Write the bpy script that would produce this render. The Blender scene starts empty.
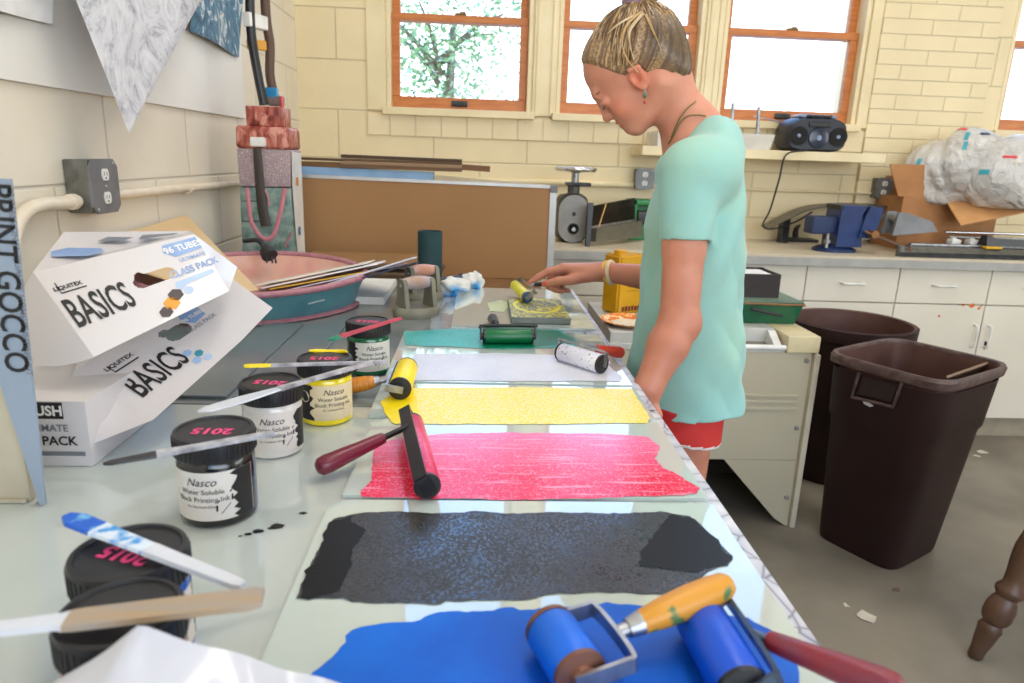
import bpy, bmesh, math, random
import numpy as np
from mathutils import Vector, Matrix, Euler
random.seed(7)
C = bpy.context.scene.collection
PI = math.pi

# ------------------------------------------------------------------ camera and survey helpers
HC = 1.33
CAM = np.array([0.0, 0.0, HC])
FPX = 692.0
Yv = np.array([480 - 512, 157 - 341.5, FPX]); Yv /= np.linalg.norm(Yv)
Dv = np.array([-92.0, 2659.0, 0.0]); Dv[2] = -(Dv[0]*Yv[0] + Dv[1]*Yv[1]) / Yv[2]; Dv /= np.linalg.norm(Dv)
Xv = np.cross(Dv, Yv)
ROT = np.array([Xv, Yv, -Dv])

def ray(px, py): return ROT @ np.array([px - 512.0, py - 341.5, FPX])
def onz(px, py, z):
    d = ray(px, py); return Vector(CAM + d * ((z - HC) / d[2]))
def ony(px, py, y):
    d = ray(px, py); return Vector(CAM + d * (y / d[1]))
def onx(px, py, x):
    d = ray(px, py); return Vector(CAM + d * (x / d[0]))

cam_d = bpy.data.cameras.new('camera')
cam = bpy.data.objects.new('camera', cam_d); C.objects.link(cam)
cam_d.sensor_width = 36.0
cam_d.lens = FPX / 1024 * 36.0
cam_d.clip_start = 0.02
m3 = Matrix(((ROT[0][0], -ROT[0][1], -ROT[0][2]), (ROT[1][0], -ROT[1][1], -ROT[1][2]), (ROT[2][0], -ROT[2][1], -ROT[2][2])))
cam.matrix_world = Matrix.Translation((0, 0, HC)) @ m3.to_4x4()
cam_d.dof.use_dof = True
cam_d.dof.focus_distance = 1.3
cam_d.dof.aperture_fstop = 6.3
bpy.context.scene.camera = cam

# ------------------------------------------------------------------ materials
def c8(r, g=None, b=None):
    if g is None: r, g, b = r
    f = lambda v: (v/255/12.92) if v/255 <= .04045 else ((v/255 + .055)/1.055)**2.4
    return (f(r), f(g), f(b), 1.0)

def new_mat(name):
    m = bpy.data.materials.new(name); m.use_nodes = True
    nt = m.node_tree
    return m, nt, nt.nodes['Principled BSDF']

def node(nt, typ, **kw):
    n = nt.nodes.new(typ)
    for k, v in kw.items():
        if k in n.inputs.keys(): n.inputs[k].default_value = v
        else: setattr(n, k, v)
    return n

def coords(nt, scale=(1, 1, 1), kind='Object'):
    tc = nt.nodes.new('ShaderNodeTexCoord'); mp = nt.nodes.new('ShaderNodeMapping')
    mp.inputs['Scale'].default_value = scale
    nt.links.new(tc.outputs[kind], mp.inputs['Vector'])
    return mp.outputs['Vector']

def ramp(nt, fac, stops, interp='LINEAR'):
    r = nt.nodes.new('ShaderNodeValToRGB'); r.color_ramp.interpolation = interp
    e = r.color_ramp.elements
    while len(e) < len(stops): e.new(.5)
    for i, (p, c) in enumerate(stops):
        e[i].position = p; e[i].color = c if len(c) == 4 else (*c, 1)
    nt.links.new(fac, r.inputs['Fac'])
    return r.outputs['Color']

def M(name, col, rough=.5, metal=0, col2=None, ns=15, lo=.35, hi=.65, bump=0, bs=150, coat=0, spec=.5, stretch=(1, 1, 1), trans=0, sss=0, alpha=1, detail=4, sheen=0):
    m, nt, b = new_mat(name)
    v = coords(nt, stretch)
    base = c8(col); sec = c8(col2) if col2 else tuple(x*.86 for x in base[:3]) + (1,)
    n = node(nt, 'ShaderNodeTexNoise', Scale=ns, Detail=detail)
    nt.links.new(v, n.inputs['Vector'])
    nt.links.new(ramp(nt, n.outputs['Fac'], [(lo, base), (hi, sec)]), b.inputs['Base Color'])
    b.inputs['Roughness'].default_value = rough; b.inputs['Metallic'].default_value = metal
    b.inputs['Coat Weight'].default_value = coat; b.inputs['Specular IOR Level'].default_value = spec
    b.inputs['Transmission Weight'].default_value = trans; b.inputs['Alpha'].default_value = alpha
    b.inputs['Sheen Weight'].default_value = sheen
    if sss:
        b.inputs['Subsurface Weight'].default_value = sss; b.inputs['Subsurface Radius'].default_value = (.01, .004, .002)
    if bump:
        bn = node(nt, 'ShaderNodeTexNoise', Scale=bs, Detail=3); nt.links.new(v, bn.inputs['Vector'])
        bp = node(nt, 'ShaderNodeBump', Strength=bump, Distance=.004)
        nt.links.new(bn.outputs['Fac'], bp.inputs['Height']); nt.links.new(bp.outputs['Normal'], b.inputs['Normal'])
    return m

def block_mat(name, col, axes, bw, bh, off=(0, 0), mortar=.006, seamdark=.78, rough=.55):
    m, nt, b = new_mat(name)
    tc = nt.nodes.new('ShaderNodeTexCoord'); sx = nt.nodes.new('ShaderNodeSeparateXYZ'); cx = nt.nodes.new('ShaderNodeCombineXYZ')
    nt.links.new(tc.outputs['Object'], sx.inputs['Vector'])
    for i, a in enumerate(axes):
        ad = node(nt, 'ShaderNodeMath', operation='ADD'); ad.inputs[1].default_value = off[i]
        nt.links.new(sx.outputs[a], ad.inputs[0]); nt.links.new(ad.outputs[0], cx.inputs[i])
    br = node(nt, 'ShaderNodeTexBrick', Scale=1.0); br.inputs['Brick Width'].default_value = bw; br.inputs['Row Height'].default_value = bh
    br.inputs['Mortar Size'].default_value = mortar; br.inputs['Mortar Smooth'].default_value = .8
    base = c8(col)
    br.inputs['Color1'].default_value = base; br.inputs['Color2'].default_value = tuple(x*.96 for x in base[:3]) + (1,)
    br.inputs['Mortar'].default_value = tuple(x*seamdark for x in base[:3]) + (1,)
    nt.links.new(cx.outputs[0], br.inputs['Vector'])
    n = node(nt, 'ShaderNodeTexNoise', Scale=3.0, Detail=5); nt.links.new(tc.outputs['Object'], n.inputs['Vector'])
    mx = node(nt, 'ShaderNodeMix', data_type='RGBA', blend_type='MULTIPLY'); mx.inputs[0].default_value = .35
    nt.links.new(br.outputs['Color'], mx.inputs[6]); nt.links.new(ramp(nt, n.outputs['Fac'], [(.3, (.75, .73, .68)), (.7, (1, 1, 1))]), mx.inputs[7])
    nt.links.new(mx.outputs[2], b.inputs['Base Color'])
    n2 = node(nt, 'ShaderNodeTexNoise', Scale=120.0, Detail=4); nt.links.new(tc.outputs['Object'], n2.inputs['Vector'])
    n3 = node(nt, 'ShaderNodeTexNoise', Scale=14.0, Detail=3); nt.links.new(tc.outputs['Object'], n3.inputs['Vector'])
    inv = node(nt, 'ShaderNodeMath', operation='MULTIPLY_ADD'); inv.inputs[1].default_value = -1.0
    nt.links.new(br.outputs['Fac'], inv.inputs[0])
    mm = node(nt, 'ShaderNodeMath', operation='MULTIPLY_ADD'); mm.inputs[1].default_value = .28
    nt.links.new(n2.outputs['Fac'], mm.inputs[0])
    m4 = node(nt, 'ShaderNodeMath', operation='MULTIPLY'); m4.inputs[1].default_value = .5; nt.links.new(n3.outputs['Fac'], m4.inputs[0])
    nt.links.new(m4.outputs[0], mm.inputs[2]); nt.links.new(mm.outputs[0], inv.inputs[2])
    bp = node(nt, 'ShaderNodeBump', Strength=.55, Distance=.006); nt.links.new(inv.outputs[0], bp.inputs['Height'])
    nt.links.new(bp.outputs['Normal'], b.inputs['Normal'])
    b.inputs['Roughness'].default_value = rough
    return m

def glass_mat(name, tint=(1, 1, 1), rough=0.0, ior=1.45, gloss=1.0):
    """thin pane: see-through with a mirror sheen"""
    m = bpy.data.materials.new(name); m.use_nodes = True; nt = m.node_tree
    for n in list(nt.nodes):
        if n.type != 'OUTPUT_MATERIAL': nt.nodes.remove(n)
    out = [n for n in nt.nodes if n.type == 'OUTPUT_MATERIAL'][0]
    tr = nt.nodes.new('ShaderNodeBsdfTransparent'); tr.inputs['Color'].default_value = (*tint, 1)
    gl = nt.nodes.new('ShaderNodeBsdfGlossy'); gl.inputs['Roughness'].default_value = rough
    fr = node(nt, 'ShaderNodeFresnel', IOR=ior); mx = nt.nodes.new('ShaderNodeMixShader')
    ml = node(nt, 'ShaderNodeMath', operation='MULTIPLY'); ml.inputs[1].default_value = gloss
    nt.links.new(fr.outputs[0], ml.inputs[0]); nt.links.new(ml.outputs[0], mx.inputs[0])
    nt.links.new(tr.outputs[0], mx.inputs[1]); nt.links.new(gl.outputs[0], mx.inputs[2]); nt.links.new(mx.outputs[0], out.inputs['Surface'])
    return m

# ------------------------------------------------------------------ mesh builder
def frame_of(d, up=(0, 0, 1)):
    """matrix whose Z axis is d"""
    z = Vector(d).normalized(); u = Vector(up)
    if abs(z.dot(u.normalized())) > .98: u = Vector((0, 1, 0)) if abs(z.y) < .9 else Vector((1, 0, 0))
    x = u.cross(z).normalized(); y = z.cross(x)
    return Matrix((x, y, z)).transposed()

class MB:
    def __init__(s): s.V = []; s.F = []; s.I = []; s.wn = False
    def add(s, vs, fs, mat=0, mtx=None):
        n = len(s.V)
        for v in vs:
            v = Vector(v)
            if mtx is not None: v = mtx @ v
            s.V.append(v)
        for f in fs: s.F.append([i + n for i in f]); s.I.append(mat)
        return s
    def bm(s, b, mat=0, mtx=None):
        b.verts.ensure_lookup_table(); b.verts.index_update()
        s.add([v.co.copy() for v in b.verts], [[v.index for v in f.verts] for f in b.faces], mat, mtx); b.free(); return s
    def box(s, c, size, rot=None, mat=0, bev=0, seg=2):
        b = bmesh.new(); bmesh.ops.create_cube(b, size=1.0)
        for v in b.verts: v.co = Vector((v.co.x*size[0], v.co.y*size[1], v.co.z*size[2]))
        if bev: s.wn = True
        if bev: bmesh.ops.bevel(b, geom=list(b.edges), offset=min(bev, min(size)*.45), segments=seg, profile=.5, affect='EDGES')
        mt = Matrix.Translation(Vector(c))
        if rot is not None: mt = mt @ (rot.to_4x4() if isinstance(rot, Matrix) else Euler(rot).to_matrix().to_4x4())
        return s.bm(b, mat, mt)
    def span(s, a, b, mat=0, bev=0):
        a = Vector(a); b = Vector(b)
        return s.box((a + b)/2, [abs(b[i] - a[i]) for i in range(3)], None, mat, bev)
    def tube(s, pts, r, seg=12, mat=0, caps=True, closed=False, flat=1.0):
        pts = [Vector(p) for p in pts]; n = len(pts)
        rs = r if isinstance(r, (list, tuple)) else [r]*n
        vs = []; fs = []; prev = None
        for i, p in enumerate(pts):
            if closed: d = pts[(i + 1) % n] - pts[i - 1]
            else: d = pts[min(i + 1, n - 1)] - pts[max(i - 1, 0)]
            if d.length < 1e-9: d = Vector((0, 0, 1))
            d.normalize()
            if prev is None:
                x = frame_of(d).col[0].copy()
            else:
                x = prev - d*prev.dot(d); x.normalize()
            prev = x; y = d.cross(x)
            for k in range(seg):
                a = 2*PI*k/seg; vs.append(p + (x*math.cos(a) + y*math.sin(a)*flat)*rs[i])
        m = n if closed else n - 1
        for i in range(m):
            for k in range(seg):
                a, b = i*seg + k, i*seg + (k + 1) % seg
                c, d = ((i + 1) % n)*seg + (k + 1) % seg, ((i + 1) % n)*seg + k
                fs.append([a, b, c, d])
        if caps and not closed:
            fs.append(list(range(seg))[::-1]); fs.append([(n - 1)*seg + k for k in range(seg)])
        return s.add(vs, fs, mat)
    def lathe(s, prof, seg=32, mtx=None, mat=0, sx=1, sy=1, caps=True):
        vs = []; fs = []; n = len(prof)
        for r, z in prof:
            for k in range(seg):
                a = 2*PI*k/seg; vs.append((r*math.cos(a)*sx, r*math.sin(a)*sy, z))
        for i in range(n - 1):
            for k in range(seg):
                fs.append([i*seg + k, i*seg + (k + 1) % seg, (i + 1)*seg + (k + 1) % seg, (i + 1)*seg + k])
        if caps and prof[0][0] > 1e-6: fs.append(list(range(seg))[::-1])
        if caps and prof[-1][0] > 1e-6: fs.append([(n - 1)*seg + k for k in range(seg)])
        return s.add(vs, fs, mat, mtx)
    def prism(s, poly, z0, z1, mtx=None, mat=0, top=None):
        n = len(poly); top = top or poly
        vs = [(p[0], p[1], z0) for p in poly] + [(p[0], p[1], z1) for p in top]
        fs = [list(range(n))[::-1], list(range(n, 2*n))] + [[i, (i + 1) % n, n + (i + 1) % n, n + i] for i in range(n)]
        return s.add(vs, fs, mat, mtx)
    def loft(s, rings, mat=0, caps=True, closed=True):
        n = len(rings[0]); vs = [v for r in rings for v in r]; fs = []
        for i in range(len(rings) - 1):
            for k in range(n if closed else n - 1):
                fs.append([i*n + k, i*n + (k + 1) % n, (i + 1)*n + (k + 1) % n, (i + 1)*n + k])
        if caps and closed:
            fs.append(list(range(n))[::-1]); fs.append([(len(rings) - 1)*n + k for k in range(n)])
        return s.add(vs, fs, mat)
    def grid(s, fn, nu, nv, mat=0):
        vs = [fn(i/nu, j/nv) for j in range(nv + 1) for i in range(nu + 1)]
        fs = [[j*(nu+1)+i, j*(nu+1)+i+1, (j+1)*(nu+1)+i+1, (j+1)*(nu+1)+i] for j in range(nv) for i in range(nu)]
        return s.add(vs, fs, mat)
    def slab(s, quad, th, mat=0, sides=None):
        """flat panel: corner points, thickness along its normal (toward -normal)"""
        q = [Vector(p) for p in quad]; n = (q[1] - q[0]).cross(q[2] - q[0]).normalized()*th; k = len(q)
        fs = [list(range(k)), list(range(k, 2*k))[::-1]] + [[i, k + i, k + (i + 1) % k, (i + 1) % k] for i in range(k)]
        return s.add(q + [p - n for p in q], fs, mat)
    def text(s, body, size, mtx, mat=0, sx=1.0, bold=0.0, bend=None, align='CENTER', depth=.0004, space=1.0, shear=0):
        cu = bpy.data.curves.new('lettering', 'FONT'); cu.body = body; cu.size = size; cu.align_x = align; cu.align_y = 'CENTER'
        cu.offset = bold; cu.resolution_u = 3; cu.space_character = space; cu.shear = shear
        ob = bpy.data.objects.new('lettering', cu); C.objects.link(ob)
        dg = bpy.context.evaluated_depsgraph_get(); me = ob.evaluated_get(dg).to_mesh()
        vs = [v.co.copy() for v in me.vertices]; fs = [list(p.vertices) for p in me.polygons]
        ob.evaluated_get(dg).to_mesh_clear(); bpy.data.objects.remove(ob); bpy.data.curves.remove(cu)
        out = []
        for v in vs:
            x = v.x*sx
            if bend: out.append((math.sin(x/bend)*bend, v.y, math.cos(x/bend)*bend - bend + depth))
            else: out.append((x, v.y, depth))
        return s.add(out, fs, mat, mtx)
    def build(s, name, mats, parent=None, smooth=True, angle=40, origin=None):
        me = bpy.data.meshes.new(name)
        o3 = Vector(origin) if origin is not None else Vector((0, 0, 0))
        if parent is not None and origin is None: o3 = parent.matrix_world.translation if False else Vector(parent.get('_o', (0, 0, 0)))
        me.from_pydata([tuple(v - o3) for v in s.V], [], s.F)
        for m in (mats if isinstance(mats, (list, tuple)) else [mats]): me.materials.append(m)
        me.polygons.foreach_set('material_index', s.I)
        if smooth:
            me.polygons.foreach_set('use_smooth', [True]*len(me.polygons))
            me.set_sharp_from_angle(angle=math.radians(angle))
        me.update()
        ob = bpy.data.objects.new(name, me); C.objects.link(ob)
        if s.wn and smooth:
            wn = ob.modifiers.new('even_shading', 'WEIGHTED_NORMAL'); wn.keep_sharp = True; wn.weight = 80
        if parent is not None: ob.parent = parent; ob['_o'] = list(o3)
        elif origin is not None: ob.location = o3
        return ob

def tag(o, label=None, cat=None, group=None, kind=None):
    if label: o['label'] = label
    if cat: o['category'] = cat
    if group: o['group'] = group
    if kind: o['kind'] = kind
    return o

def thing(name, label, cat, loc, group=None, kind=None):
    o = bpy.data.objects.new(name, None); C.objects.link(o); o.empty_display_size = .05
    o.location = loc; o['_o'] = list(Vector(loc))
    return tag(o, label, cat, group, kind)
# meshes of a thing are written in room coordinates; build() moves them into the thing's own frame

def copy_tree(root, loc, label, rotz=0):
    r = root.copy(); C.objects.link(r); r.location = loc; r.rotation_euler = (0, 0, rotz); r['label'] = label
    for ch in root.children:
        c = ch.copy(); C.objects.link(c); c.parent = r
        for g in ch.children:
            d = g.copy(); C.objects.link(d); d.parent = c
    return r

def catmull(pts, n=8):
    P = [Vector(p) for p in pts]; P = [P[0]*2 - P[1]] + P + [P[-1]*2 - P[-2]]; out = []
    for i in range(1, len(P) - 2):
        a, b, c, d = P[i-1:i+3]
        for k in range(n):
            t = k/n; out.append(.5*((2*b) + (c - a)*t + (2*a - 5*b + 4*c - d)*t*t + (3*b - a - 3*c + d)*t**3))
    out.append(P[-2]); return out

# ------------------------------------------------------------------ shared materials
WHITE = M('white_plastic', (236, 236, 234), .35)
PAPER = M('white_paper', (238, 238, 240), .7)
BLACKP = M('black_plastic', (24, 24, 27), .35, col2=(34, 34, 37))
BLACKR = M('black_rubber', (26, 26, 28), .6, col2=(38, 38, 40))
STEEL = M('worn_steel', (188, 190, 194), .42, 1, col2=(150, 150, 154), ns=40)
DSTEEL = M('dark_steel', (70, 72, 75), .4, .8, col2=(50, 50, 52), ns=30)
CHROME = M('bright_chrome', (215, 215, 215), .12, 1)
WOODF = M('orange_stained_wood', (204, 128, 66), .4, col2=(182, 104, 48), ns=9, stretch=(1, 1, 8), lo=.3, hi=.7)
CREAM = M('cream_gloss_paint', (236, 222, 186), .4, col2=(226, 210, 170), ns=4, bump=.05, bs=60)
LAMW = M('white_laminate', (228, 224, 214), .35, col2=(220, 215, 204), ns=3)
INKTXT = M('black_print', (28, 28, 30), .5)
GREYTXT = M('grey_print', (120, 125, 135), .5)
CARD = M('brown_cardboard', (182, 130, 84), .75, col2=(168, 116, 72), ns=8)
GREYP = M('grey_metal_paint', (128, 130, 134), .4, .2, col2=(112, 114, 118))
# ================================================================== ROOM
XL, YB, XR, YF, ZC = -0.95, 3.85, 5.2, -2.6, 4.3
def struct(o): o['kind'] = 'structure'; return o
floor_m = M('grey_concrete_floor', (142, 134, 120), .42, col2=(112, 106, 96), ns=2.2, bump=.08, bs=40, detail=8)
struct(MB().span((XL - .1, YF - .1, -.1), (XR + .1, YB + .25, 0)).build('floor', floor_m, None, False, origin=(0, 0, 0)))
ceil_m = M('white_ceiling', (226, 222, 212), .8)
struct(MB().span((XL - .1, YF - .1, ZC), (XR + .1, YB + .25, ZC + .1)).build('ceiling', ceil_m, None, False))
BLK_H = .245
wl_m = block_mat('painted_block_left', (234, 226, 210), (1, 2), .50, BLK_H, (.12, -.01))  # same cream paint as the back wall, with cool daylight put into its colour
wb_m = block_mat('painted_block_back', (238, 222, 184), (0, 2), .50, BLK_H, (.25, -.075))
brick_m = block_mat('painted_brick_pier', (238, 222, 184), (0, 2), .27, .075, (0, 0), .005)
sold_m = block_mat('painted_sill_course', (240, 224, 188), (0, 2), .135, .30, (.02, -.40), .005)
struct(MB().span((XL - .1, YF, 0), (XL, YB + .2, ZC)).build('wall_left', wl_m, None, False, origin=(XL, 0, 0)))
struct(MB().span((XR, YF, 0), (XR + .1, YB + .2, ZC)).build('wall_right', wl_m, None, False, origin=(XR, 0, 0)))
# front wall (behind the camera) with a broad window opening high up
fw = MB(); fw.span((XL, YF - .1, 0), (XR, YF, 1.2)); fw.span((XL, YF - .1, 2.8), (XR, YF, ZC)); fw.span((XL, YF - .1, 1.2), (XL + .5, YF, 2.8)); fw.span((XR - .6, YF - .1, 1.2), (XR, YF, 2.8))
struct(fw.build('wall_front', wb_m, None, False, origin=(0, YF, 0)))

# back wall with window openings
ZS = ony(460, 108, YB + .05).z            # bottom of the sashes
ZT = ZS + 2.35
def px2x(px, py=60): return ony(px, py, YB + .05).x
wins = [(px2x(388, 80), px2x(531, 80)), (px2x(556, 80), px2x(697, 80)), (px2x(716, 80), px2x(856, 80)), (px2x(993, 100), px2x(993, 100) + .78)]
bw = MB(); th = .22
Y2 = YB + th
bw.span((XL, YB, 0), (XR, Y2, ZS - .02)); bw.span((XL, YB, ZT + .02), (XR, Y2, ZC))
edges = [XL] + [v for w in wins for v in w] + [XR]
for i in range(0, len(edges), 2):
    bw.span((edges[i], YB, ZS - .02), (edges[i+1], Y2, ZT + .02))
struct(bw.build('wall_back', wb_m, None, False, origin=(0, YB, 0)))
# brick pier right of the third window, slightly proud, and the flush plaster strip beside it
pier = MB(); xa, xb = ony(868, 80, YB - .02).x + .03, ony(1000, 80, YB - .02).x - .06
pier.span((xa, YB - .025, .95), (xb, YB + .01, ZC), bev=.006)
struct(pier.build('trim_1', brick_m, None, True, origin=(xa, YB, 0)))
sc = MB(); x0, x1 = ony(368, 125, YB).x, xa + .01
sc.span((x0, YB - .012, ZS - .155), (x1, YB + .01, ZS - .045), bev=.004)
struct(sc.build('trim_2', sold_m, None, True, origin=(x0, YB, 0)))
pm = MB()
for a, b in ((wins[0][1], wins[1][0]), (wins[1][1], wins[2][0])):
    pm.span((a + .005, YB - .012, ZS - .03), (b - .005, YB + .01, ZT + .1), bev=.004)
    for x in (a + .028, b - .028): pm.span((x - .007, YB - .02, ZS - .03), (x + .007, YB, ZT + .1), bev=.003)
pm.span((x0, YB - .012, ZS - .03), (wins[0][0] - .004, YB + .01, ZT + .1), bev=.004)
pm.span((wins[2][1] + .004, YB - .016, ZS - .03), (xa + .004, YB + .01, ZT + .1), bev=.004)
struct(pm.build('trim_3', CREAM, None, True, origin=(0, YB, ZS)))

pane_m = glass_mat('window_glass', (.97, .985, 1), 0, 1.45, .6)
latch_m = M('aged_brass', (120, 96, 60), .4, .9)
def make_window(i, x0, x1):
    w = x1 - x0; o = (x0, YB, ZS)
    r = thing('window_%d' % i, None, None, o, kind='structure')
    zr = ZS + (ony(460, 19, YB + .05).z - ZS) if i == 1 else ZS + .47
    zr = ony(460, 19, YB + .05).z
    ca = MB(); t = .022
    ca.span((x0, YB - .004, ZS - .02), (x0 + t, Y2, ZT + .02), bev=.003); ca.span((x1 - t, YB - .004, ZS - .02), (x1, Y2, ZT + .02), bev=.003)
    ca.span((x0 + t, YB + .01, ZT - .01), (x1 - t, Y2, ZT + .02))
    ca.build('casing', CREAM, r)
    si = MB(); si.span((x0 - .02, YB - .045, ZS - .05), (x1 + .02, YB + .09, ZS - .012), bev=.004); si.build('sill', CREAM, r)
    def sash(name, za, zb, y, bot, top):
        m = MB(); a, b = x0 + t, x1 - t; s = .042
        m.span((a, y, za), (b, y + .035, za + bot), bev=.003); m.span((a, y, zb - top), (b, y + .035, zb), bev=.003)
        m.span((a, y, za + bot), (a + s, y + .035, zb - top), bev=.003); m.span((b - s, y, za + bot), (b, y + .035, zb - top), bev=.003)
        f = m.build(name, WOODF, r)
        MB().span((a + s - .004, y + .014, za + bot - .004), (b - s + .004, y + .018, zb - top + .004)).build('pane', pane_m, f, False)
        return f
    lo = sash('lower_sash', ZS - .012, zr + .018, YB + .045, .062, .036)
    sash('upper_sash', zr - .018, ZT, YB + .085, .036, .05)
    xm = (x0 + x1)/2
    MB().box((xm, YB + .058, zr + .022), (.06, .03, .012), bev=.003).box((xm + .01, YB + .055, zr + .03), (.03, .012, .012), bev=.003).build('latch', latch_m, r)
    MB().box((xm, YB + .042, ZS + .02), (.085, .008, .03), bev=.003).box((xm, YB + .036, ZS + .012), (.085, .016, .006), bev=.002).build('lift_handle', DSTEEL, r)
    return r
for i, (a, b) in enumerate(wins): make_window(i + 1, a, b)

# ------------------------------------------------------------------ outdoors
w = bpy.data.worlds.new('daylight'); bpy.context.scene.world = w; w.use_nodes = True
nt = w.node_tree; bg = nt.nodes['Background']
tc = nt.nodes.new('ShaderNodeTexCoord'); sx = nt.nodes.new('ShaderNodeSeparateXYZ'); nt.links.new(tc.outputs['Generated'], sx.inputs[0])
nt.links.new(ramp(nt, sx.outputs['Z'], [(0.0, (.9, .95, .97)), (.18, (.84, .92, 1)), (.42, (.30, .54, 1))]), bg.inputs['Color'])
bg.inputs['Strength'].default_value = 3.8
struct(MB().span((-20, YB + 2.2, -.6), (20, 40, -.5)).build('ground_outside', M('pale_outdoor_ground', (190, 190, 180), .9), None, False, origin=(0, 8, -.5)))
# the leafy tree outside the first window
tr = thing('garden_tree', 'leafy green garden tree seen through the window nearest the room corner', 'tree', (-.45, 7.6, -.5))
tk = MB(); tk.tube(catmull([(-.45, 7.6, -.5), (-.5, 7.62, .6), (-.36, 7.6, 1.6), (-.3, 7.7, 2.6)], 6), [.09 - .003*i for i in range(19)], 10)
rnd = random.Random(3); ends = []
for k in range(16):
    a = rnd.uniform(0, 2*PI); z = rnd.uniform(.9, 2.3); L = rnd.uniform(.5, 1.0)
    p0 = Vector((-.42, 7.6, z)); p1 = p0 + Vector((math.cos(a)*L, math.sin(a)*L*.7, rnd.uniform(.1, .6)))
    tk.tube(catmull([p0, (p0 + p1)/2 + Vector((0, 0, .08)), p1], 4), [.03 - .0025*i for i in range(9)], 6); ends += [p1, (p0 + p1)/2]
tk.build('trunk', M('grey_bark', (120, 110, 95), .9, ns=30), tr)
lf = MB()
cl = [Vector((-.5, 7.6, 1.75)), Vector((-.05, 7.5, 1.55)), Vector((-.75, 7.6, 1.5)), Vector((-.3, 7.7, 2.1)), Vector((-.8, 7.6, 2.2)), Vector((.15, 7.5, 1.35)), Vector((-.4, 7.5, 1.25))] + ends
for k in range(5200):
    c = rnd.choice(cl); d = Vector((rnd.gauss(0, .21), rnd.gauss(0, .18), rnd.gauss(0, .19))); p = c + d
    q = Euler((rnd.uniform(-1, 1), rnd.uniform(-1, 1), rnd.uniform(0, 6.3))).to_matrix(); s_ = rnd.uniform(.028, .05)
    lf.add([p + q @ Vector(v) for v in ((0, -s_, 0), (s_*.45, 0, s_*.15), (0, s_, 0), (-s_*.45, 0, s_*.15))], [[0, 1, 2, 3]], 0 if rnd.random() < .6 else 1)
def leafm(n, col):
    m, nt, b = new_mat(n); b.inputs['Base Color'].default_value = c8(col); b.inputs['Roughness'].default_value = .5
    nn = node(nt, 'ShaderNodeTexNoise', Scale=3.0); nt.links.new(coords(nt), nn.inputs['Vector'])
    nt.links.new(ramp(nt, nn.outputs['Fac'], [(.3, c8(col)), (.7, c8([min(255, x + 30) for x in col]))]), b.inputs['Base Color'])
    b.inputs['Transmission Weight'].default_value = .0
    return m
lf.build('foliage', [leafm('leaf_green', (112, 150, 104)), leafm('leaf_pale', (150, 182, 140))], tr, False)

# ------------------------------------------------------------------ lights
def area(name, loc, size, energy, col=(1, 1, 1), target=None, sy=None):
    l = bpy.data.lights.new(name, 'AREA'); l.energy = energy; l.color = col; l.size = size
    if sy: l.shape = 'RECTANGLE'; l.size_y = sy
    o = bpy.data.objects.new(name, l); C.objects.link(o); o.location = loc
    d = (Vector(target) - Vector(loc)) if target else Vector((0, 0, -1))
    o.rotation_euler = d.to_track_quat('-Z', 'Y').to_euler(); return o
area('ceiling_light', (.6, 1.2, ZC - .06), .7, 26, (1, .94, .86), sy=1.3)
area('ceiling_light', (2.8, 1.6, ZC - .06), .7, 23, (1, .94, .86), sy=1.3)
area('ceiling_light', (1.2, 3.0, ZC - .06), 1.6, 20, (1, .92, .80), sy=.4)
area('ceiling_light', (1.2, -1.0, ZC - .06), .7, 20, (1, .96, .9), sy=1.3)
area('daylight_from_front_window', (1.6, YF + .05, 2.0), 3.0, 42, (.86, .93, 1), (0.3, 2.5, 1.2), sy=1.5)

area('right_fill_light', (XR - .06, .9, 1.9), 3.2, 64, (.88, .94, 1), (-.9, 1.3, 1.3), sy=1.4)  # unseen fill lamp, added to brighten the left wall and display board
# ================================================================== BACK COUNTER
ZCT, YCF = .935, 3.19
cab_m = M('cream_laminate_door', (232, 226, 212), .35, col2=(224, 217, 202), ns=2)
cabd_m = M('cabinet_carcass', (196, 188, 172), .5)
kick_m = M('kick_board', (176, 164, 144), .6)
top_edge = M('grey_laminate_edge', (176, 176, 174), .4)
top_m = M('pale_laminate_top', (216, 205, 184), .3, col2=(206, 194, 172), ns=3)
def thing_mesh(mb, name, mats, label, cat, origin, group=None, kind=None, angle=40):
    return tag(mb.build(name, mats, None, True, angle, origin=origin), label, cat, group, kind)
xe = [ony(805, 285, 3.23).x, ony(898, 285, 3.23).x]; cw = xe[1] - xe[0]
zg = ony(850, 302, 3.23).z; zk = .115
n0 = int((xe[0] - XL)/cw); xs0 = xe[0] - n0*cw
nunits = int((XR - .02 - xs0)/cw)
handle_m = M('white_pull_handle', (240, 240, 236), .3)
splat = [M('orange_paint_fleck', (214, 110, 40), .5), M('dark_paint_fleck', (50, 44, 46), .5), M('red_paint_fleck', (200, 50, 50), .5)]
ct = MB().span((XL + .005, YCF, ZCT - .012), (xs0 + (n0 + 3)*cw + .02, YB - .005, ZCT), 0).span((XL + .005, YCF, ZCT - .05), (xs0 + (n0 + 3)*cw + .02, YCF + .03, ZCT - .0121), 1)
thing_mesh(ct, 'countertop', [top_m, top_edge], 'long pale laminate countertop along the wall under the windows', 'countertop', (1, YCF, ZCT))
labels_c = {}
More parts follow.
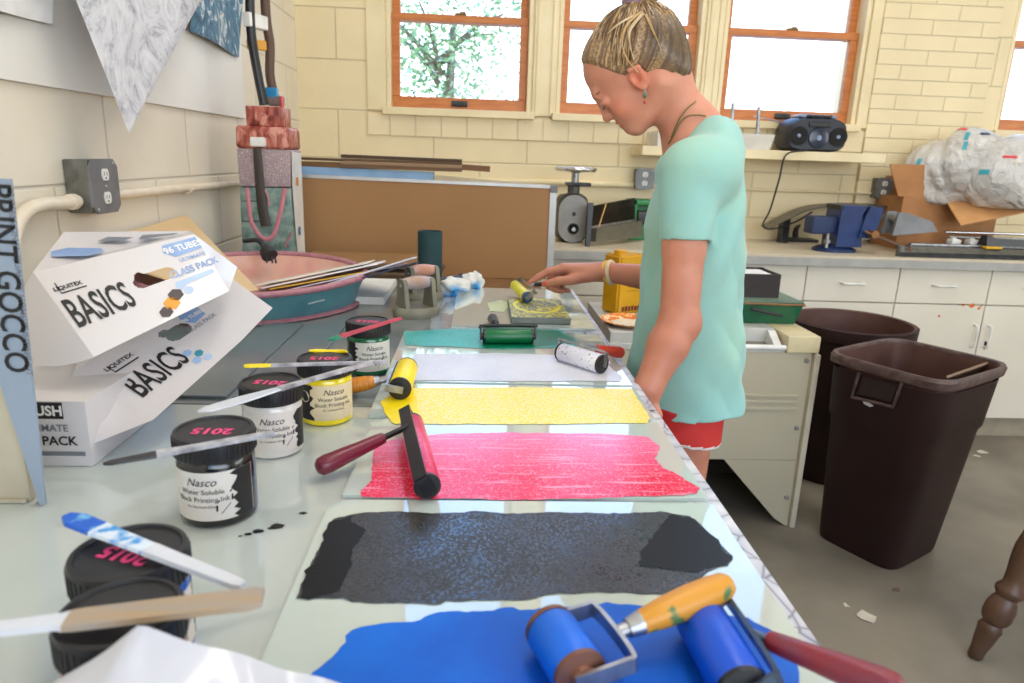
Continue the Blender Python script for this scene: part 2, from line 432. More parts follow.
for k in range(nunits):
    x0, x1 = xs0 + k*cw, xs0 + (k + 1)*cw
    vis = ony(740, 300, 3.23).x < x1 and x0 < ony(1024, 300, 3.23).x
    o = (x0, 3.23, 0)
    d = k - n0
    if d in (-1, 0, 1, 2):
        lab = {-1: 'white base cabinet behind the black box and green tray', 0: 'white base cabinet behind the round brown bin', 1: 'white base cabinet behind the square brown bin, orange flecks on its door', 2: 'white base cabinet to the right of the orange-flecked door, by the black drip'}[d]
        r = thing('base_cabinet', lab, 'cabinet', o, group='base cabinets under the window counter')
    elif d < -1:
        r = thing('base_cabinet', 'white base cabinet hidden behind the tan board and work table', 'cabinet', o, group='base cabinets under the window counter')
    else: continue
    MB().span((x0 + .001, 3.25, zk), (x1 - .001, YB - .01, ZCT - .0505)).span((x0 + .001, 3.30, 0), (x1 - .001, YB - .01, zk - .0005)).build('carcass', cabd_m, r, False)
    MB().span((x0 + .001, 3.285, 0), (x1 - .001, 3.2995, zk - .002)).build('kick_board', kick_m, r, False)
    dr = MB().span((x0 + .0025, 3.23, zg + .003), (x1 - .0025, 3.249, ZCT - .055), bev=.002).build('drawer', cab_m, r)
    def pull(a, b):
        a = Vector(a); b = Vector(b); o_ = Vector((0, -.028, 0)); e = (b - a).normalized()*.012
        return MB().tube(catmull([a, a + o_*.7 + e*.2, a + o_ + e, b + o_ - e, b + o_*.7 - e*.2, b], 4), .0055, 10)
    xm = (x0 + x1)/2; zm = (zg + ZCT - .05)/2 + .005
    pull((xm - .055, 3.231, zm), (xm + .055, 3.231, zm)).build('handle', handle_m, dr)
    do = MB().span((x0 + .0025, 3.23, zk + .004), (x1 - .0025, 3.249, zg - .003), bev=.002)
    if d == 1:
        rr = random.Random(5)
        for (px, py, s, mi) in ((972, 306, .018, 0), (979, 308, .012, 0), (981, 306, .008, 0), (939, 316, .010, 2), (963, 305, .01, 0)):
            q = ony(px, py, 3.2295); do.add([q + Vector((s*math.cos(a)*rr.uniform(.5, 1), 0, s*.8*math.sin(a)*rr.uniform(.5, 1))) for a in [6.28*i/9 for i in range(9)]], [list(range(9))], 1 + mi)
    if d == 2:
        q = ony(985, 345, 3.2295); do.add([q + Vector(v) for v in ((-.006, 0, .02), (.008, 0, .016), (.01, 0, -.008), (0, 0, -.028), (-.006, 0, -.01))], [[0, 1, 2, 3, 4]], 2)
    do = do.build('door', [cab_m] + splat, r)
    xh = x1 - .035 if d % 2 == 1 else x0 + .035
    pull((xh, 3.231, zg - .10), (xh, 3.231, zg - .21)).build('handle', handle_m, do)

# wall shelf, tray with rods, boombox
zsh = ony(800, 152, 3.72).z; xa_, xb_ = ony(640, 152, 3.6).x, ony(886, 160, 3.55).x
SH = MB().span((xa_, 3.55, zsh - .045), (xb_, YB - .027, zsh), bev=.003)
thing_mesh(SH, 'wall_shelf', CREAM, 'cream painted wall shelf under the window carrying the boombox', 'shelf', (xa_, 3.7, zsh))
# low slanted grey-white tray with upright rods
tx0, tx1 = ony(655, 150, 3.6).x, ony(770, 150, 3.6).x
t = thing('rod_rack', 'flat off-white rack with upright metal rods on the wall shelf', 'rack', ((tx0 + tx1)/2, 3.65, zsh + .001))
tray_m = M('off_white_board', (226, 222, 212), .5, col2=(208, 204, 196), ns=8)
MB().prism([(tx0, 3.56), (tx1 - .02, 3.56), (tx1, 3.72), (tx0, 3.78)], zsh + .001, zsh + .075, top=[(tx0, 3.56), (tx1, 3.555), (tx1 - .02, 3.73), (tx0, 3.79)]).build('rack_board', tray_m, t, True)
for px, pt in ((757, 107), (731, 103)):
    b = ony(px, 137, 3.62); b.z = zsh + .07; tp = ony(px + 2, pt, 3.62)
    MB().tube([b, tp], .009, 10).build('rod', STEEL, t)
    MB().lathe([(.016, 0), (.016, .012), (.009, .016)], 12, Matrix.Translation(b)).build('rod_collar', STEEL, t)

bb0, bb1 = ony(783, 153, 3.66).x, ony(842, 153, 3.66).x
bxm, bw_ = (bb0 + bb1)/2, bb1 - bb0
bz = zsh + .001; bh = ony(810, 119, 3.66).z - zsh
t = thing('boombox', 'dark blue-grey portable boombox radio standing on the wall shelf', 'radio', (bxm, 3.72, bz))
navy = M('dark_navy_plastic', (34, 40, 56), .38, col2=(26, 30, 44)); silv = M('silver_blue_plastic', (140, 158, 190), .3)
mesh_g = M('speaker_cloth', (20, 22, 26), .8, bump=.6, bs=600)
rings = []
for j in range(9):
    u = j/8; y = 3.62 + .2*u
    inset = .012*(1 - math.sin(PI*min(1, max(0, u*1.0))))**2
    ring = []
    for k in range(48):
        a = 2*PI*k/48; ca, sa = math.cos(a), math.sin(a); e = .38
        hx = (bw_/2 - inset)*math.copysign(abs(ca)**e, ca); hz = (bh/2 - inset)*math.copysign(abs(sa)**e, sa)
        zc = bz + bh/2 + hz
        if hz > 0: zc += .012*(1 - (hx/(bw_/2))**2)
        ring.append((bxm + hx*(1 - .06*(hz > 0)*abs(hz)/(bh/2)), y, zc))
    rings.append(ring)
MB().loft(rings).build('body', navy, t)
for s in (-1, 1):
    q = Matrix.Translation((bxm + s*bw_*.33, 3.619, bz + bh*.47)) @ Matrix.Rotation(PI/2, 4, 'X')
    sp = MB().lathe([(bw_*.14, -.004), (bw_*.15, .004), (bw_*.128, .006), (0, -.002)], 28, q).build('speaker', mesh_g, t)
    MB().lathe([(.010, .0), (.009, .006), (0, .008)], 16, q).build('cone', silv, sp)
MB().box((bxm, 3.616, bz + bh*.82), (bw_*.36, .01, bh*.16), bev=.004).build('tuner_panel', BLACKP, t)
MB().lathe([(bw_*.17, 0), (bw_*.16, .008), (.02, .012), (0, .012)], 24, Matrix.Translation((bxm, 3.62, bz + bh*.42)) @ Matrix.Rotation(PI/2, 4, 'X')).build('disc_door', M('gloss_navy', (44, 54, 76), .15), t)
MB().lathe([(.013, .0125), (.012, .015), (0, .015)], 20, Matrix.Translation((bxm, 3.62, bz + bh*.42)) @ Matrix.Rotation(PI/2, 4, 'X')).build('badge', silv, t)
MB().box((bxm, 3.70, bz + bh + .012), (bw_*.62, .11, .018), bev=.008).build('top_cover', silv, t)
for k in range(6): MB().box((bxm - .055 + k*.022, 3.64, bz + bh + .012), (.018, .02, .014), bev=.003).build('button', BLACKP, t)
pA = ony(784, 123, 3.8); MB().tube([(bb0 + .02, 3.8, bz + bh), pA, ony(753, 116, 3.79)], .003, 8).build('antenna', CHROME, t)
q1 = [Vector((bxm - bw_*.3, 3.60, zsh + .006)), Vector((bxm - bw_*.31, 3.54, zsh + .004)), ony(786, 155, 3.53), ony(779, 180, 3.54), ony(770, 210, 3.6), ony(763, 225, 3.65), ony(772, 229, 3.66), ony(795, 222, 3.7), ony(812, 212, 3.72)]
thing_mesh(MB().tube(catmull(q1, 8), .0045, 8), 'radio_cable', BLACKR, 'thin black power cord hanging from the boombox shelf', 'cord', (bxm, 3.6, zsh))

# conduits and boxes on the walls
wallpaint = M('wall_paint_on_pipe', (232, 222, 204), .45, col2=(220, 208, 188), ns=20)
def outlet_box(label, origin, mtx, rows, w=.105, h=.115, dpt=.05):
    r = thing('outlet_box', label, 'outlet', origin)
    gm = M('galvanised_box', (132, 132, 128), .4, .7, col2=(108, 108, 104), ns=30)
    b = MB().box((0, 0, dpt/2), (w, h, dpt), bev=.004); b.V = [mtx @ v for v in b.V]; b.build('box', gm, r)
    for (kx, ky, kz) in ((-w/2, -.02, .02), (-w/2, .025, .02)):
        m_ = mtx @ Matrix.Translation((kx, ky, kz)) @ Matrix.Rotation(-PI/2, 4, 'Y')
        MB().lathe([(.012, 0), (.012, .0015), (0, .0015)], 14, m_).build('knockout', gm, r)
    k = .018; cx, cy = w/2 + .002, h/2 + .002
    poly = [(-cx + k, -cy), (cx - k, -cy), (cx, -cy + k), (cx, cy - k), (cx - k, cy), (-cx + k, cy), (-cx, cy - k), (-cx, -cy + k)]
    cv = MB().prism(poly, dpt, dpt + .006, mtx).build('cover_plate', GREYP, r)
    for sx_ in rows:
        for sy_ in (-1, 1):
            e = [(.016*math.cos(a)*.95, max(-.0135, min(.0135, .018*math.sin(a)))) for a in [2*PI*i/20 for i in range(20)]]
            m_ = mtx @ Matrix.Translation((sx_, sy_*h*.22, 0))
            so = MB().prism(e, dpt + .006, dpt + .0085, m_, 0)
            for dx_ in (-.006, .006): so.prism([(dx_ - .001, -.002), (dx_ + .001, -.002), (dx_ + .001, .006), (dx_ - .001, .006)], dpt + .0085, dpt + .0088, m_, 1)
            so.prism([(-.003, -.010), (.003, -.010), (.002, -.006), (-.002, -.006)], dpt + .0085, dpt + .0088, m_, 1)
            so.build('socket', [WHITE, INKTXT], cv)
    for a_, b_ in ((-1, -1), (1, 1), (0, 0)):
        MB().lathe([(.004, dpt + .006), (.003, dpt + .0085), (0, dpt + .0085)], 10, mtx @ Matrix.Translation((a_*w*.36, b_*h*.43, 0))).build('screw', STEEL, cv)
    return r
# left wall
lw = Matrix(((0, 0, 1), (1, 0, 0), (0, 1, 0))).to_4x4()   # local x -> room y, local y -> z, local z -> +x
cb = (onx(103, 161, XL + .055) + onx(103, 211, XL + .055))/2
outlet_box('grey metal double outlet box on the left wall above the white cartons', (XL, cb.y, cb.z), Matrix.Translation((XL + .001, cb.y, cb.z)) @ lw, (0.0,), w=.12, h=.122, dpt=.055)
pA = onx(119, 194, XL + .018); pB = onx(241, 183, XL + .018)
pl = MB().tube([(XL + .02, cb.y + .061, pA.z), (XL + .02, 2.86, pB.z)], .0125, 14)
pl.tube([(XL + .02, 2.3, pB.z), (XL + .02, 2.32, pB.z)], .0155, 14)
thing_mesh(pl, 'conduit_pipe', wallpaint, 'cream painted conduit running from the grey outlet box toward the painted sculpture', 'pipe', (XL + .02, cb.y + .061, pA.z))
pD = onx(70, 202, XL + .025); e0 = Vector((XL + .025, cb.y - .062, pD.z))
el = [e0, e0 + Vector((0, -.05, 0)), onx(40, 205, XL + .025), onx(24, 214, XL + .025), onx(14, 235, XL + .025), onx(10, 280, XL + .025), onx(10, 330, XL + .025)]
pl = MB().tube(catmull(el, 8), .0145, 14); pl.tube([e0 + Vector((0, -.03, 0)), e0 + Vector((0, -.012, 0))], .018, 14)
pl.build('x', wallpaint); ob = bpy.data.objects['x']; ob.name = 'conduit_elbow'
tag(ob, 'cream painted conduit elbow bending down at the left end of the outlet box', 'pipe')
# back wall
bwm = Matrix(((1, 0, 0), (0, 0, -1), (0, 1, 0))).to_4x4()
cb = ony(645, 179, YB - .055); outlet_box('grey outlet box on the back wall behind the girl', (cb.x, YB, cb.z), Matrix.Translation((cb.x, YB - .001, cb.z)) @ bwm, (.0,), w=.10, h=.105)
cb2 = ony(884, 188, YB - .08); outlet_box('grey outlet box on the back wall left of the cardboard box', (cb2.x, YB, cb2.z), Matrix.Translation((cb2.x, YB - .026, cb2.z)) @ bwm, (.0,), w=.085, h=.105)
zz = ony(600, 184, YB).z
thing_mesh(MB().tube([(-.6, YB - .0165, zz), (cb.x - .052, YB - .0165, zz)], .016, 12), 'conduit_pipe', CREAM, 'cream conduit on the back wall left of the outlet box behind the girl', 'pipe', (0, YB - .02, zz))
zz = ony(830, 192, YB).z
thing_mesh(MB().tube([(cb.x + .06, YB - .016, zz), (xa - .005, YB - .016, zz)], .008, 10).tube([(xa - .005, YB - .036, zz), (cb2.x - .044, YB - .036, zz)], .008, 10).tube([(xa - .006, YB - .014, zz), (xa - .004, YB - .038, zz)], .008, 10), 'conduit_pipe', CREAM, 'thin painted conduit under the boombox shelf', 'pipe', (cb.x, YB - .02, zz))
q = ony(660, 142, YB - .01)
thing_mesh(MB().box((q.x, YB - .012, q.z), (.05, .02, .045), bev=.003), 'wall_bracket', M('brown_bracket', (140, 122, 96), .6), 'small brown bracket on the back wall by the chin of the girl', 'bracket', tuple(q))

# --- countertop items -------------------------------------------------
Z0 = ZCT + .0005
# bookbinding press with hand wheel
yp = 3.42
xL_, xR_ = ony(557, 225, yp).x, ony(587, 225, yp).x; xm = (xL_ + xR_)/2 + .005; wP = xR_ - xL_
zt = ony(570, 195, yp).z
t = thing('hand_press', 'grey cast-iron hand press with a round wheel on top, on the counter', 'press', (xm, yp, Z0))
iron = M('grey_cast_iron', (92, 90, 86), .5, .4, col2=(70, 68, 66), ns=20)
MB().box((xm, yp + .09, (Z0 + zt)/2), (wP, .16, zt - Z0), bev=.035, seg=4).build('housing', iron, t)
hh = zt - Z0; rr_ = wP*.49
pts = []
for k in range(40):
    a = 2*PI*k/40; pts.append((rr_*math.cos(a), rr_*math.sin(a) + (hh*.20 if math.sin(a) > 0 else -hh*.17)))
gc = Matrix.Translation((xm, yp + .01, Z0 + hh*.49)) @ bwm
cvr = MB().prism(pts, 0, .022, gc).build('gear_cover', M('light_grey_paint', (150, 150, 150), .4), t)
MB().lathe([(.028, .022), (.028, .024), (.021, .024), (.018, .01), (0, .01)], 24, gc @ Matrix.Translation((0, -hh*.19, 0))).build('bearing', BLACKP, cvr)
MB().lathe([(.012, .01), (.012, .045), (.009, .05), (0, .05)], 16, gc @ Matrix.Translation((0, -hh*.19, 0))).build('axle', STEEL, cvr)
MB().lathe([(.010, .022), (.009, .025), (0, .025)], 14, gc @ Matrix.Translation((0, hh*.12, 0))).build('bolt', BLACKP, cvr)
zc_ = ony(570, 185, yp).z; zw = ony(570, 170, yp).z
MB().lathe([(.05, zt - .01), (.05, zt), (.03, zt + .008), (.03, zc_)], 20, Matrix.Translation((xm, yp + .05, 0))).build('collar', iron, t)
MB().box((xm + .02, yp + .05, zc_ + .004), (wP*.8, .09, .016), bev=.003).build('yoke_plate', DSTEEL, t)
MB().lathe([(.018, zc_ + .01), (.018, zw - .012), (.03, zw - .008), (.032, zw)], 20, Matrix.Translation((xm + .005, yp + .05, 0))).build('spindle', STEEL, t)
wr = (ony(591, 170, yp).x - ony(548, 170, yp).x)/2
wh = MB().tube([(xm + .005 + wr*.9*math.cos(a), yp + .05 + wr*.9*math.sin(a), zw + .004) for a in [2*PI*k/36 for k in range(36)]], .011, 10, closed=True)
wh.lathe([(.035, zw - .006), (wr*.85, zw - .002), (wr*.85, zw + .004), (.03, zw + .01), (0, zw + .01)], 36, Matrix.Translation((xm + .005, yp + .05, 0)))
wh.build('hand_wheel', CHROME, t)
# slanted dark plate cutter beside it
t = thing('plate_shear', 'dark slanted metal cutting shear on the counter between press and green caddy', 'cutter', tuple(onz(600, 250, Z0)))
pa, pb, pc, pd = ony(590, 206, 3.36), ony(633, 198, 3.62), ony(633, 240, 3.62), ony(586, 252, 3.34)
pd.z = max(pd.z, Z0 + .02); pc.z = max(pc.z, Z0 + .02)
mid1, mid2 = pa.lerp(pd, .62), pb.lerp(pc, .58)
MB().slab([pa, pb, mid2, mid1], .012).build('blade_plate', M('smoked_steel', (58, 56, 52), .25, .8, col2=(82, 78, 72), ns=14), t)
bd = MB().slab([mid1 + Vector((0, -.02, 0)), mid2 + Vector((0, -.02, 0)), pc + Vector((0, -.02, 0)), pd + Vector((0, -.02, 0))], .05)
bd.build('bed', M('dull_alloy', (128, 124, 112), .45, .6, ns=30), t)
MB().tube([mid1 + Vector((0, -.03, 0)), mid2 + Vector((0, -.03, 0))], .009, 10).build('rail', STEEL, t)
MB().tube([ony(606, 204, 3.38), ony(597, 232, 3.33)], .0035, 8).build('gauge_rod', M('brass_rod', (190, 150, 90), .35, .9), t)
MB().slab([ony(587, 203, 3.34), ony(592, 203, 3.34), ony(588, 252, 3.32), ony(584, 252, 3.32)], .05).build('end_cheek', BLACKP, t)
# green caddy
pa, pb = ony(630, 199, 3.66), ony(646, 245, 3.66)
t = thing('green_caddy', 'bright green plastic caddy with a cutout on the counter, partly behind the girl', 'caddy', (pa.x + .06, 3.66, Z0))
gm = M('bright_green_plastic', (20, 128, 62), .35)
gb = MB(); x0_ = pa.x; z1_ = pa.z
gb.span((x0_, 3.62, Z0), (x0_ + .2, 3.76, Z0 + .075), bev=.006); gb.span((x0_, 3.62, Z0 + .07), (x0_ + .035, 3.76, z1_), bev=.006)
gb.span((x0_ + .17, 3.62, Z0 + .07), (x0_ + .2, 3.76, z1_), bev=.006); gb.span((x0_, 3.62, z1_ - .03), (x0_ + .2, 3.76, z1_), bev=.006); gb.span((x0_ + .03, 3.70, Z0 + .05), (x0_ + .18, 3.72, z1_ - .02))
gb.build('caddy_body', gm, t); MB().span((x0_ + .04, 3.63, Z0 + .08), (x0_ + .16, 3.69, Z0 + .15), bev=.01).build('caddy_liner', BLACKP, t)

# arched dark tool (staple/paper punch) and curved grey sheet behind the vise
a0, a1 = onz(778, 240, Z0), onz(815, 243, Z0)
t = thing('paper_punch', 'black two-armed lever punch on the counter left of the blue vise', 'punch', tuple((a0 + a1)/2))
MB().box((a0 + a1)/2 + Vector((.02, .03, .008)), (a1.x - a0.x + .02, .13, .016), bev=.005).build('punch_base', BLACKP, t)
for dx in (0, .075):
    b_ = Vector((a0.x + .03 + dx, a0.y + .03, Z0 + .014))
    MB().tube(catmull([b_, b_ + Vector((.0, 0, .05)), b_ + Vector((.04, .01, .085)), b_ + Vector((.085, .02, .09))], 6), [.022, .022, .021, .021, .02, .02, .02, .019, .018, .018, .017, .017, .016, .016, .015, .014, .013, .012, .011], 12).build('lever', BLACKP, t)
sh = []
for (px, py, y) in ((770, 228, 3.62), (790, 218, 3.66), (808, 210, 3.68), (830, 206, 3.69), (860, 205, 3.69), (905, 207, 3.69)):
    sh.append(ony(px, py, y))
shp = catmull(sh, 5)
rg = MB().loft([[p + Vector((0, 0, 0)), p + Vector((0, .12, .004)), p + Vector((0, .12, -.002)), p + Vector((0, 0, -.006))] for p in shp])
t = thing('ruler_sheet', 'long thin bent grey metal sheet arching behind the blue vise', 'metal sheet', tuple(sh[0]))
rg.build('sheet', M('dull_grey_sheet', (120, 116, 108), .35, .5, col2=(90, 86, 80), ns=12), t)
for p in (sh[1], sh[4]): MB().span((p.x - .02, p.y + .03, Z0), (p.x + .02, p.y + .09, p.z - .006), bev=.004).build('support_block', DSTEEL, t)
# blue bench vise
yv = 3.30; v0 = ony(850, 254, yv)
t = thing('bench_vise', 'blue cast bench vise bolted on the countertop', 'vise', (v0.x, yv + .05, Z0))
blu = M('blue_enamel', (28, 56, 114), .38, col2=(22, 44, 94), ns=12); blu2 = M('blue_enamel_dark', (24, 46, 92), .45)
X_ = lambda px, py=230: ony(px, py, yv).x
Z_ = lambda py, px=850: ony(px, py, yv).z
MB().lathe([(.105, Z0), (.105, Z0 + .012), (.085, Z0 + .022), (.06, Z0 + .03), (0, Z0 + .03)], 28, Matrix.Translation((X_(846), yv + .09, 0)), sx=1.0, sy=.85).build('swivel_base', blu2, t)
bd = MB(); bx0, bx1 = X_(840), X_(862)
bd.prism([(bx0, Z0 + .028), (bx1 + .02, Z0 + .028), (bx1, Z_(215)), (bx1 + .02, Z_(206)), (bx0 + .005, Z_(206)), (bx0, Z_(225))], -.075, .075, Matrix.Translation((0, yv + .09, 0)) @ bwm)
bd.build('fixed_jaw', blu, t, angle=30)
fj = MB()
fj.prism([(bx1 - .01, Z_(238)), (X_(876), Z_(238)), (X_(879), Z_(222)), (X_(881), Z_(207)), (bx1 + .03, Z_(206)), (bx1 + .012, Z_(215))], -.085, .085, Matrix.Translation((0, yv + .09, 0)) @ bwm)
fj.build('moving_jaw', blu, t, angle=30)
MB().box((X_(829), yv + .09, (Z_(218) + Z_(236))/2), (bx0 - X_(818) + .02, .1, Z_(218) - Z_(236)), bev=.01).build('slide_bar', blu2, t)
MB().box((bx0 + .005, yv + .09, Z_(208)), (.016, .15, .02), bev=.002).build('jaw_plate', DSTEEL, t)
MB().tube([(X_(871), yv + .0, Z_(233)), (X_(871), yv - .045, Z_(233))], .019, 14).build('screw_boss', M('worn_brass', (150, 104, 66), .4, .6), t)
h0, h1 = ony(864, 231, yv - .03), ony(911, 250, yv - .06); h1.z = max(h1.z, Z0 + .012)
MB().tube([h0, h1], .007, 10).tube([h1 - (h1 - h0)*.06, h1], .012, 10).build('handle_bar', M('brown_steel_bar', (120, 96, 80), .4, .7), t)
MB().tube([(X_(833), yv + .04, Z0 + .02), (X_(833), yv + .04, Z_(235))], .008, 10).lathe([(.016, 0), (.016, .014), (0, .014)], 12, Matrix.Translation((X_(833), yv + .04, Z0 + .045))).build('lock_bolt', STEEL, t)
# mat cutter / large flat paper cutter
q0 = onz(908, 259, Z0); 
t = thing('mat_cutter', 'long grey flat mat cutter with rails lying on the right end of the counter', 'cutter', (q0.x + .4, 3.35, Z0))
gx0, gx1 = onz(878, 246, Z0).x + .0, onz(1024, 262, Z0).x + .75
al = M('grey_alloy', (132, 132, 128), .35, .7, col2=(112, 112, 108), ns=25)
yb0, yb1 = 3.22, 3.50
base = [(q0.x, yb0), (gx1, yb0), (gx1, yb1), (gx0 - .0, yb1), (gx0 - .02, yb0 + .16)]
MB().prism(base, Z0, Z0 + .022).build('base_board', DSTEEL, t)
MB().prism([(q0.x + .01, yb0 + .005), (gx1 - .02, yb0 + .005), (gx1 - .02, yb1 - .02), (gx0 + .02, yb1 - .02), (gx0 + .01, yb0 + .16)], Z0 + .0225, Z0 + .045, top=[(q0.x + .03, yb0 + .03), (gx1 - .04, yb0 + .03), (gx1 - .04, yb1 - .04), (gx0 + .05, yb1 - .04), (gx0 + .04, yb0 + .16)]).build('bed_plate', al, t)
MB().lathe([(.02, 0), (.02, .05), (.012, .055), (0, .055)], 16, Matrix.Translation((q0.x + .02, yb0 + .025, Z0))).build('foot', al, t)
zr_ = Z0 + .085
MB().tube([(gx0 + .2, yb1 - .1, zr_), (gx1 - .05, yb1 - .1, zr_)], .007, 10).build('guide_rail', STEEL, t)
MB().tube([(gx0 + .2, yb1 - .06, zr_ + .02), (gx1 - .05, yb1 - .06, zr_ + .02)], .007, 10).build('guide_rail', CHROME, t)
MB().box(((q0.x + gx1)/2 + .0, yb0 + .09, Z0 + .052), (gx1 - q0.x - .2, .03, .012), bev=.003).build('straight_edge', STEEL, t)
hp = [(ony(890, 236, 3.4)), (ony(897, 213, 3.42)), (ony(904, 213, 3.42)), (ony(930, 222, 3.4)), (ony(935, 232, 3.4))]
MB().slab(hp, .02).build('hinge_cheek', GREYP, t); 
MB().slab([p + Vector((0, .1, 0)) for p in hp], .02).build('hinge_cheek', GREYP, t)
MB().tube([hp[1] + Vector((.02, -.02, -.03)), hp[1] + Vector((.02, .13, -.03))], .018, 14).build('hinge_pin', STEEL, t)
for px in (955, 973):
    cpos = ony(px, 235, yb0 + .16)
    MB().box((cpos.x, yb0 + .16, Z0 + .062), (.05, .05, .03), bev=.008).lathe([(.012, 0), (.01, .006), (0, .006)], 12, Matrix.Translation((cpos.x, yb0 + .16, Z0 + .077))).build('clamp', WHITE, t)
ca = ony(985, 240, yb0 + .07); 
MB().loft([[(ca.x + d, yb0 + .05, Z0 + .058), (ca.x + d, yb0 + .12, Z0 + .058), (ca.x + d, yb0 + .10, Z0 + .058 + h_), (ca.x + d, yb0 + .06, Z0 + .058 + h_)] for d, h_ in ((0, .05), (.06, .036), (.3, .03), (.36, .012))]).build('blade_carriage', BLACKP, t)
ta = ony(993, 247, yb0 + .03); MB().box((ta.x, yb0 + .035, Z0 + .052), (.085, .035, .012), bev=.005).build('yellow_knob_plate', M('yellow_tag', (230, 180, 30), .4), t)['label'] = 'yellow plate'
# cardboard box with open flaps
yc = 3.56
def O(px, py, y=yc): return ony(px, py, y)
k0, k1 = O(897, 236), O(943, 222)
bxw = k1.x - k0.x; zt_ = ony(920, 197, yc).z; zbt = Z0
t = thing('cardboard_box', 'open brown cardboard box with flaps spread, on the counter under plastic bags', 'box', (k0.x + .2, yc + .13, Z0))
x0_, x1_ = k0.x, k0.x + .52; y0_, y1_ = yc, YB - .05
cb_ = MB(); tk_ = .006
cb_.span((x0_, y0_, zbt), (x1_, y0_ + tk_, zt_)); cb_.span((x0_, y1_ - tk_, zbt), (x1_, y1_, zt_)); cb_.span((x0_, y0_ + tk_, zbt), (x0_ + tk_, y1_ - tk_, zt_)); cb_.span((x1_ - tk_, y0_ + tk_, zbt), (x1_, y1_ - tk_, zt_)); cb_.span((x0_ + tk_, y0_ + tk_, zbt), (x1_ - tk_, y1_ - tk_, zbt + tk_))
cb_.build('carton', CARD, t, False)
fl = [O(898, 196), O(943, 198), O(934, 165, yc + .02), O(890, 164, yc + .02)]
MB().slab(fl, tk_).build('flap', CARD, t, False)
f2 = [O(944, 197, yc - .003), O(1022, 206, yc - .003), O(1024, 212, yc - .2), O(962, 225, yc - .23)]
f2 = [Vector((O(944, 197).x, yc - .004, zt_)), Vector((O(1030, 205).x, yc - .004, zt_ + .0)), ony(1024, 212, yc - .21), ony(961, 225, yc - .21)]
MB().slab(f2, -tk_).build('flap', M('cardboard_light', (202, 150, 98), .75), t, False)
MB().slab([Vector((x0_ + .03, y1_, zt_)), Vector((x0_ + .3, y1_, zt_)), Vector((x0_ + .3, y1_ - .0, zt_ + .10)), Vector((x0_ + .03, y1_ - .0, zt_ + .10))], tk_).build('flap', CARD, t, False)
# translucent plastic bags full of white cups
bag_m, nt, b = new_mat('clear_plastic_bag')
vv = coords(nt); nn = node(nt, 'ShaderNodeTexNoise', Scale=7.0, Detail=6); nt.links.new(vv, nn.inputs['Vector'])
nt.links.new(ramp(nt, nn.outputs['Fac'], [(.35, c8(236, 238, 242)), (.55, c8(226, 224, 222)), (.72, c8(246, 247, 250))]), b.inputs['Base Color'])
b.inputs['Roughness'].default_value = .22; b.inputs['Alpha'].default_value = .74; b.inputs['Coat Weight'].default_value = .6
n2 = node(nt, 'ShaderNodeTexNoise', Scale=11.0, Detail=6, Distortion=1.8); nt.links.new(vv, n2.inputs['Vector'])
bp = node(nt, 'ShaderNodeBump', Strength=1.0, Distance=.035); nt.links.new(n2.outputs['Fac'], bp.inputs['Height']); nt.links.new(bp.outputs['Normal'], b.inputs['Normal'])
mark = [M('teal_print', (60, 170, 190), .4), M('red_print', (224, 60, 70), .4), M('black_logo_print', (50, 52, 60), .4)]
def bag(label, c, rad, seed, marks):
    bmh = bmesh.new(); bmesh.ops.create_icosphere(bmh, subdivisions=5, radius=1.0)
    rr = random.Random(seed); dirs = [(Vector((rr.gauss(0, 1), rr.gauss(0, 1), rr.gauss(0, 1))).normalized(), rr.uniform(.03, .11), rr.uniform(3, 8)) for _ in range(16)]
    for v in bmh.verts:
        n = v.co.normalized(); f = 1.0
        for d, a, k in dirs:
            f += a*.5*math.sin(k*n.dot(d) + 3*d.x)*.6
            f -= a*.35*max(0, 1 - abs(n.dot(d))*9)
        v.co = Vector((n.x*rad[0], n.y*rad[1], n.z*rad[2]))*f
        if v.co.z < -rad[2]*.72: v.co.z = -rad[2]*.72 + (v.co.z + rad[2]*.72)*.2
    root = thing('plastic_bag', label, 'bag', tuple(c))
    mb = MB().bm(bmh, 0, Matrix.Translation(c)); 
    o = mb.build('bag_film', bag_m, root, True, 180)
    for k in range(8):
        p = c + Vector((rr.uniform(-.35, .35)*rad[0], rr.uniform(-.05, .4)*rad[1], rr.uniform(-.3, .2)*rad[2]))
        q = Euler((rr.uniform(0, 3), rr.uniform(0, 3), 0)).to_matrix().to_4x4()
        MB().lathe([(.028, 0), (.04, .09), (.036, .09), (.025, .004)], 14, Matrix.Translation(p) @ q).build('cup', PAPER, root)
    # printed patches lying on the film
    for (px, py, mi, sx_, sz_) in marks:
        d = Vector(ray(px, py)).normalized(); best = None
        from mathutils.bvhtree import BVHTree
        bt = BVHTree.FromPolygons([tuple(v) for v in mb.V], mb.F)
        hit = bt.ray_cast(Vector(CAM), d)
        if hit[0] is None: continue
        fr = frame_of(hit[1]); 
        pm_ = MB(); n_ = 6
        for i in range(n_):
            for j in range(n_): pass
        pts = []
        for j in range(n_ + 1):
            for i in range(n_ + 1):
                q = hit[0] + fr @ Vector(((i/n_ - .5)*sx_, (j/n_ - .5)*sz_, 0)); hh_ = bt.find_nearest(q)
                pts.append(hh_[0] + hh_[1]*.002)
        pm_.add(pts, [[j*(n_+1)+i, j*(n_+1)+i+1, (j+1)*(n_+1)+i+1, (j+1)*(n_+1)+i] for j in range(n_) for i in range(n_)])
        pm_.build('printed_mark', mark[mi], root)
    return root
c1 = ony(972, 168, 3.60); c2 = ony(1003, 178, 3.52)
c1 = ony(962, 172, 3.62)
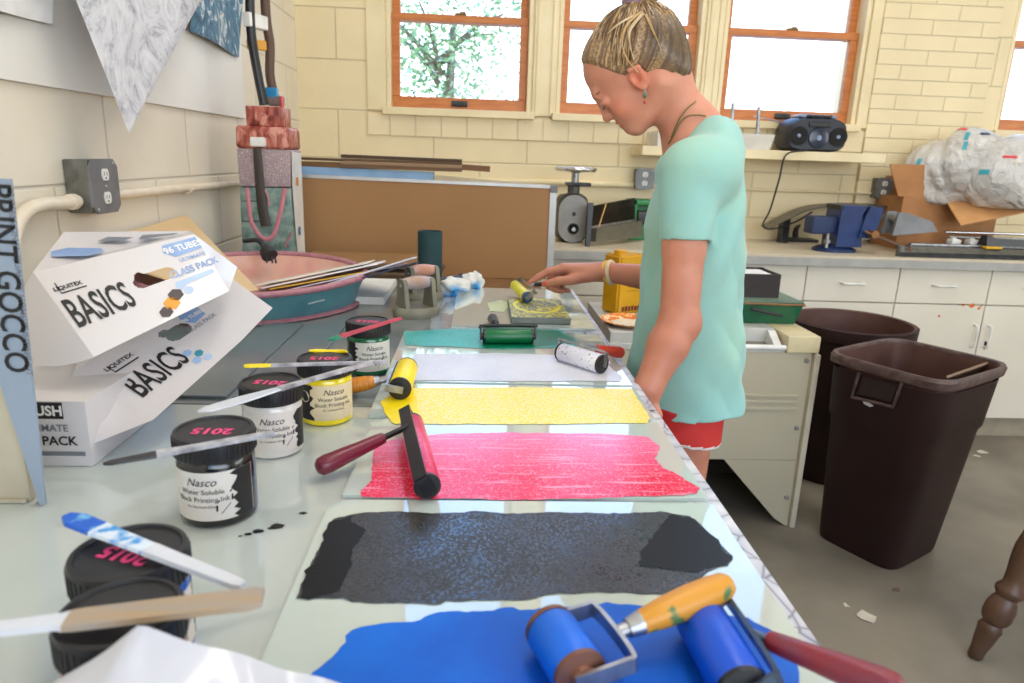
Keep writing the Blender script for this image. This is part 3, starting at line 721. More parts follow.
bag('clear plastic bag with teal and red print, half sunk in the cardboard box', c1, (.26, .20, .225), 4, [(962, 129, 1, .06, .02), (967, 136, 0, .02, .05), (965, 146, 0, .02, .05), (919, 162, 0, .02, .04), (985, 134, 2, .05, .02)])
bag('lumpy clear plastic bag leaning over the right front of the cardboard box', ony(1012, 178, 3.46), (.24, .19, .20), 9, [(984, 172, 0, .05, .025), (1010, 157, 1, .06, .015)])
# ================================================================== WORK TABLES
T = .93
tabw_m = M('pale_glass_over_white', (194, 202, 198), .09, col2=(184, 193, 190), ns=2.5, coat=.6, spec=.6)
tabg_m = M('grey_tabletop', (126, 134, 134), .17, col2=(108, 116, 118), ns=3, coat=.2, spec=.5)
tape_m, nt, b = new_mat('cracked_white_tape')
vv = coords(nt); vo = node(nt, 'ShaderNodeTexVoronoi', feature='DISTANCE_TO_EDGE', Scale=26.0); nt.links.new(vv, vo.inputs['Vector'])
n1 = node(nt, 'ShaderNodeTexNoise', Scale=9.0, Detail=6); nt.links.new(vv, n1.inputs['Vector'])
cA = ramp(nt, vo.outputs['Distance'], [(.0, c8(120, 118, 128)), (.035, c8(196, 196, 206)), (.3, c8(226, 226, 232))])
cB = ramp(nt, n1.outputs['Fac'], [(.42, (1, 1, 1)), (.62, (.72, .74, .82)), (.72, (.85, .6, .5))])
mx = node(nt, 'ShaderNodeMix', data_type='RGBA', blend_type='MULTIPLY'); mx.inputs[0].default_value = .8
nt.links.new(cA, mx.inputs[6]); nt.links.new(cB, mx.inputs[7]); nt.links.new(mx.outputs[2], b.inputs['Base Color']); b.inputs['Roughness'].default_value = .4
XT0, XT1, YT0, YTM, YT1 = XL + .02, .302, -.12, 1.075, 2.17
apron_m = M('painted_grey_apron', (120, 116, 110), .5); leg_m = M('brown_wood_leg', (110, 84, 60), .5, ns=10, stretch=(1, 1, .2))
def table(y0, y1, top_m, label, tape):
    r = thing('work_table', label, 'table', ((XT0 + XT1)/2, (y0 + y1)/2, 0))
    tp = MB().span((XT0, y0, T - .035), (XT1, y1, T), bev=.002).build('tabletop', top_m, r)
    MB().span((XT0 + .06, y0 + .06, T - .12), (XT1 - .06, y1 - .06, T - .0355)).build('apron', apron_m, r, False)
    for x in (XT0 + .07, XT1 - .07):
        for y in (y0 + .07, y1 - .07):
            MB().prism([(x - .022, y - .022), (x + .022, y - .022), (x + .022, y + .022), (x - .022, y + .022)], 0, T - .121, top=[(x - .03, y - .03), (x + .03, y - .03), (x + .03, y + .03), (x - .03, y + .03)]).build('leg', leg_m, r, False)
    mb = MB(); n = int((y1 - y0)/.05); rr = random.Random(int(y0*100) + 5)
    L = [(XT1 - .042 + rr.uniform(-.002, .002)) for _ in range(n + 1)]
    for i in range(n):
        ya, yb = y0 + (y1 - y0)*i/n, y0 + (y1 - y0)*(i + 1)/n
        mb.add([(L[i], ya, T + .0012), (XT1 + .001, ya, T + .0012), (XT1 + .001, yb, T + .0012), (L[i+1], yb, T + .0012)], [[0, 1, 2, 3]])
        mb.add([(XT1 + .001, ya, T - .036), (XT1 + .001, yb, T - .036), (XT1 + .001, yb, T + .0012), (XT1 + .001, ya, T + .0012)], [[0, 1, 2, 3]])
    mb.build('edge_tape', tape_m, r, False)
    return r
table(YT0, YTM - .002, tabw_m, 'near work table with a pale glassy top carrying red, black and blue ink', 1)
table(YTM + .002, YT1, tabg_m, 'far work table with a grey glassy top carrying the painted dish and carved block', 1)

# --- glass inking slabs
slab_m = M('inking_glass', (196, 208, 204), .04, col2=(188, 202, 198), ns=2, coat=1, spec=.6)
def film(poly_px, z, jag=.004, seed=1, sub=10, mi=0):
    rr = random.Random(seed); P = [onz(px, py, z) for px, py in poly_px]; out = []
    for i, p in enumerate(P):
        q = P[(i + 1) % len(P)]; L = (q - p).length; n = max(1, int(L/.006)); nv = Vector((-(q - p).y, (q - p).x, 0)).normalized()
        w = 0
        for k in range(n):
            w = w*.86 + rr.gauss(0, jag*.28); out.append(p.lerp(q, k/n) + nv*(w if k else 0))
    bmh = bmesh.new(); vs = [bmh.verts.new(p) for p in out]
    es = [bmh.edges.new((vs[i], vs[(i + 1) % len(vs)])) for i in range(len(vs))]
    bmesh.ops.triangle_fill(bmh, use_beauty=True, edges=es)
    for f in bmh.faces:
        f.normal_update()
        if f.normal.z < 0: f.normal_flip()
    mb = MB().bm(bmh, mi)
    for v in mb.V: v.z = z
    return mb
def ink_mat(name, c1, c2, speck=None, axis=0, rough=.3, fine=260, streak=0, lo=.4, hi=.62, grad=None, bump=.35, speck_lo=.6, speck_hi=.72, coat=0, spec=.5, stipple=0):
    m, nt, b = new_mat(name); v = coords(nt)
    n1 = node(nt, 'ShaderNodeTexNoise', Scale=7.0, Detail=5); nt.links.new(v, n1.inputs['Vector'])
    fac = n1.outputs['Fac']
    if grad:   # (axis, from, to): window reflections painted as a paler colour across the strip
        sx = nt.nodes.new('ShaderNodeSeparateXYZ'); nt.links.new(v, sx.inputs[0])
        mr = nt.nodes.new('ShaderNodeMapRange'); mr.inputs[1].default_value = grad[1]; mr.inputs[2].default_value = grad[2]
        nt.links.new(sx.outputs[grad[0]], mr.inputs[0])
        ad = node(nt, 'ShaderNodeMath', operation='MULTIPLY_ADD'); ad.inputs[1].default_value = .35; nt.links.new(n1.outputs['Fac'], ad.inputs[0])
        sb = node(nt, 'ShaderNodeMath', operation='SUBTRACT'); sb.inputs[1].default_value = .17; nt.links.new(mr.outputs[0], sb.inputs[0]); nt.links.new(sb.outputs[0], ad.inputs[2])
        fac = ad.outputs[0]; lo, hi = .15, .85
    col = ramp(nt, fac, [(lo, c8(c1)), (hi, c8(c2))])
    vf = coords(nt, (1, 1, 1)) if not streak else coords(nt, (.08, 1, 1))
    n2 = node(nt, 'ShaderNodeTexNoise', Scale=fine, Detail=2); nt.links.new(v, n2.inputs['Vector'])
    if speck:
        mx = node(nt, 'ShaderNodeMix', data_type='RGBA'); nt.links.new(col, mx.inputs[6]); mx.inputs[7].default_value = c8(speck)
        f2 = ramp(nt, n2.outputs['Fac'], [(speck_lo, (0, 0, 0)), (speck_hi, (1, 1, 1))]); nt.links.new(f2, mx.inputs[0]); col = mx.outputs[2]
    nt.links.new(col, b.inputs['Base Color'])
    bp = node(nt, 'ShaderNodeBump', Strength=bump, Distance=.00035); nt.links.new(n2.outputs['Fac'], bp.inputs['Height'])
    if streak:
        n3 = node(nt, 'ShaderNodeTexNoise', Scale=150.0, Detail=2); nt.links.new(vf, n3.inputs['Vector'])
        bp2 = node(nt, 'ShaderNodeBump', Strength=streak, Distance=.0008); nt.links.new(n3.outputs['Fac'], bp2.inputs['Height']); nt.links.new(bp.outputs['Normal'], bp2.inputs['Normal']); bp = bp2
        if speck:
            mx2 = node(nt, 'ShaderNodeMix', data_type='RGBA'); nt.links.new(col, mx2.inputs[6]); mx2.inputs[7].default_value = c8(speck); nt.links.new(ramp(nt, n3.outputs['Fac'], [(.56, (0, 0, 0)), (.68, (.7, .7, .7))]), mx2.inputs[0]); nt.links.new(mx2.outputs[2], b.inputs['Base Color'])
    nt.links.new(bp.outputs['Normal'], b.inputs['Normal'])
    if stipple:
        rm = ramp(nt, n2.outputs['Fac'], [(.40, (rough,)*3), (.60, (stipple,)*3)]); n4 = node(nt, 'ShaderNodeTexNoise', Scale=16.0, Detail=4); nt.links.new(v, n4.inputs['Vector'])
        r4 = ramp(nt, n4.outputs['Fac'], [(.36, (.0,)*3), (.66, (.24,)*3)]); ad4 = node(nt, 'ShaderNodeMath', operation='ADD'); nt.links.new(rm, ad4.inputs[0]); nt.links.new(r4, ad4.inputs[1]); nt.links.new(ad4.outputs[0], b.inputs['Roughness'])
    b.inputs['Roughness'].default_value = rough; b.inputs['Coat Weight'].default_value = coat; b.inputs['Coat Roughness'].default_value = .12; b.inputs['Specular IOR Level'].default_value = spec
    if coat: nt.links.new(bp.outputs['Normal'], b.inputs['Coat Normal'])
    return m
ZG = T + .0065; ZI = ZG + .0009
def inking_slab(poly, label, films, zb=T + .0005):
    cx = sum(p[0] for p in poly)/len(poly); cy = sum(p[1] for p in poly)/len(poly)
    r = thing('inking_slab', label, 'glass slab', (cx, cy, zb))
    MB().prism(poly, zb, ZG).build('glass_sheet', slab_m, r, False)
    for name, mb, mt in films: mb.build(name, mt, r, False)
    return r
blk = ink_mat('rolled_black_ink', (7, 7, 9), (16, 16, 20), speck=(60, 66, 84), rough=.10, fine=330, bump=.6, coat=0, spec=1.0, stipple=.6)
thick_blk = ink_mat('thick_black_ink', (7, 7, 8), (13, 13, 15), rough=.42, fine=260, bump=.6, spec=.25)
blu_i = ink_mat('rolled_blue_ink', (0, 104, 214), (0, 84, 192), spec=.3, rough=.45, fine=200, bump=.3, streak=.15)
red_i = ink_mat('rolled_red_ink', (232, 4, 70), (246, 116, 168), speck=(252, 176, 206), rough=.27, fine=330, streak=.9, grad=(1, -.10, .10), speck_lo=.55, speck_hi=.75)  # window glare painted into the colour, pinker toward the far edge
yel_i = ink_mat('rolled_yellow_ink', (252, 226, 20), (250, 222, 40), speck=(246, 236, 170), rough=.4, fine=260, bump=.25, speck_lo=.44, speck_hi=.58)
yel2 = ink_mat('solid_yellow_ink', (252, 226, 10), (246, 214, 8), rough=.4, fine=120)
wht_i = ink_mat('rolled_white_ink', (214, 214, 226), (226, 226, 236), speck=(244, 244, 250), rough=.35, fine=240)
grn_i = ink_mat('rolled_green_ink', (20, 146, 128), (40, 166, 150), speck=(96, 196, 190), rough=.35, fine=320, speck_lo=.5, speck_hi=.68)
grn2 = ink_mat('solid_green_ink', (6, 118, 78), (4, 108, 88), speck=(30, 140, 110), rough=.3, fine=200)
A_ = [(-.166, .27), (.287, .27), (.287, .745), (-.150, .745), (-.166, .727)]
inking_slab(A_, 'front glass slab with rolled-out black ink and blue ink', [
    ('black_ink_film', film([(333, 519), (360, 513), (470, 511), (560, 512), (660, 511), (690, 516), (706, 530), (720, 543), (733, 556), (728, 566), (705, 574), (690, 590), (640, 594), (560, 593), (520, 600), (440, 604), (352, 602), (344, 598), (296, 598), (300, 588)], ZI, .0035, 3), blk),
    ('thick_black_edge', film([(333, 520), (352, 515), (366, 530), (352, 556), (340, 590), (300, 597), (302, 586)], ZI + .0004, .006, 5), thick_blk),
    ('thick_black_patch', film([(672, 514), (690, 517), (706, 530), (720, 543), (732, 556), (722, 566), (690, 572), (640, 566), (648, 540), (660, 525)], ZI + .0004, .006, 6), thick_blk),
    ('blue_ink_film', film([(346, 642), (352, 630), (420, 620), (432, 614), (520, 610), (600, 604), (690, 606), (740, 616), (775, 632), (795, 655), (800, 690), (700, 760), (500, 780), (300, 720), (313, 672)], ZI, .004, 8), blu_i)])
B_ = [(-.155, .757), (.287, .757), (.287, .80), (.287, 1.008), (-.135, 1.008), (-.155, .985)]
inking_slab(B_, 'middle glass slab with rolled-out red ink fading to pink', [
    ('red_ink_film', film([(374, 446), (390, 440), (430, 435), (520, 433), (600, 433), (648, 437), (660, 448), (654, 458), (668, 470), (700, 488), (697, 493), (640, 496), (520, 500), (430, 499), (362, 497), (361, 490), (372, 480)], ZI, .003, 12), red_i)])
C_ = [(-.165, 1.02), (.287, 1.02), (.287, 1.178), (-.165, 1.178)]
inking_slab(C_, 'glass slab with a strip of rolled-out yellow ink', [
    ('yellow_ink_film', film([(412, 388), (520, 387), (632, 389), (650, 418), (648, 423), (540, 424), (400, 424), (408, 405)], ZI, .0022, 15), yel_i),
    ('thick_yellow_patch', film([(390, 395), (412, 387), (418, 402), (416, 423), (395, 424), (384, 411), (380, 402)], ZI + .0004, .003, 16), yel2)])
D_ = [(-.165, 1.19), (.287, 1.19), (.287, 1.56), (-.165, 1.56)]
inking_slab(D_, 'glass slab with white ink in front and green ink behind', [
    ('white_ink_film', film([(414, 354), (500, 353), (600, 356), (622, 378), (620, 381), (520, 381), (406, 380)], ZI, .0025, 18), wht_i),
    ('green_ink_film', film([(404, 332), (440, 329), (500, 329), (560, 330), (578, 341), (574, 347), (500, 349), (406, 345)], ZI, .0022, 20), grn_i),
    ('thick_green_patch', film([(478, 341), (500, 331), (555, 330), (574, 338), (578, 344), (530, 347), (486, 348)], ZI + .0004, .003, 21), grn2)])
E_ = [(-.06, 1.62), (.29, 1.62), (.29, 2.13), (-.06, 2.13)]
inking_slab(E_, 'clear glass slab under the carved block at the far end of the far table', [
    ('yellow_smudge', film([(487, 303), (500, 300), (512, 304), (505, 312), (490, 311)], ZI, .003, 23), M('pale_yellow_smear', (206, 216, 160), .3))])
F_ = [(-.80, 1.10), (-.60, 1.10), (-.60, 1.56), (-.80, 1.56)]
dslab = M('grey_glass_sheet', (118, 128, 132), .16, col2=(106, 116, 120), ns=3)
for xa_s, xb_s, ya_s, yb_s, lab in ((-.50, -.41, 1.10, 1.62, 'narrow grey glass sheet on the far table, left one of a pair'), (-.40, -.31, 1.10, 1.62, 'narrow grey glass sheet on the far table, right one of a pair')):
    thing_mesh(MB().span((xa_s, ya_s, T + .0005), (xb_s, yb_s, T + .005), bev=.0012), 'glass_sheet', dslab, lab, 'glass sheet', ((xa_s + xb_s)/2, (ya_s + yb_s)/2, T + .0005))
tag(film([(433, 287), (478, 285), (484, 332), (430, 333)], T + .0012, .001, 2).build('plastic_sheet', M('clear_film', (190, 202, 214), .08, coat=1, alpha=.75), None, False), 'clear shiny plastic sheet in front of the blue-stained cloths on the far table', 'plastic sheet')

# black ink drips on the near table
dr = MB(); rr = random.Random(9)
for (px, py, s) in ((248, 534, .004), (258, 531, .006), (277, 526, .008), (271, 528, .003), (303, 513, .004), (240, 536, .002)):
    c = onz(px, py, T + .0008); n = 10
    dr.add([c + Vector((s*1.2*math.cos(6.28*i/n)*rr.uniform(.7, 1.1), s*.8*math.sin(6.28*i/n)*rr.uniform(.7, 1.1), 0)) for i in range(n)], [list(range(n))])
tag(dr.build('ink_drips', M('drip_black', (16, 16, 18), .3), None, False), 'black ink drips on the near table beside the black ink jar', 'ink drips', kind='stuff')

# ------------------------------------------------------------------ jars
lid_m = M('black_jar_lid', (26, 26, 30), .42, col2=(34, 34, 38), ns=30)
pink_t = M('pink_marker', (232, 70, 130), .5)
labp = M('jar_label_paper', (226, 220, 214), .6)
def jar(px, py, label, body_col, label_side, r=.039, h=.072, hl=.027, lidtxt='2015', lidrot=0, labcol=None, blackpatch='right', logo=False, tint=None, spots=False, by_lid=False):
    c = onz(px, py, T + h + hl) if by_lid else onz(px, py, T) + Vector((0, r*.93, 0)); c.z = T + .0006
    o = thing('ink_jar', label, 'jar', tuple(c))
    bm_ = M('jar_plastic_' + label.split()[0], body_col, .18, coat=.5, ns=30)
    mt = Matrix.Translation(c)
    MB().lathe([(r*.90, 0), (r*.985, .003), (r, .009), (r, h - .006), (r*.95, h), (r*.90, h + .003), (r*.88, h + .012)], 48, mt).build('jar_body', bm_, o)
    lid = MB().lathe([(r*1.02, h + .002), (r*1.05, h + .004), (r*1.05, h + hl - .004), (r*1.02, h + hl), (r*.93, h + hl + .0005), (r*.91, h + hl - .0015), (0, h + hl - .0015)], 48, mt)
    for k in range(48):
        a = 2*PI*k/48; d = Vector((math.cos(a), math.sin(a), 0))
        lid.box(c + d*r*1.05 + Vector((0, 0, h + hl*.5)), (.0012, .0016, hl*.7), Euler((0, 0, a)).to_matrix())
    lo = lid.build('lid', lid_m, o)
    if lidtxt:
        m_ = Matrix.Translation(c + Vector((0, -r*.12, h + hl - .0013))) @ Matrix.Rotation(lidrot, 4, 'Z')
        MB().text(lidtxt, .022, m_, 0, sx=1.0, bold=.0008, depth=.0003).build('marker_writing', pink_t, lo, False)
    # printed label wrapped on the front
    ang = math.atan2(-c.x, c.y)*0 + math.atan2(c.x, -c.y)   # angle of the viewer side
    view = math.atan2(-c.y, -c.x) + label_side
    z0, z1 = h*.14, h*.90; n = 40; R = r + .0004; half = 1.25
    lb = MB()
    lb.grid(lambda u, v: c + Vector((R*math.cos(view - half + 2*half*u), R*math.sin(view - half + 2*half*u), z0 + (z1 - z0)*v)), n, 1, 0)
    rr = random.Random(px)
    # ragged black band
    sgn = 1 if blackpatch == 'right' else -1
    e0 = half*.98*sgn; w = [rr.uniform(.42, .66) for _ in range(15)]
    R2 = R + .0003; vs = []; fs = []
    for j in range(15):
        z = z0 + (z1 - z0)*j/14
        for i in range(7):
            a = view + e0 - sgn*w[j]*i/6; vs.append(c + Vector((R2*math.cos(a), R2*math.sin(a), z)))
    for j in range(14):
        for i in range(6): fs.append([j*7+i, j*7+i+1, j*7+7+i+1, j*7+7+i] if sgn < 0 else [j*7+i+1, j*7+i, j*7+7+i, j*7+7+i+1])
    lb.add(vs, fs, 1)
    def wrap(text, size, dz, off, sx=1, shear=0, mat=1, bold=.0):
        a = view + off
        m_ = Matrix.Translation(c + Vector((R2*math.cos(a), R2*math.sin(a), z0 + (z1 - z0)*dz))) @ (Matrix((Vector((-math.sin(a), math.cos(a), 0)), Vector((0, 0, 1)), Vector((math.cos(a), math.sin(a), 0)))).transposed().to_4x4())
        lb.text(text, size, m_, mat, sx=sx, bend=R2, shear=shear, bold=bold)
    o_ = -.16*sgn
    wrap('Nasco', .0125, .80, o_, shear=.35); wrap('Water Soluble', .0082, .60, o_); wrap('Block Printing Ink', .0082, .44, o_); wrap('for linoleum block', .0045, .30, o_)
    # little drawing of a brayer / block
    a = view + (.42*sgn); 
    def patch(u0, u1, v0, v1, mat, sk=0):
        lb.add([c + Vector((R2*1.002*math.cos(view + u), R2*1.002*math.sin(view + u), z0 + (z1 - z0)*v)) for u, v in ((u0, v0), (u1, v0 + sk), (u1, v1 + sk), (u0, v1))], [[0, 1, 2, 3]], mat)
    if spots:
        patch(.18, .62, .18, .30, 1, .22); patch(.22, .60, .36, .40, 1, .22); patch(.30, .55, .12, .15, 2, .2)
    if logo:
        for rad, mi in ((.009, 0), (.006, 1)):
            lb.add([c + Vector((R2*1.004*math.cos(view + e0 - sgn*.22 + rad*math.cos(q)/R2), R2*1.004*math.sin(view + e0 - sgn*.22 + rad*math.cos(q)/R2), z0 + (z1 - z0)*.66 + rad*math.sin(q))) for q in [2*PI*i/16 for i in range(16)]], [list(range(16))], mi)
            R2 += .00025
    lb.build('printed_label', [labp if not labcol else M('jar_label_tinted', labcol, .6), INKTXT, GREYTXT], o, True, 60)
    return o, c, T + .0006 + h + hl
jblack, cK, zK = jar(208, 529, 'black ink jar with a torn white label, a pale knife across its lid', (20, 20, 24), -.28, r=.041, h=.074, spots=True, lidrot=PI)
jwhite, cW, zW = jar(267, 460, 'white ink jar between the black jar and the yellow jar', (226, 220, 216), .1, lidrot=PI*.96, labcol=(222, 214, 208), blackpatch='right', spots=True)
jyel, cY, zY = jar(322, 427, 'yellow ink jar with black lid and cream label', (246, 222, 30), .12, labcol=(226, 208, 170), blackpatch='left', logo=True, lidrot=PI)
jgrn, cG, zG_ = jar(366, 377, 'dark green ink jar with white label, rearmost of the jars', (10, 100, 62), .12, labcol=(216, 214, 206), blackpatch='left', spots=True, lidrot=PI*.95)
jbl1, cB1, zB1 = jar(129, 551, 'blue ink jar with a blue-tipped plastic knife across its lid', (20, 96, 190), .7, r=.041, h=.066, lidtxt='2015', lidrot=PI*.9, by_lid=True)
jred, cB2, zB2 = jar(120, 611, 'ink jar with an orange-red band, nearest of the jars, partly behind the plastic sheet', (206, 84, 60), .9, r=.0385, h=.066, lidtxt='PHO', lidrot=.35, by_lid=True)
# yellow ink smeared on the rim of the yellow jar
MB().tube([cY + Vector((.036*math.cos(a), .036*math.sin(a), .0985 + .003*math.sin(a*3))) for a in [.6 + 1.9*i/12 for i in range(13)]], [.0015 + .003*math.sin(PI*i/12) for i in range(13)], 8).build('ink_smear', yel2, jyel)

# ------------------------------------------------------------------ knives, spatulas and sticks lying on the jars
def strip(name, label, cat, p0, p1, widths, th=.002, mats=None, tip=None, split=None, parts=None, tilt=0, bow=0):
    """flat tool from p0 to p1; widths = [(t, half width)]; parts = [(name, t0, t1, material)]"""
    p0 = Vector(p0); p1 = Vector(p1); d = p1 - p0; s = Vector((0, 0, 1)).cross(d).normalized(); s = (Matrix.Rotation(tilt, 3, d.normalized()) @ s); n = d.normalized().cross(s)
    if n.z < 0: n = -n
    def hw(t):
        for (a, wa), (b, wb) in zip(widths, widths[1:]):
            if a <= t <= b: return wa + (wb - wa)*(t - a)/max(1e-6, b - a)
        return widths[-1][1]
    root = thing(name, label, cat, tuple((p0 + p1)/2))
    for pn, t0, t1, mt, thk in parts:
        rings = []
        for i in range(17):
            t = t0 + (t1 - t0)*i/16; c = p0 + d*t + n*(bow*math.sin(PI*t)); w = hw(t)
            rings.append([c - s*w - n*thk*.5, c + s*w - n*thk*.5, c + s*w*.92 + n*thk*.5, c - s*w*.92 + n*thk*.5])
        MB().loft(rings).build(pn, mt, root, True, 30)
    return root
icew = M('translucent_white_plastic', (222, 226, 236), .25, coat=.3, alpha=.96)
bluei = M('blue_ink_coat', (16, 92, 200), .4, col2=(120, 190, 230), ns=60, lo=.55, hi=.7)
bluemix = M('blue_smeared_plastic', (214, 226, 240), .35, col2=(60, 150, 220), ns=70, lo=.5, hi=.62)
strip('plastic_knife', 'white plastic knife with a blue inked tip lying across the blue jar lid', 'knife', onz(66, 516, zB1 + .012), onz(243, 586, zB1 + .003), [(0, .004), (.06, .0095), (.2, .009), (.3, .008), (.7, .006), (.97, .005), (1, .003)], parts=[('inked_tip', 0, .2, bluei, .003), ('blade', .2, .5, bluemix, .003), ('handle', .5, 1, icew, .004)])
bladew = M('stained_wood_spatula', (162, 152, 142), .45, col2=(176, 150, 118), ns=14, stretch=(1, 6, 1))
strip('spatula', 'grey-brown wooden spatula with a white handle across the nearest jar lid', 'spatula', onz(-12, 630, zB2 + .006), onz(263, 597, zB2 + .012), [(0, .006), (.25, .007), (.28, .010), (.9, .011), (.97, .012), (1, .009)], parts=[('handle', 0, .27, icew, .004), ('blade', .27, 1, bladew, .004)])
greyw = M('grey_smeared_plastic', (190, 190, 196), .35, col2=(120, 120, 128), ns=50)
strip('palette_knife', 'white plastic knife with a black inked tip across the black jar lid', 'knife', onz(103, 464, zK + .004), onz(274, 433, zK + .008), [(0, .001), (.04, .005), (.25, .008), (.33, .0075), (.42, .0055), (.9, .005), (1, .004)], parts=[('inked_tip', 0, .29, M('black_ink_coat', (30, 30, 34), .4), .002), ('handle', .29, 1, greyw, .004)])
strip('palette_knife', 'grey translucent plastic knife propped over the white and yellow jar lids', 'knife', onz(198, 412, zW - .006), onz(372, 362, zY + .010), [(0, .002), (.05, .010), (.22, .0115), (.38, .007), (.45, .0045), (.95, .0045), (1, .003)], parts=[('blade', 0, .42, icew, .002), ('handle', .42, 1, greyw, .0045)])
strip('plastic_stick', 'thin white plastic stick with a yellow tip across the yellow jar lid', 'stick', onz(244, 366, zY + .012), onz(386, 362, zY + .006), [(0, .002), (.03, .005), (.16, .0045), (.2, .003), (1, .003)], parts=[('inked_tip', 0, .18, yel2, .003), ('handle', .18, 1, greyw, .004)])
pinkp = M('pink_plastic', (196, 62, 88), .4, col2=(170, 60, 80), ns=30)
strip('plastic_stick', 'pink plastic stick with a teal inked tip across the green jar lid', 'stick', onz(328, 340, zG_ - .012), onz(401, 318, zG_ + .014), [(0, .003), (.08, .009), (.3, .007), (.5, .0055), (1, .004)], parts=[('inked_tip', 0, .16, M('teal_ink_coat', (20, 140, 110), .4), .003), ('handle', .16, 1, pinkp, .004)])

# ------------------------------------------------------------------ brayers
def brayer(label, A, B, r, off, t_handle, H1, hprof, shaft, m_roll, m_frame, m_handle, m_cap=None, strap_w=.010, ferrule=None, rollname='roller', bar=True, cap2=None):
    A = Vector(A); B = Vector(B); ax = (B - A).normalized(); L = (B - A).length; off = Vector(off)
    root = thing('brayer', label, 'brayer', tuple((A + B)/2 - Vector((0, 0, r))))
    mt = Matrix.Translation(A) @ frame_of(ax).to_4x4()
    MB().lathe([(r*.93, 0), (r, .003), (r, L - .003), (r*.93, L)], 40, mt).build(rollname, m_roll, root)
    for z, s in ((0, -1), (L, 1)):
        MB().lathe([(r*.98, z - s*.0005), (r*.98, z + s*.004), (r*.5, z + s*.005), (r*.45, z + s*.008), (0, z + s*.009)][::1], 32, mt).build('end_cap', m_cap or BLACKP, root)
    a0, b0 = A - ax*.009, B + ax*.009
    fr = MB(); path = [a0, a0 + off*.6, a0 + off, b0 + off, b0 + off*.6, b0]
    # flat strap bent round the roller
    nrm = off.normalized(); w = strap_w; th = .0018
    sd = ax.cross(nrm).normalized()
    pts = catmull([a0 - nrm*w*.5, a0 + off*.75, a0 + off*.98 + ax*.006, b0 + off*.98 - ax*.006, b0 + off*.75, b0 - nrm*w*.5], 6)
    rings = []
    for i, p in enumerate(pts):
        d = (pts[min(i+1, len(pts)-1)] - pts[max(i-1, 0)]).normalized(); n = sd.cross(d).normalized()
        rings.append([p - sd*w*.5 - n*th, p + sd*w*.5 - n*th, p + sd*w*.5 + n*th, p - sd*w*.5 + n*th])
    fr.loft(rings); fr.build('frame', m_frame, root, True, 30)
    H0 = (a0 + off).lerp(b0 + off, t_handle); H1 = Vector(H1); hd = (H1 - H0)
    S1 = H0 + hd*shaft
    MB().tube([H0, S1], .0042 if not ferrule else .006, 12).build('shaft', m_frame if ferrule is None else ferrule, root)
    n = len(hprof); pp = [S1 + (H1 - S1)*t for t, _ in hprof]
    h = MB().tube(pp, [q for _, q in hprof], 20).build('handle', m_handle, root)
    if ferrule: MB().tube([S1 - hd*.06, S1 + hd*.05], [hprof[0][1]*1.02, hprof[1][1]*1.03], 20).build('ferrule', ferrule, root)
    return root
sp_prof = [(0, .0062), (.02, .0078), (.12, .0085), (.35, .0095), (.6, .0112), (.85, .0125), (.94, .0115), (.985, .007), (1, .002)]
wd_prof = [(0, .0075), (.05, .0095), (.3, .0125), (.55, .0135), (.8, .0128), (.93, .0115), (.985, .008), (1, .003)]
maroon = M('maroon_handle', (112, 30, 52), .3, col2=(96, 24, 44)); redh = M('red_handle', (196, 58, 34), .3, col2=(170, 44, 30)); woodh = M('honey_wood_handle', (212, 148, 58), .38, col2=(188, 122, 40), ns=14, stretch=(4, 4, 1))
woods = M('paint_stained_wood', (214, 148, 48), .4, col2=(84, 120, 70), ns=24, lo=.66, hi=.70)
zr = ZI + .0175
brayer('red-inked brayer with a maroon handle on the red ink', onz(427, 485, zr), onz(412, 424, zr), .0165, (-.010, 0, .018), .70, onz(316, 469, T + .018), sp_prof, .28,
       ink_mat('red_roller_ink', (230, 60, 112), (214, 30, 84), speck=(250, 130, 165), rough=.3), M('black_strap', (40, 40, 44), .3, .6), maroon, strap_w=.017)
zr = ZI + .018
brayer('white-inked brayer with a red handle on the white ink', onz(562, 352, zr), onz(601, 364, zr), .0185, (.004, .012, .022), .55, onz(622, 353, T + .017), sp_prof, .3,
       ink_mat('white_roller_ink', (214, 212, 226), (232, 232, 240), speck=(140, 140, 160), rough=.35, fine=160), STEEL, redh, strap_w=.008)
zr = ZI + .0195
brayer('yellow-inked brayer with an orange wooden handle, beside the yellow jar', onz(400, 388, zr), onz(407, 368, zr), .0195, (-.022, 0, .004), .35, onz(341, 388, T + .017), wd_prof, .26,
       yel2, STEEL, M('orange_wood_handle', (206, 136, 34), .45, col2=(180, 104, 24), ns=60, stretch=(6, 1, 1)), ferrule=STEEL, strap_w=.012)
zr = ZI + .0165
brayer('green-inked brayer with a black frame on the green ink', onz(485, 336, zr), onz(531, 336, zr), .0165, (0, .012, .020), .3, onz(492, 318, T + .016), sp_prof, .3,
       ink_mat('green_roller_ink', (10, 108, 62), (6, 96, 54), rough=.3, fine=120), BLACKP, BLACKP, strap_w=.014)
zr = ZI + .021
brayer('blue-inked brayer with a stained wooden handle, nearest on the blue ink', onz(579, 673, zr), onz(551, 630, zr), .0215, (.042, .012, .006), .5, onz(731, 583, T + .055), wd_prof, .16,
       ink_mat('blue_roller_ink', (0, 106, 226), (0, 90, 204), rough=.4, fine=120), STEEL, woods, m_cap=M('copper_cap', (136, 92, 74), .4, .6), ferrule=STEEL, strap_w=.014)
brayer('blue-inked brayer with a red handle at the near table corner', onz(742, 690, zr), onz(700, 618, zr), .0215, (.026, .006, .012), .5, onz(905, 694, T + .05), sp_prof, .12,
       ink_mat('deep_blue_roller_ink', (0, 84, 214), (0, 70, 190), rough=.35, fine=120), M('steel_blue_strap', (96, 112, 140), .3, .8), M('dark_red_handle', (140, 32, 44), .35, col2=(120, 50, 70), ns=40), strap_w=.018)

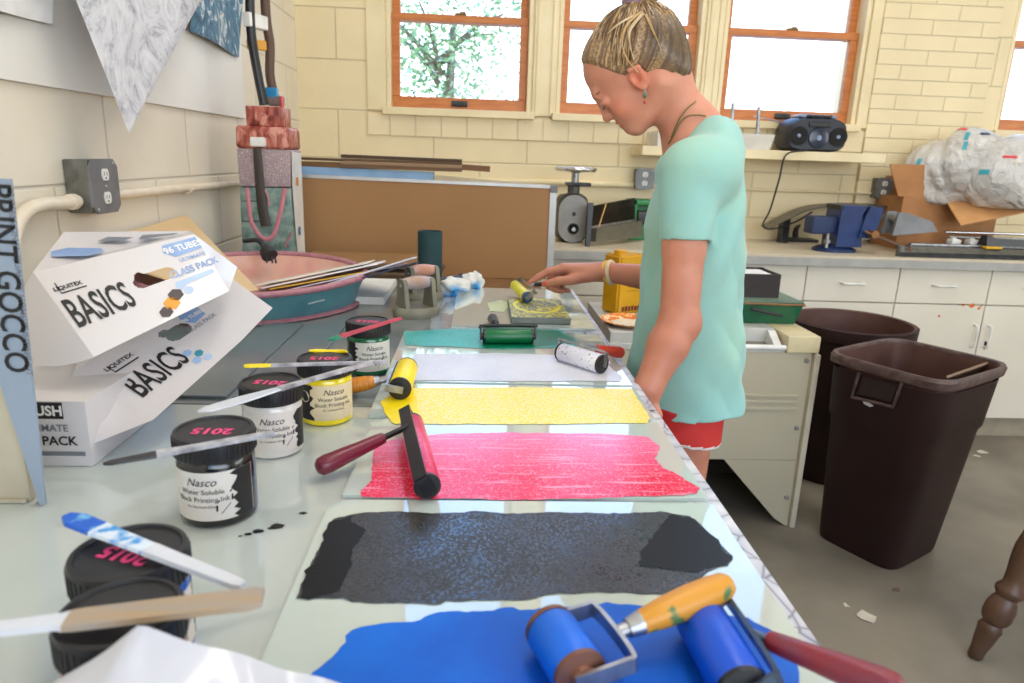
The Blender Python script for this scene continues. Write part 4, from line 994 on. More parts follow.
# carved block with yellow ink
bl = [onz(505, 303, T + .008), onz(555, 301, T + .008), onz(575, 320, T + .008), onz(511, 323, T + .008)]
cx = sum((p for p in bl), Vector())/4
t = thing('carved_block', 'grey carved printing block inked yellow under the girl’s roller'.replace('’', "'"), 'printing block', (cx.x, cx.y, ZG + .0005))
x0, x1 = (bl[0].x + bl[3].x)/2 + .004, (bl[1].x + bl[2].x)/2 - .004; y0, y1 = bl[3].y, bl[0].y
MB().span((x0, y0, ZG + .0012), (x1, y1, ZG + .016), bev=.001).build('block', M('grey_lino', (128, 132, 130), .6, ns=60), t)
cm, nt, b = new_mat('carved_inked_face'); v = coords(nt)
no = node(nt, 'ShaderNodeTexNoise', Scale=60.0, Detail=5, Distortion=2.0); nt.links.new(v, no.inputs['Vector'])
sx = nt.nodes.new('ShaderNodeSeparateXYZ'); nt.links.new(v, sx.inputs[0])
def mth(op, a, bb=None, val=None):
    n = node(nt, 'ShaderNodeMath', operation=op); nt.links.new(a, n.inputs[0])
    if bb is not None: nt.links.new(bb, n.inputs[1])
    elif val is not None: n.inputs[1].default_value = val
    return n.outputs[0]
X2 = mth('POWER', mth('DIVIDE', sx.outputs[0], val=(x1 - x0)*.40), val=2); Y2_ = mth('POWER', mth('DIVIDE', sx.outputs[1], val=(y1 - y0)*.36), val=2)
rad = mth('ABSOLUTE', mth('SUBTRACT', mth('SQRT', mth('ADD', X2, Y2_)), val=1.0))
ringf = mth('LESS_THAN', rad, val=.085); nz = mth('GREATER_THAN', no.outputs['Fac'], val=.53)
fac = mth('MAXIMUM', ringf, nz)
nt.links.new(ramp(nt, fac, [(.4, c8(112, 118, 112)), (.6, c8(226, 216, 70))]), b.inputs['Base Color']); b.inputs['Roughness'].default_value = .4
MB().span((x0 + .001, y0 + .001, ZG + .0161), (x1 - .001, y1 - .001, ZG + .0168)).build('inked_face', cm, t, False)

# levigators (grey grips with wooden handles)
gm = M('grey_green_casting', (134, 130, 112), .55, col2=(116, 112, 98), ns=20)
wst = M('worn_painted_wood', (186, 134, 104), .45, col2=(196, 170, 170), ns=12)
def grip(label, px, py, sc, hcol, rz=.55):
    c = onz(px, py, T); c.y += .05*sc; c.z = T + .0006
    cw_ = c.copy(); c = Vector((0, 0, 0))
    t = thing('block_grip', label, 'grip', (0, 0, 0)); w = .066*sc
    MB().lathe([(w*.98, 0), (w, .006*sc), (w, .018*sc), (w*.9, .026*sc), (w*.80, .026*sc), (w*.75, .022*sc), (0, .020*sc)], 40, Matrix.Translation(c), sy=.85).build('base', gm, t)
    for s in (-1, 1):
        x = c.x + s*w*.62
        MB().prism([(-.034*sc, .018*sc), (.034*sc, .018*sc), (.026*sc, .05*sc), (.020*sc, .09*sc), (.012*sc, .10*sc), (-.012*sc, .10*sc), (-.020*sc, .09*sc), (-.026*sc, .05*sc)], -.006*sc, .006*sc, Matrix.Translation((x, c.y, c.z)) @ Matrix(((0, 0, 1), (1, 0, 0), (0, 1, 0))).to_4x4()).build('upright', gm, t)
        MB().lathe([(.005*sc, 0), (.004*sc, .002), (0, .002)], 12, Matrix.Translation((x + s*.006*sc, c.y, c.z + .082*sc)) @ Matrix.Rotation(s*PI/2, 4, 'Y')).build('bolt', STEEL, t)
    n = 13; MB().tube([(c.x + (-.62 + 1.24*i/(n-1))*w*1.0, c.y, c.z + .088*sc) for i in range(n)], [(.013 + .006*math.sin(PI*i/(n-1)))*sc for i in range(n)], 18).build('handle', hcol, t)
    t.location = cw_; t.rotation_euler = (0, 0, rz)
grip('front grey cast grip with a worn lilac-brown wooden handle on the far table', 415, 319, .95, M('lilac_worn_wood', (170, 140, 120), .4, col2=(186, 176, 196), ns=14))
grip('rear grey cast grip with a pinkish wooden handle, behind the front grip', 421, 303, .95, M('pinkish_wood', (194, 136, 112), .4, col2=(206, 176, 170), ns=16))
a, b_ = onz(430, 284, T + .03), onz(461, 280, T + .03)
thing_mesh(MB().tube([a, a.lerp(b_, .3), b_], [.015, .016, .017], 16).tube([b_, b_ + (b_ - a)*.1], [.02, .02], 16), 'rubber_handle', BLACKP, 'black cylindrical tool handle lying behind the blue-stained cloths', 'handle tool', tuple(a - Vector((0, 0, .017))))
# cloths
cloth_m = M('ink_stained_cloth', (222, 222, 218), .85, col2=(40, 150, 220), ns=10, lo=.50, hi=.62, bump=.3, bs=300)
def rag(label, c, rad, seed):
    bmh = bmesh.new(); bmesh.ops.create_icosphere(bmh, subdivisions=4, radius=1); rr = random.Random(seed)
    D = [(Vector((rr.gauss(0, 1), rr.gauss(0, 1), rr.gauss(0, 1))).normalized(), rr.uniform(.08, .2), rr.uniform(4, 9), rr.uniform(0, 6)) for _ in range(9)]
    for v in bmh.verts:
        n = v.co.normalized(); f = 1 + sum(a*math.sin(k*n.dot(d) + ph) for d, a, k, ph in D)*.55
        v.co = Vector((n.x*rad[0], n.y*rad[1], n.z*rad[2]))*f
    zmin = -rad[2]*.7
    for v in bmh.verts: v.co.z = max(v.co.z, zmin)
    c = Vector(c); c.z = T + .001 + rad[2]*.7
    return thing_mesh(MB().bm(bmh, 0, Matrix.Translation(c)), 'cleaning_rag', cloth_m, label, 'rag', tuple(c - Vector((0, 0, rad[2]*.7))), angle=180)
rag('crumpled white rag with bright blue ink stains, on the far table', onz(451, 298, T) + Vector((0, .04, 0)), (.046, .034, .030), 3)
rag('small white crumpled rag with a faint blue stain, right of the bluer rag', onz(473, 293, T) + Vector((0, .05, 0)), (.030, .030, .032), 8)
# paper pad
pz = [onz(350, 297, T + .02), onz(384, 298, T + .02), onz(390, 278, T + .02), onz(352, 278, T + .02)]
bx = MB()
for i in range(12):
    z0 = T + .0006 + i*.0017; j = random.uniform(-.0015, .0015); bx.span((pz[0].x - .05 + j, pz[0].y + j, z0), (pz[1].x + j, pz[3].y + j, z0 + .0016))
thing_mesh(bx, 'paper_pad', M('cream_white_paper', (234, 232, 226), .8), 'stack of white paper sheets on the far table behind the grey dish tip', 'paper', (pz[0].x, pz[0].y, T), angle=20)
# ================================================================== LEFT SIDE
# bulletin strip on the left wall with hanging sheets
def LW(px, py, d=.0): return onx(px, py, XL + d)
t0_, t1_ = LW(-60, 70, .012), LW(241, 118, .012)
brd = MB().span((XL + .001, .4, t1_.z), (XL + .012, t1_.y + .06, 2.35), bev=.002)
thing_mesh(brd, 'display_board', M('pale_board', (234, 232, 228), .5, col2=(226, 224, 220), ns=2), 'long pale grey-white display board on the left wall', 'board', (XL, 1.5, t1_.z))
marb, nt, b = new_mat('grey_marbled_paper'); v = coords(nt)
n1 = node(nt, 'ShaderNodeTexNoise', Scale=7.0, Detail=9, Distortion=3.0); n1.inputs['Roughness'].default_value = .75; nt.links.new(v, n1.inputs['Vector'])
nt.links.new(ramp(nt, n1.outputs['Fac'], [(.30, c8(96, 98, 108)), (.40, c8(170, 170, 178)), (.5, c8(206, 206, 212)), (.66, c8(224, 224, 228))]), b.inputs['Base Color']); b.inputs['Roughness'].default_value = .7
mblu, nt, b = new_mat('blue_marbled_paper'); v = coords(nt)
n1 = node(nt, 'ShaderNodeTexNoise', Scale=8.0, Detail=8, Distortion=2.5); nt.links.new(v, n1.inputs['Vector'])
nt.links.new(ramp(nt, n1.outputs['Fac'], [(.3, c8(28, 48, 72)), (.5, c8(64, 112, 140)), (.56, c8(84, 132, 158)), (.60, c8(226, 228, 226)), (.66, c8(70, 116, 142))]), b.inputs['Base Color']); b.inputs['Roughness'].default_value = .6
# triangular hanging sheet: a big sheet hung by one corner down, billowing off the wall
A0, A1, A2 = LW(76, 0, .10), LW(200, 0, .10), LW(129, 133, .13)
up = (A0 + A1)/2 - A2
topL, topR = A2 + (A0 - A2)*1.9, A2 + (A1 - A2)*1.9
def shf(u, v):
    p = A2.lerp(topL.lerp(topR, u), v)
    p.x += .035*math.sin(PI*u)*v + .012*math.sin(9*u)*v
    return p
mb = MB().grid(lambda u, v: shf(u, .004 + v*.996), 24, 40)
thing_mesh(mb, 'marbled_sheet', [marb], 'grey marbled paper hanging on the left wall, its corner pointing down', 'paper', tuple(A2), angle=180)
q = [LW(196, 16, .03), LW(242, 57, .03), LW(246, -50, .03), LW(204, -60, .03)]
q = [LW(190, 31, .03), LW(242, 58, .035), LW(246, -60, .03), LW(192, -80, .03)]
mb = MB().grid(lambda u, v: q[0].lerp(q[1], u).lerp(q[3].lerp(q[2], u), v) + Vector((.012*math.sin(5*u + 2*v), 0, 0)), 12, 12)
thing_mesh(mb, 'marbled_sheet', [mblu], 'dark blue and white marbled paper on the left wall beside the black rod', 'paper', tuple(q[0]), angle=180)
q = [LW(-40, 2, .03), LW(53, 24, .03), LW(58, -80, .03), LW(-40, -100, .03)]
mb = MB().grid(lambda u, v: q[0].lerp(q[1], u).lerp(q[3].lerp(q[2], u), v) + Vector((.006*math.sin(6*u), 0, 0)), 10, 6)
thing_mesh(mb, 'paper_sheet', [PAPER], 'plain white sheet at the upper left of the display board', 'paper', tuple(q[0]), angle=180)

# low shelf cabinet behind the far table
ZS2 = .86
t = thing('low_cabinet', 'low wooden cabinet in the room corner behind the far table, holding scrap board', 'cabinet', (-.45, 2.65, 0))
lowm = M('brown_cabinet', (134, 100, 66), .6, col2=(116, 84, 54), ns=8, stretch=(1, 5, 1))
MB().span((XL + .01, 2.22, 0), (.20, 3.14, ZS2 - .03), bev=.003).build('carcass', lowm, t)
MB().span((XL + .01, 2.20, ZS2 - .0295), (.24, 3.15, ZS2), bev=.003).build('cabinet_top', lowm, t)
# scrap boards stacked on it
rr = random.Random(12)
scrapc = [(150, 112, 70), (176, 140, 92), (120, 92, 60), (196, 164, 120), (104, 84, 62), (214, 190, 150)]
z = ZS2 + .0005
for i in range(7):
    h = rr.uniform(.010, .020); x0 = -.62 + rr.uniform(-.03, .06); x1 = -.16 + rr.uniform(-.06, .05); y0 = 2.32 + rr.uniform(0, .1)
    lab = ['lowest scrap board of the pile on the corner cabinet, under the others', 'second scrap board from the bottom of the corner cabinet pile', 'third scrap board from the bottom of the corner cabinet pile', 'middle scrap board of the corner cabinet pile, fourth from the bottom', 'third scrap board from the top of the corner cabinet pile', 'second scrap board from the top of the corner cabinet pile', 'topmost scrap board of the pile on the corner cabinet, in front of the tan panel'][i]
    thing_mesh(MB().box(((x0 + x1)/2, y0 + .13, z + h/2), (x1 - x0, .26, h), (0, 0, rr.uniform(-.05, .05)), bev=.001), 'scrap_board', M('scrap_board_%d' % i, scrapc[i % 6], .8, ns=30), lab, 'board', ((x0 + x1)/2, y0 + .13, z), group='scrap boards on the corner cabinet'); z += h + .0006
# big brown hardboard panel with aluminium frame
yb = 2.76
TL, TR = ony(298, 173, yb), ony(556, 186, yb); BR = ony(549, 285, yb)
zb = ZS2 + .001
t = thing('framed_panel', 'large tan hardboard panel with a pale metal frame, standing behind the far table', 'panel', ((TL.x + TR.x)/2, yb, zb))
hb = M('tan_hardboard', (166, 124, 80), .55, col2=(156, 114, 70), ns=1.2); alu = M('pale_aluminium', (206, 208, 210), .35, .6)
yk = yb + .022
P_ = [(TL.x, zb, TL.z), (TR.x, zb, TR.z)]
xl, xr, zl, zr_ = TL.x, TR.x, TL.z - .01, TR.z - .004
def vquad(x0, x1, z0l, z0r, z1l, z1r, ya, yb_, mb, mat=0):
    mb.add([(x0, ya, z0l), (x1, ya, z0r), (x1, ya, z1r), (x0, ya, z1l), (x0, yb_, z0l), (x1, yb_, z0r), (x1, yb_, z1r), (x0, yb_, z1l)], [[0, 1, 2, 3], [7, 6, 5, 4], [4, 5, 1, 0], [3, 2, 6, 7], [0, 3, 7, 4], [1, 5, 6, 2]], mat); return mb
vquad(xl, xr, zb, zb, zl, zr_, yb, yk - .006, MB()).build('hardboard', hb, t, False)
fr = MB(); w = .018
vquad(xr - w*1.2, xr + .004, zb, zb, zr_ + .002, zr_ + .002, yb - .004, yk, fr); vquad(xl, xr - w*1.2, zl - .006, zr_ - .006, zl + .006, zr_ + .006, yb - .004, yk, fr)
fr.build('metal_frame', alu, t, False)
MB().box((xr - .008, yb - .001, zr_ - .008), (.03, .012, .03), bev=.004).build('corner_cap', GREYP, t)
# blue foam panel behind it
t2 = ony(434, 170, yk + .02)
thing_mesh(vquad(xl, t2.x, zb, zb, ony(300, 166, yk + .03).z, ony(434, 172, yk + .03).z, yk + .002, yk + .045, MB()), 'foam_panel', M('pale_blue_foam', (146, 184, 222), .6), 'pale blue foam panel behind the tan hardboard panel, its top edge showing', 'panel', (xl, yk + .02, zb), angle=20)
# board to carry the strips further right + strips on top
zt2 = ony(434, 172, yk + .03).z
thing_mesh(vquad(t2.x + .004, xr - .05, zb, zb, zt2 - .012, ony(540, 183, yk + .03).z - .006, yk + .002, yk + .04, MB()), 'backing_panel', M('cream_board', (206, 190, 160), .7), 'cream board behind the tan panel, right of the blue foam panel', 'panel', (t2.x, yk + .02, zb), angle=20)
wd = [(92, 66, 42), (112, 82, 54), (80, 56, 36), (128, 98, 66), (100, 74, 50)]
ys = yk + .022
def strip_w(px0, py0, px1, py1, h, dep, y, col, label, grain=.05):
    a, b_ = ony(px0, py0, y), ony(px1, py1, y); m = (a + b_)/2; ang = math.atan2(a.z - b_.z, b_.x - a.x)
    mt_ = M('dark_strip_wood', col, .6, ns=20, stretch=(.3, 4, 6), bump=.3, bs=60)
    thing_mesh(MB().box(m, ((b_ - a).length, dep, h), Euler((0, ang, 0)).to_matrix(), bev=.0015), 'wood_strip', mt_, label, 'wood strip', tuple(m), group='wood strips on top of the tan panel')
strip_w(299, 164, 345, 165, .022, .035, ys, (120, 88, 50), 'short olive-brown wood strip nearest the painted sculpture')
strip_w(302, 158.5, 343, 160, .010, .03, ys + .02, (92, 66, 42), 'thin dark wood strip above the short olive-brown strip')
strip_w(342, 166, 462, 170, .014, .06, ys, (112, 84, 60), 'lowest long wood strip of the dark bundle')
strip_w(342, 162.5, 462, 167, .010, .055, ys, (160, 130, 100), 'pale-edged wood strip second from the bottom of the bundle')
strip_w(342, 159.5, 462, 164, .010, .055, ys + .004, (104, 76, 52), 'middle wood strip of the dark bundle')
strip_w(342, 156, 462, 161, .013, .05, ys + .006, (78, 56, 38), 'topmost dark wood strip of the bundle')
strip_w(462, 167, 490, 169, .022, .05, ys, (124, 86, 56), 'short reddish-brown block at the right end of the strip bundle')
# dark green tube
c = onz(430, 283, T); c.y += .03; c.z = T + .0006; ht = ony(430, 230, c.y).z - T; rt = 12.3*c.y/690
c = Vector((ony(430, 255, 2.24).x, 2.24, ZS2 + .0006)); ht = ony(430, 231, 2.24).z - c.z; rt = 12.4*2.2/692
thing_mesh(MB().lathe([(rt, 0), (rt, ht), (rt*.9, ht), (rt*.9, ht - .06), (0, ht - .06)], 32, Matrix.Translation(c)), 'green_tube', M('dark_teal_card', (34, 70, 74), .7, col2=(28, 60, 64), ns=20), 'dark teal-green cardboard tube standing in front of the tan panel', 'tube', tuple(c))

# painted block sculpture -------------------------------------------------
yS = 2.52
def S_(px, py, y=yS): return ony(px, py, y)
marb_r, nt, b = new_mat('red_marbled_paint'); v = coords(nt, (1, 1, .45)); n1 = node(nt, 'ShaderNodeTexNoise', Scale=40.0, Detail=6, Distortion=.8); nt.links.new(v, n1.inputs['Vector'])
nt.links.new(ramp(nt, n1.outputs['Fac'], [(.36, c8(112, 36, 30)), (.5, c8(172, 88, 74)), (.64, c8(214, 150, 134))]), b.inputs['Base Color']); b.inputs['Roughness'].default_value = .4
glit, nt, b = new_mat('lilac_glitter'); v = coords(nt); n1 = node(nt, 'ShaderNodeTexNoise', Scale=260.0, Detail=2); nt.links.new(v, n1.inputs['Vector'])
nt.links.new(ramp(nt, n1.outputs['Fac'], [(.4, c8(150, 128, 134)), (.62, c8(178, 160, 164)), (.7, c8(235, 230, 232))]), b.inputs['Base Color']); b.inputs['Roughness'].default_value = .45
teal_p, nt, b = new_mat('teal_brushed_paint'); v = coords(nt); n1 = node(nt, 'ShaderNodeTexNoise', Scale=26.0, Detail=6); nt.links.new(v, n1.inputs['Vector'])
nt.links.new(ramp(nt, n1.outputs['Fac'], [(.35, c8(84, 112, 106)), (.55, c8(128, 152, 146)), (.7, c8(162, 170, 168))]), b.inputs['Base Color']); b.inputs['Roughness'].default_value = .55
pinkl = M('pink_line_paint', (214, 134, 148), .5, ns=40)
x0, x1 = S_(238, 180).x, S_(291, 180).x
xb0, xb1 = S_(241, 245).x, S_(294, 245).x
z0 = ZS2 + .001; zA = S_(262, 187).z; zB = S_(262, 149).z; zC = S_(262, 126).z; zD = S_(262, 106).z
dS = .16; st = thing('painted_sculpture', 'tall painted block sculpture, red marbled top and teal base, with rods, beside the left wall', 'sculpture', ((x0 + x1)/2, yS + dS/2, z0))
def tapered(xa0, xa1, za, xb0_, xb1_, zb_, y0, y1, mat_, name, yt0=None, bev=.008):
    b = bmesh.new(); vs = [b.verts.new(p) for p in ((xa0, y0, za), (xa1, y0, za), (xa1, y1, za), (xa0, y1, za), (xb0_, y0, zb_), (xb1_, y0, zb_), (xb1_, y1, zb_), (xb0_, y1, zb_))]
    for f in ((3, 2, 1, 0), (4, 5, 6, 7), (0, 1, 5, 4), (1, 2, 6, 5), (2, 3, 7, 6), (3, 0, 4, 7)): b.faces.new([vs[i] for i in f])
    if bev: bmesh.ops.bevel(b, geom=[e for e in b.edges], offset=bev, segments=3, profile=.5, affect='EDGES')
    return MB().bm(b).build(name, mat_, st)
tapered(xb0, xb1, z0, x0 + .004, x1 - .004, zA, yS, yS + dS, teal_p, 'teal_block', bev=.003)
tapered(x0 + .004, x1 - .004, zA + .0005, x0 + .002, x1 - .001, zB - .0005, yS, yS + dS, glit, 'glitter_block', bev=.003)
tapered(x0, x1, zB, x0 + .002, x1, zC, yS - .006, yS + dS, marb_r, 'red_marbled_block', bev=.012)
xt0, xt1 = S_(245, 115).x, S_(281, 115).x
tapered(xt0, xt1, zC + .0005, xt0, xt1, zD, yS + .008, yS + dS - .03, marb_r, 'top_block', bev=.003)
# side panel, white with spots
sp = MB().add([(x1 + .0015, yS + .02, zB - .005), (x1 + .0015, yS + dS - .01, zB - .01), (xb1 + .0015, yS + dS - .01, z0 + .02), (xb1 + .0015, yS + .05, z0 + .02), (x1 + .0015, yS + .008, zA)], [[0, 1, 2, 3, 4]], 0)
for (f_, g_, mi) in ((.25, .5, 1), (.72, .55, 2)):
    zc = zB + (z0 - zB)*f_*.8; xc = x1 + (xb1 - x1)*f_ + .003
    sp.add([(xc, yS + .06, zc), (xc, yS + .09, zc), (xc, yS + .09, zc - .03), (xc, yS + .06, zc - .03)], [[0, 1, 2, 3]], mi)
sp.build('side_panel', [WHITE, M('orange_spot', (230, 150, 50), .5), M('blue_spot', (40, 110, 170), .5)], st, False)
def yoff(z): return yS - .0025
ln = MB()
def pl_(pts, r=.0075): ln.tube(catmull([ony(px, py, yS - .001) for px, py in pts], 6), r, 8, flat=.4)
pl_([(247, 188), (249, 205), (251, 220), (257, 232), (265, 239), (273, 236), (278, 222), (282, 205), (285, 188)])
pl_([(264, 188), (268, 197), (269, 206)]); pl_([(292, 232), (288, 240), (285, 247)])
ln.build('pink_line', pinkl, st)
gr = MB()
for py in (187, 201, 221, 240): gr.tube([ony(242, py, yS - .001), ony(270 if py > 200 else 290, py, yS - .001)], .0016, 6)
gr.build('groove_line', INKTXT, st)
strapm = M('dark_brown_strap', (62, 54, 48), .5)
sp_ = catmull([ony(257, 148, yS - .012), ony(259, 175, yS - .008), ony(262, 205, yS - .006), ony(266, 226, yS - .006)], 6)
MB().tube(sp_, [.0135 + .0003*i for i in range(len(sp_))], 12, flat=.35).build('strap', strapm, st)
cc = ony(258, 142, yS - .012); MB().box(cc, (.052, .02, .032), bev=.006).build('white_clip', WHITE, st)
yT = yS + .03
bk = catmull([ony(264, 105, yT), ony(258, 75, yT), ony(252, 40, yT), ony(250, 5, yT), ony(250, -60, yT)], 6)
MB().tube(bk, .0155, 14).build('black_rod', BLACKP, st)
br = catmull([ony(275, 98, yT + .07), ony(270, 75, yT + .07), ony(270, 45, yT + .07), ony(266, 15, yT + .07), ony(262, -60, yT + .07)], 6)
MB().tube(br, .0165, 14, flat=.8).build('brown_rod', M('brown_rod_wood', (96, 70, 56), .5), st)
a, b_ = ony(247, 16, yT - .012), ony(268, 28, yT + .08)
d = b_ - a; MB().box((a + b_)/2, (d.length + .01, .03, .045), (Matrix.Rotation(math.atan2(d.y, d.x), 3, 'Z')), bev=.004).build('white_crossbar', WHITE, st)
a, b_ = ony(247, 45, yT + .03), ony(266, 45, yT + .06)
d = b_ - a; MB().box((a + b_)/2, (d.length, .02, .032), (Matrix.Rotation(math.atan2(d.y, d.x), 3, 'Z')), bev=.003).build('orange_spacer', M('orange_plastic', (226, 160, 40), .4), st)
MB().box(ony(272, 93, yT + .05), (.04, .03, .034), bev=.003).build('blue_spacer', M('sky_blue_plastic', (40, 140, 196), .4), st)
MB().box(ony(276, 101, yT + .05), (.055, .03, .034), bev=.006).build('grey_knob', M('grey_brown_plastic', (128, 112, 106), .5), st)
MB().box(ony(282, 102, yT + .035), (.008, .03, .036), bev=.002).build('red_cap', M('red_plastic', (200, 60, 70), .4), st)

# painted dish (boat shaped) -------------------------------------------------
tip = ony(368, 284, 1.86); frt = onz(285, 300, .985); bck = ony(290, 254, 2.14)
cxd = (XL + .05 + tip.x)/2; hwx = tip.x - cxd
yF, yB_ = 1.56, 2.14; zF, zB2 = ony(285, 299, yF).z, bck.z; ycd = (yF + yB_)/2; hwy = (yB_ - yF)/2
t = thing('painted_dish', 'large boat-shaped painted dish, pink inside and teal outside, on the far table by the wall', 'dish', (cxd, ycd, T + .0006))
dm, nt, b = new_mat('pink_peach_paint'); v = coords(nt); n1 = node(nt, 'ShaderNodeTexNoise', Scale=6.0, Detail=5); nt.links.new(v, n1.inputs['Vector'])
nt.links.new(ramp(nt, n1.outputs['Fac'], [(.32, c8(176, 190, 196)), (.44, c8(214, 180, 176)), (.55, c8(220, 168, 150)), (.7, c8(206, 140, 140))]), b.inputs['Base Color']); b.inputs['Roughness'].default_value = .4
tealo = M('teal_outside', (70, 122, 136), .42, col2=(96, 146, 156), ns=10); pinkr = M('dusty_pink_rim', (182, 128, 138), .5, col2=(166, 108, 122), ns=50)
def ringp(s, zl, pw=.8, n=72, dz=0, ry=1.0):
    out = []
    for k in range(n):
        a = 2*PI*k/n; ca, sa = math.cos(a), math.sin(a)
        x = math.copysign(abs(ca)**1.0, ca); y = math.copysign(abs(sa)**1.25, sa)
        zr = zF + (zB2 - zF)*(y*.5 + .5)
        z = T + .001 + (zr - T)*zl + dz
        out.append((cxd + hwx*s*x, ycd + hwy*s*ry*y, z))
    return out
MB().loft([ringp(.97, .985), ringp(.88, .62), ringp(.72, .36), ringp(.5, .22), ringp(.2, .18), ringp(.01, .18)], caps=False).build('inside', dm, t)
MB().loft([ringp(.98, .97), ringp(.93, .6), ringp(.90, .25), ringp(.885, .12)], caps=False).build('outside', tealo, t)
MB().loft([ringp(.885, .12), ringp(.92, .09), ringp(.92, .02), ringp(.86, .0), ringp(.02, .0)], caps=False).build('foot_rim', pinkr, t)
MB().tube([Vector(p) for p in ringp(.985, 1.0)], .008, 10, closed=True).build('rim', pinkr, t)
# S shaped stroke on the outside
from mathutils.bvhtree import BVHTree
oo = MB().loft([ringp(.99, .97), ringp(.94, .6), ringp(.91, .25), ringp(.895, .12)], caps=False)
bt = BVHTree.FromPolygons([tuple(v_) for v_ in oo.V], oo.F)
def onto(px, py, bt=bt):
    h = bt.ray_cast(Vector(CAM), Vector(ray(px, py)).normalized()); return h[0] if h[0] else onz(px, py, 1.0)
sw = M('grey_white_stroke', (196, 206, 206), .5)
s_ = MB().tube(catmull([onto(px, py) for px, py in ((258, 305), (248, 306), (246, 309), (250, 312), (248, 315), (240, 316))], 6), .0055, 8, flat=.5)
s_.tube(catmull([onto(px, py) for px, py in ((308, 304), (316, 302), (324, 300))], 4), [.004]*9, 8, flat=.5)
s_.build('brush_stroke', sw, t)

# sheets of paper and board sticking out of the dish
pc = [((252, 299), (366, 263), .16, (232, 228, 214), 'cream sheet at the back of the papers in the painted dish'),
      ((262, 298), (378, 263), .15, (236, 236, 240), 'white sheet with a pink edge in the painted dish papers'),
      ((270, 298), (384, 268), .13, (236, 190, 70), 'yellow-orange sheet among the papers in the painted dish'),
      ((284, 298), (402, 264), .12, (214, 208, 226), 'pale lilac sheet among the papers in the painted dish'),
      ((300, 298), (413, 257), .11, (232, 232, 244), 'longest white sheet sticking out of the painted dish'),
      ((306, 299), (416, 262), .10, (52, 62, 100), 'dark navy sheet lowest of the papers in the painted dish')]
for i, (a, b_, w, col, lab) in enumerate(pc):
    yy = 1.86 - .016*i
    p0, p1 = ony(*a, yy), ony(*b_, yy + .04); p0.z = max(p0.z, T + .045)
    n = Vector((.0, w, -.014))
    mb = MB(); th = .0028 if i not in (1, 4) else .004
    def pf(u, v, p0=p0, p1=p1, n=n): return p0.lerp(p1, u) + n*v + Vector((0, 0, -.006*math.sin(PI*u)))
    mb.slab([p0, p1, p1 + n, p0 + n], th)
    thing_mesh(mb, 'paper_sheet', M('sheet_%d' % i, col, .7, ns=6), lab, 'paper', tuple(p0), group='papers in the painted dish', angle=20)
# beige board leaning from wall to dish
bq = [LW(184, 216, .02), onz(258, 290, 1.0), ony(205, 302, 1.72), LW(60, 262, .03)]
bq = [LW(186, 216, .015), ony(258, 291, 1.80), ony(220, 298, 1.66), LW(72, 250, .02)]
thing_mesh(MB().slab(bq, .004), 'beige_board', M('beige_cardboard', (222, 194, 150), .75, col2=(214, 184, 140), ns=4), 'beige board leaning from the left wall over the painted dish, behind the cartons', 'board', tuple(bq[2]), angle=20)
# black plug hanging over the rim
pq = [ony(246, 241, 2.13), ony(256, 240, 2.10), ony(262, 243, 2.08), ony(266, 251, 2.07)]
t = thing('power_plug', 'black power plug with three prongs draped over the back rim of the painted dish', 'plug', tuple(pq[3]))
MB().tube(catmull(pq, 5), .011, 10, flat=.6).build('cord', BLACKR, t)
a, b_ = ony(265, 247, 2.07), ony(270, 256, 2.05)
MB().tube([a, a.lerp(b_, .4), b_], [.012, .022, .024], 12).build('plug_head', BLACKR, t)
for dx in (-.012, .004, .014): MB().tube([b_ + Vector((dx, 0, 0)), b_ + Vector((dx + .004, -.006, -.02))], .003, 8).build('prong', DSTEEL, t)

# ------------------------------------------------------------------ cartons
cart_m, nt, b = new_mat('glossy_white_carton'); b.inputs['Base Color'].default_value = c8(226, 222, 224); b.inputs['Roughness'].default_value = .28; b.inputs['Coat Weight'].default_value = .3
n1 = node(nt, 'ShaderNodeTexNoise', Scale=3.0); nt.links.new(coords(nt), n1.inputs['Vector']); nt.links.new(ramp(nt, n1.outputs['Fac'], [(.3, c8(214, 208, 207)), (.7, c8(206, 202, 206))]), b.inputs['Base Color'])
bluep = M('blue_carton_print', (104, 140, 196), .35, col2=(150, 178, 218), ns=12); orangep = M('orange_print', (236, 160, 40), .4); brownp = M('dark_brown_print', (70, 56, 60), .4); palep = M('pale_blue_print', (176, 200, 232), .35); tealpr = M('teal_hexagon_print', (60, 150, 170), .35)
inner = M('carton_inside', (222, 208, 190), .8)
def homography_frame(F):
    """planar panel from three corners: origin TL, u along TL>TR, v along TL>BL"""
    O_, U, V = F[0], (F[1] - F[0]), (F[3] - F[0])
    return O_, U, V
def plane_quad(tl, tr, br, bl, dt, dr, db):
    """flat four-cornered panel: depths of three corners given, the fourth found on their plane"""
    a, b_, d = Vector(ony(*tl, dt)), Vector(ony(*tr, dr)), Vector(ony(*bl, db))
    n = (b_ - a).cross(d - a); r = Vector(ray(*br)); o = Vector(CAM)
    return [a, b_, o + r*((a - o).dot(n)/r.dot(n)), d]
def N_(v): return np.array(v, float)
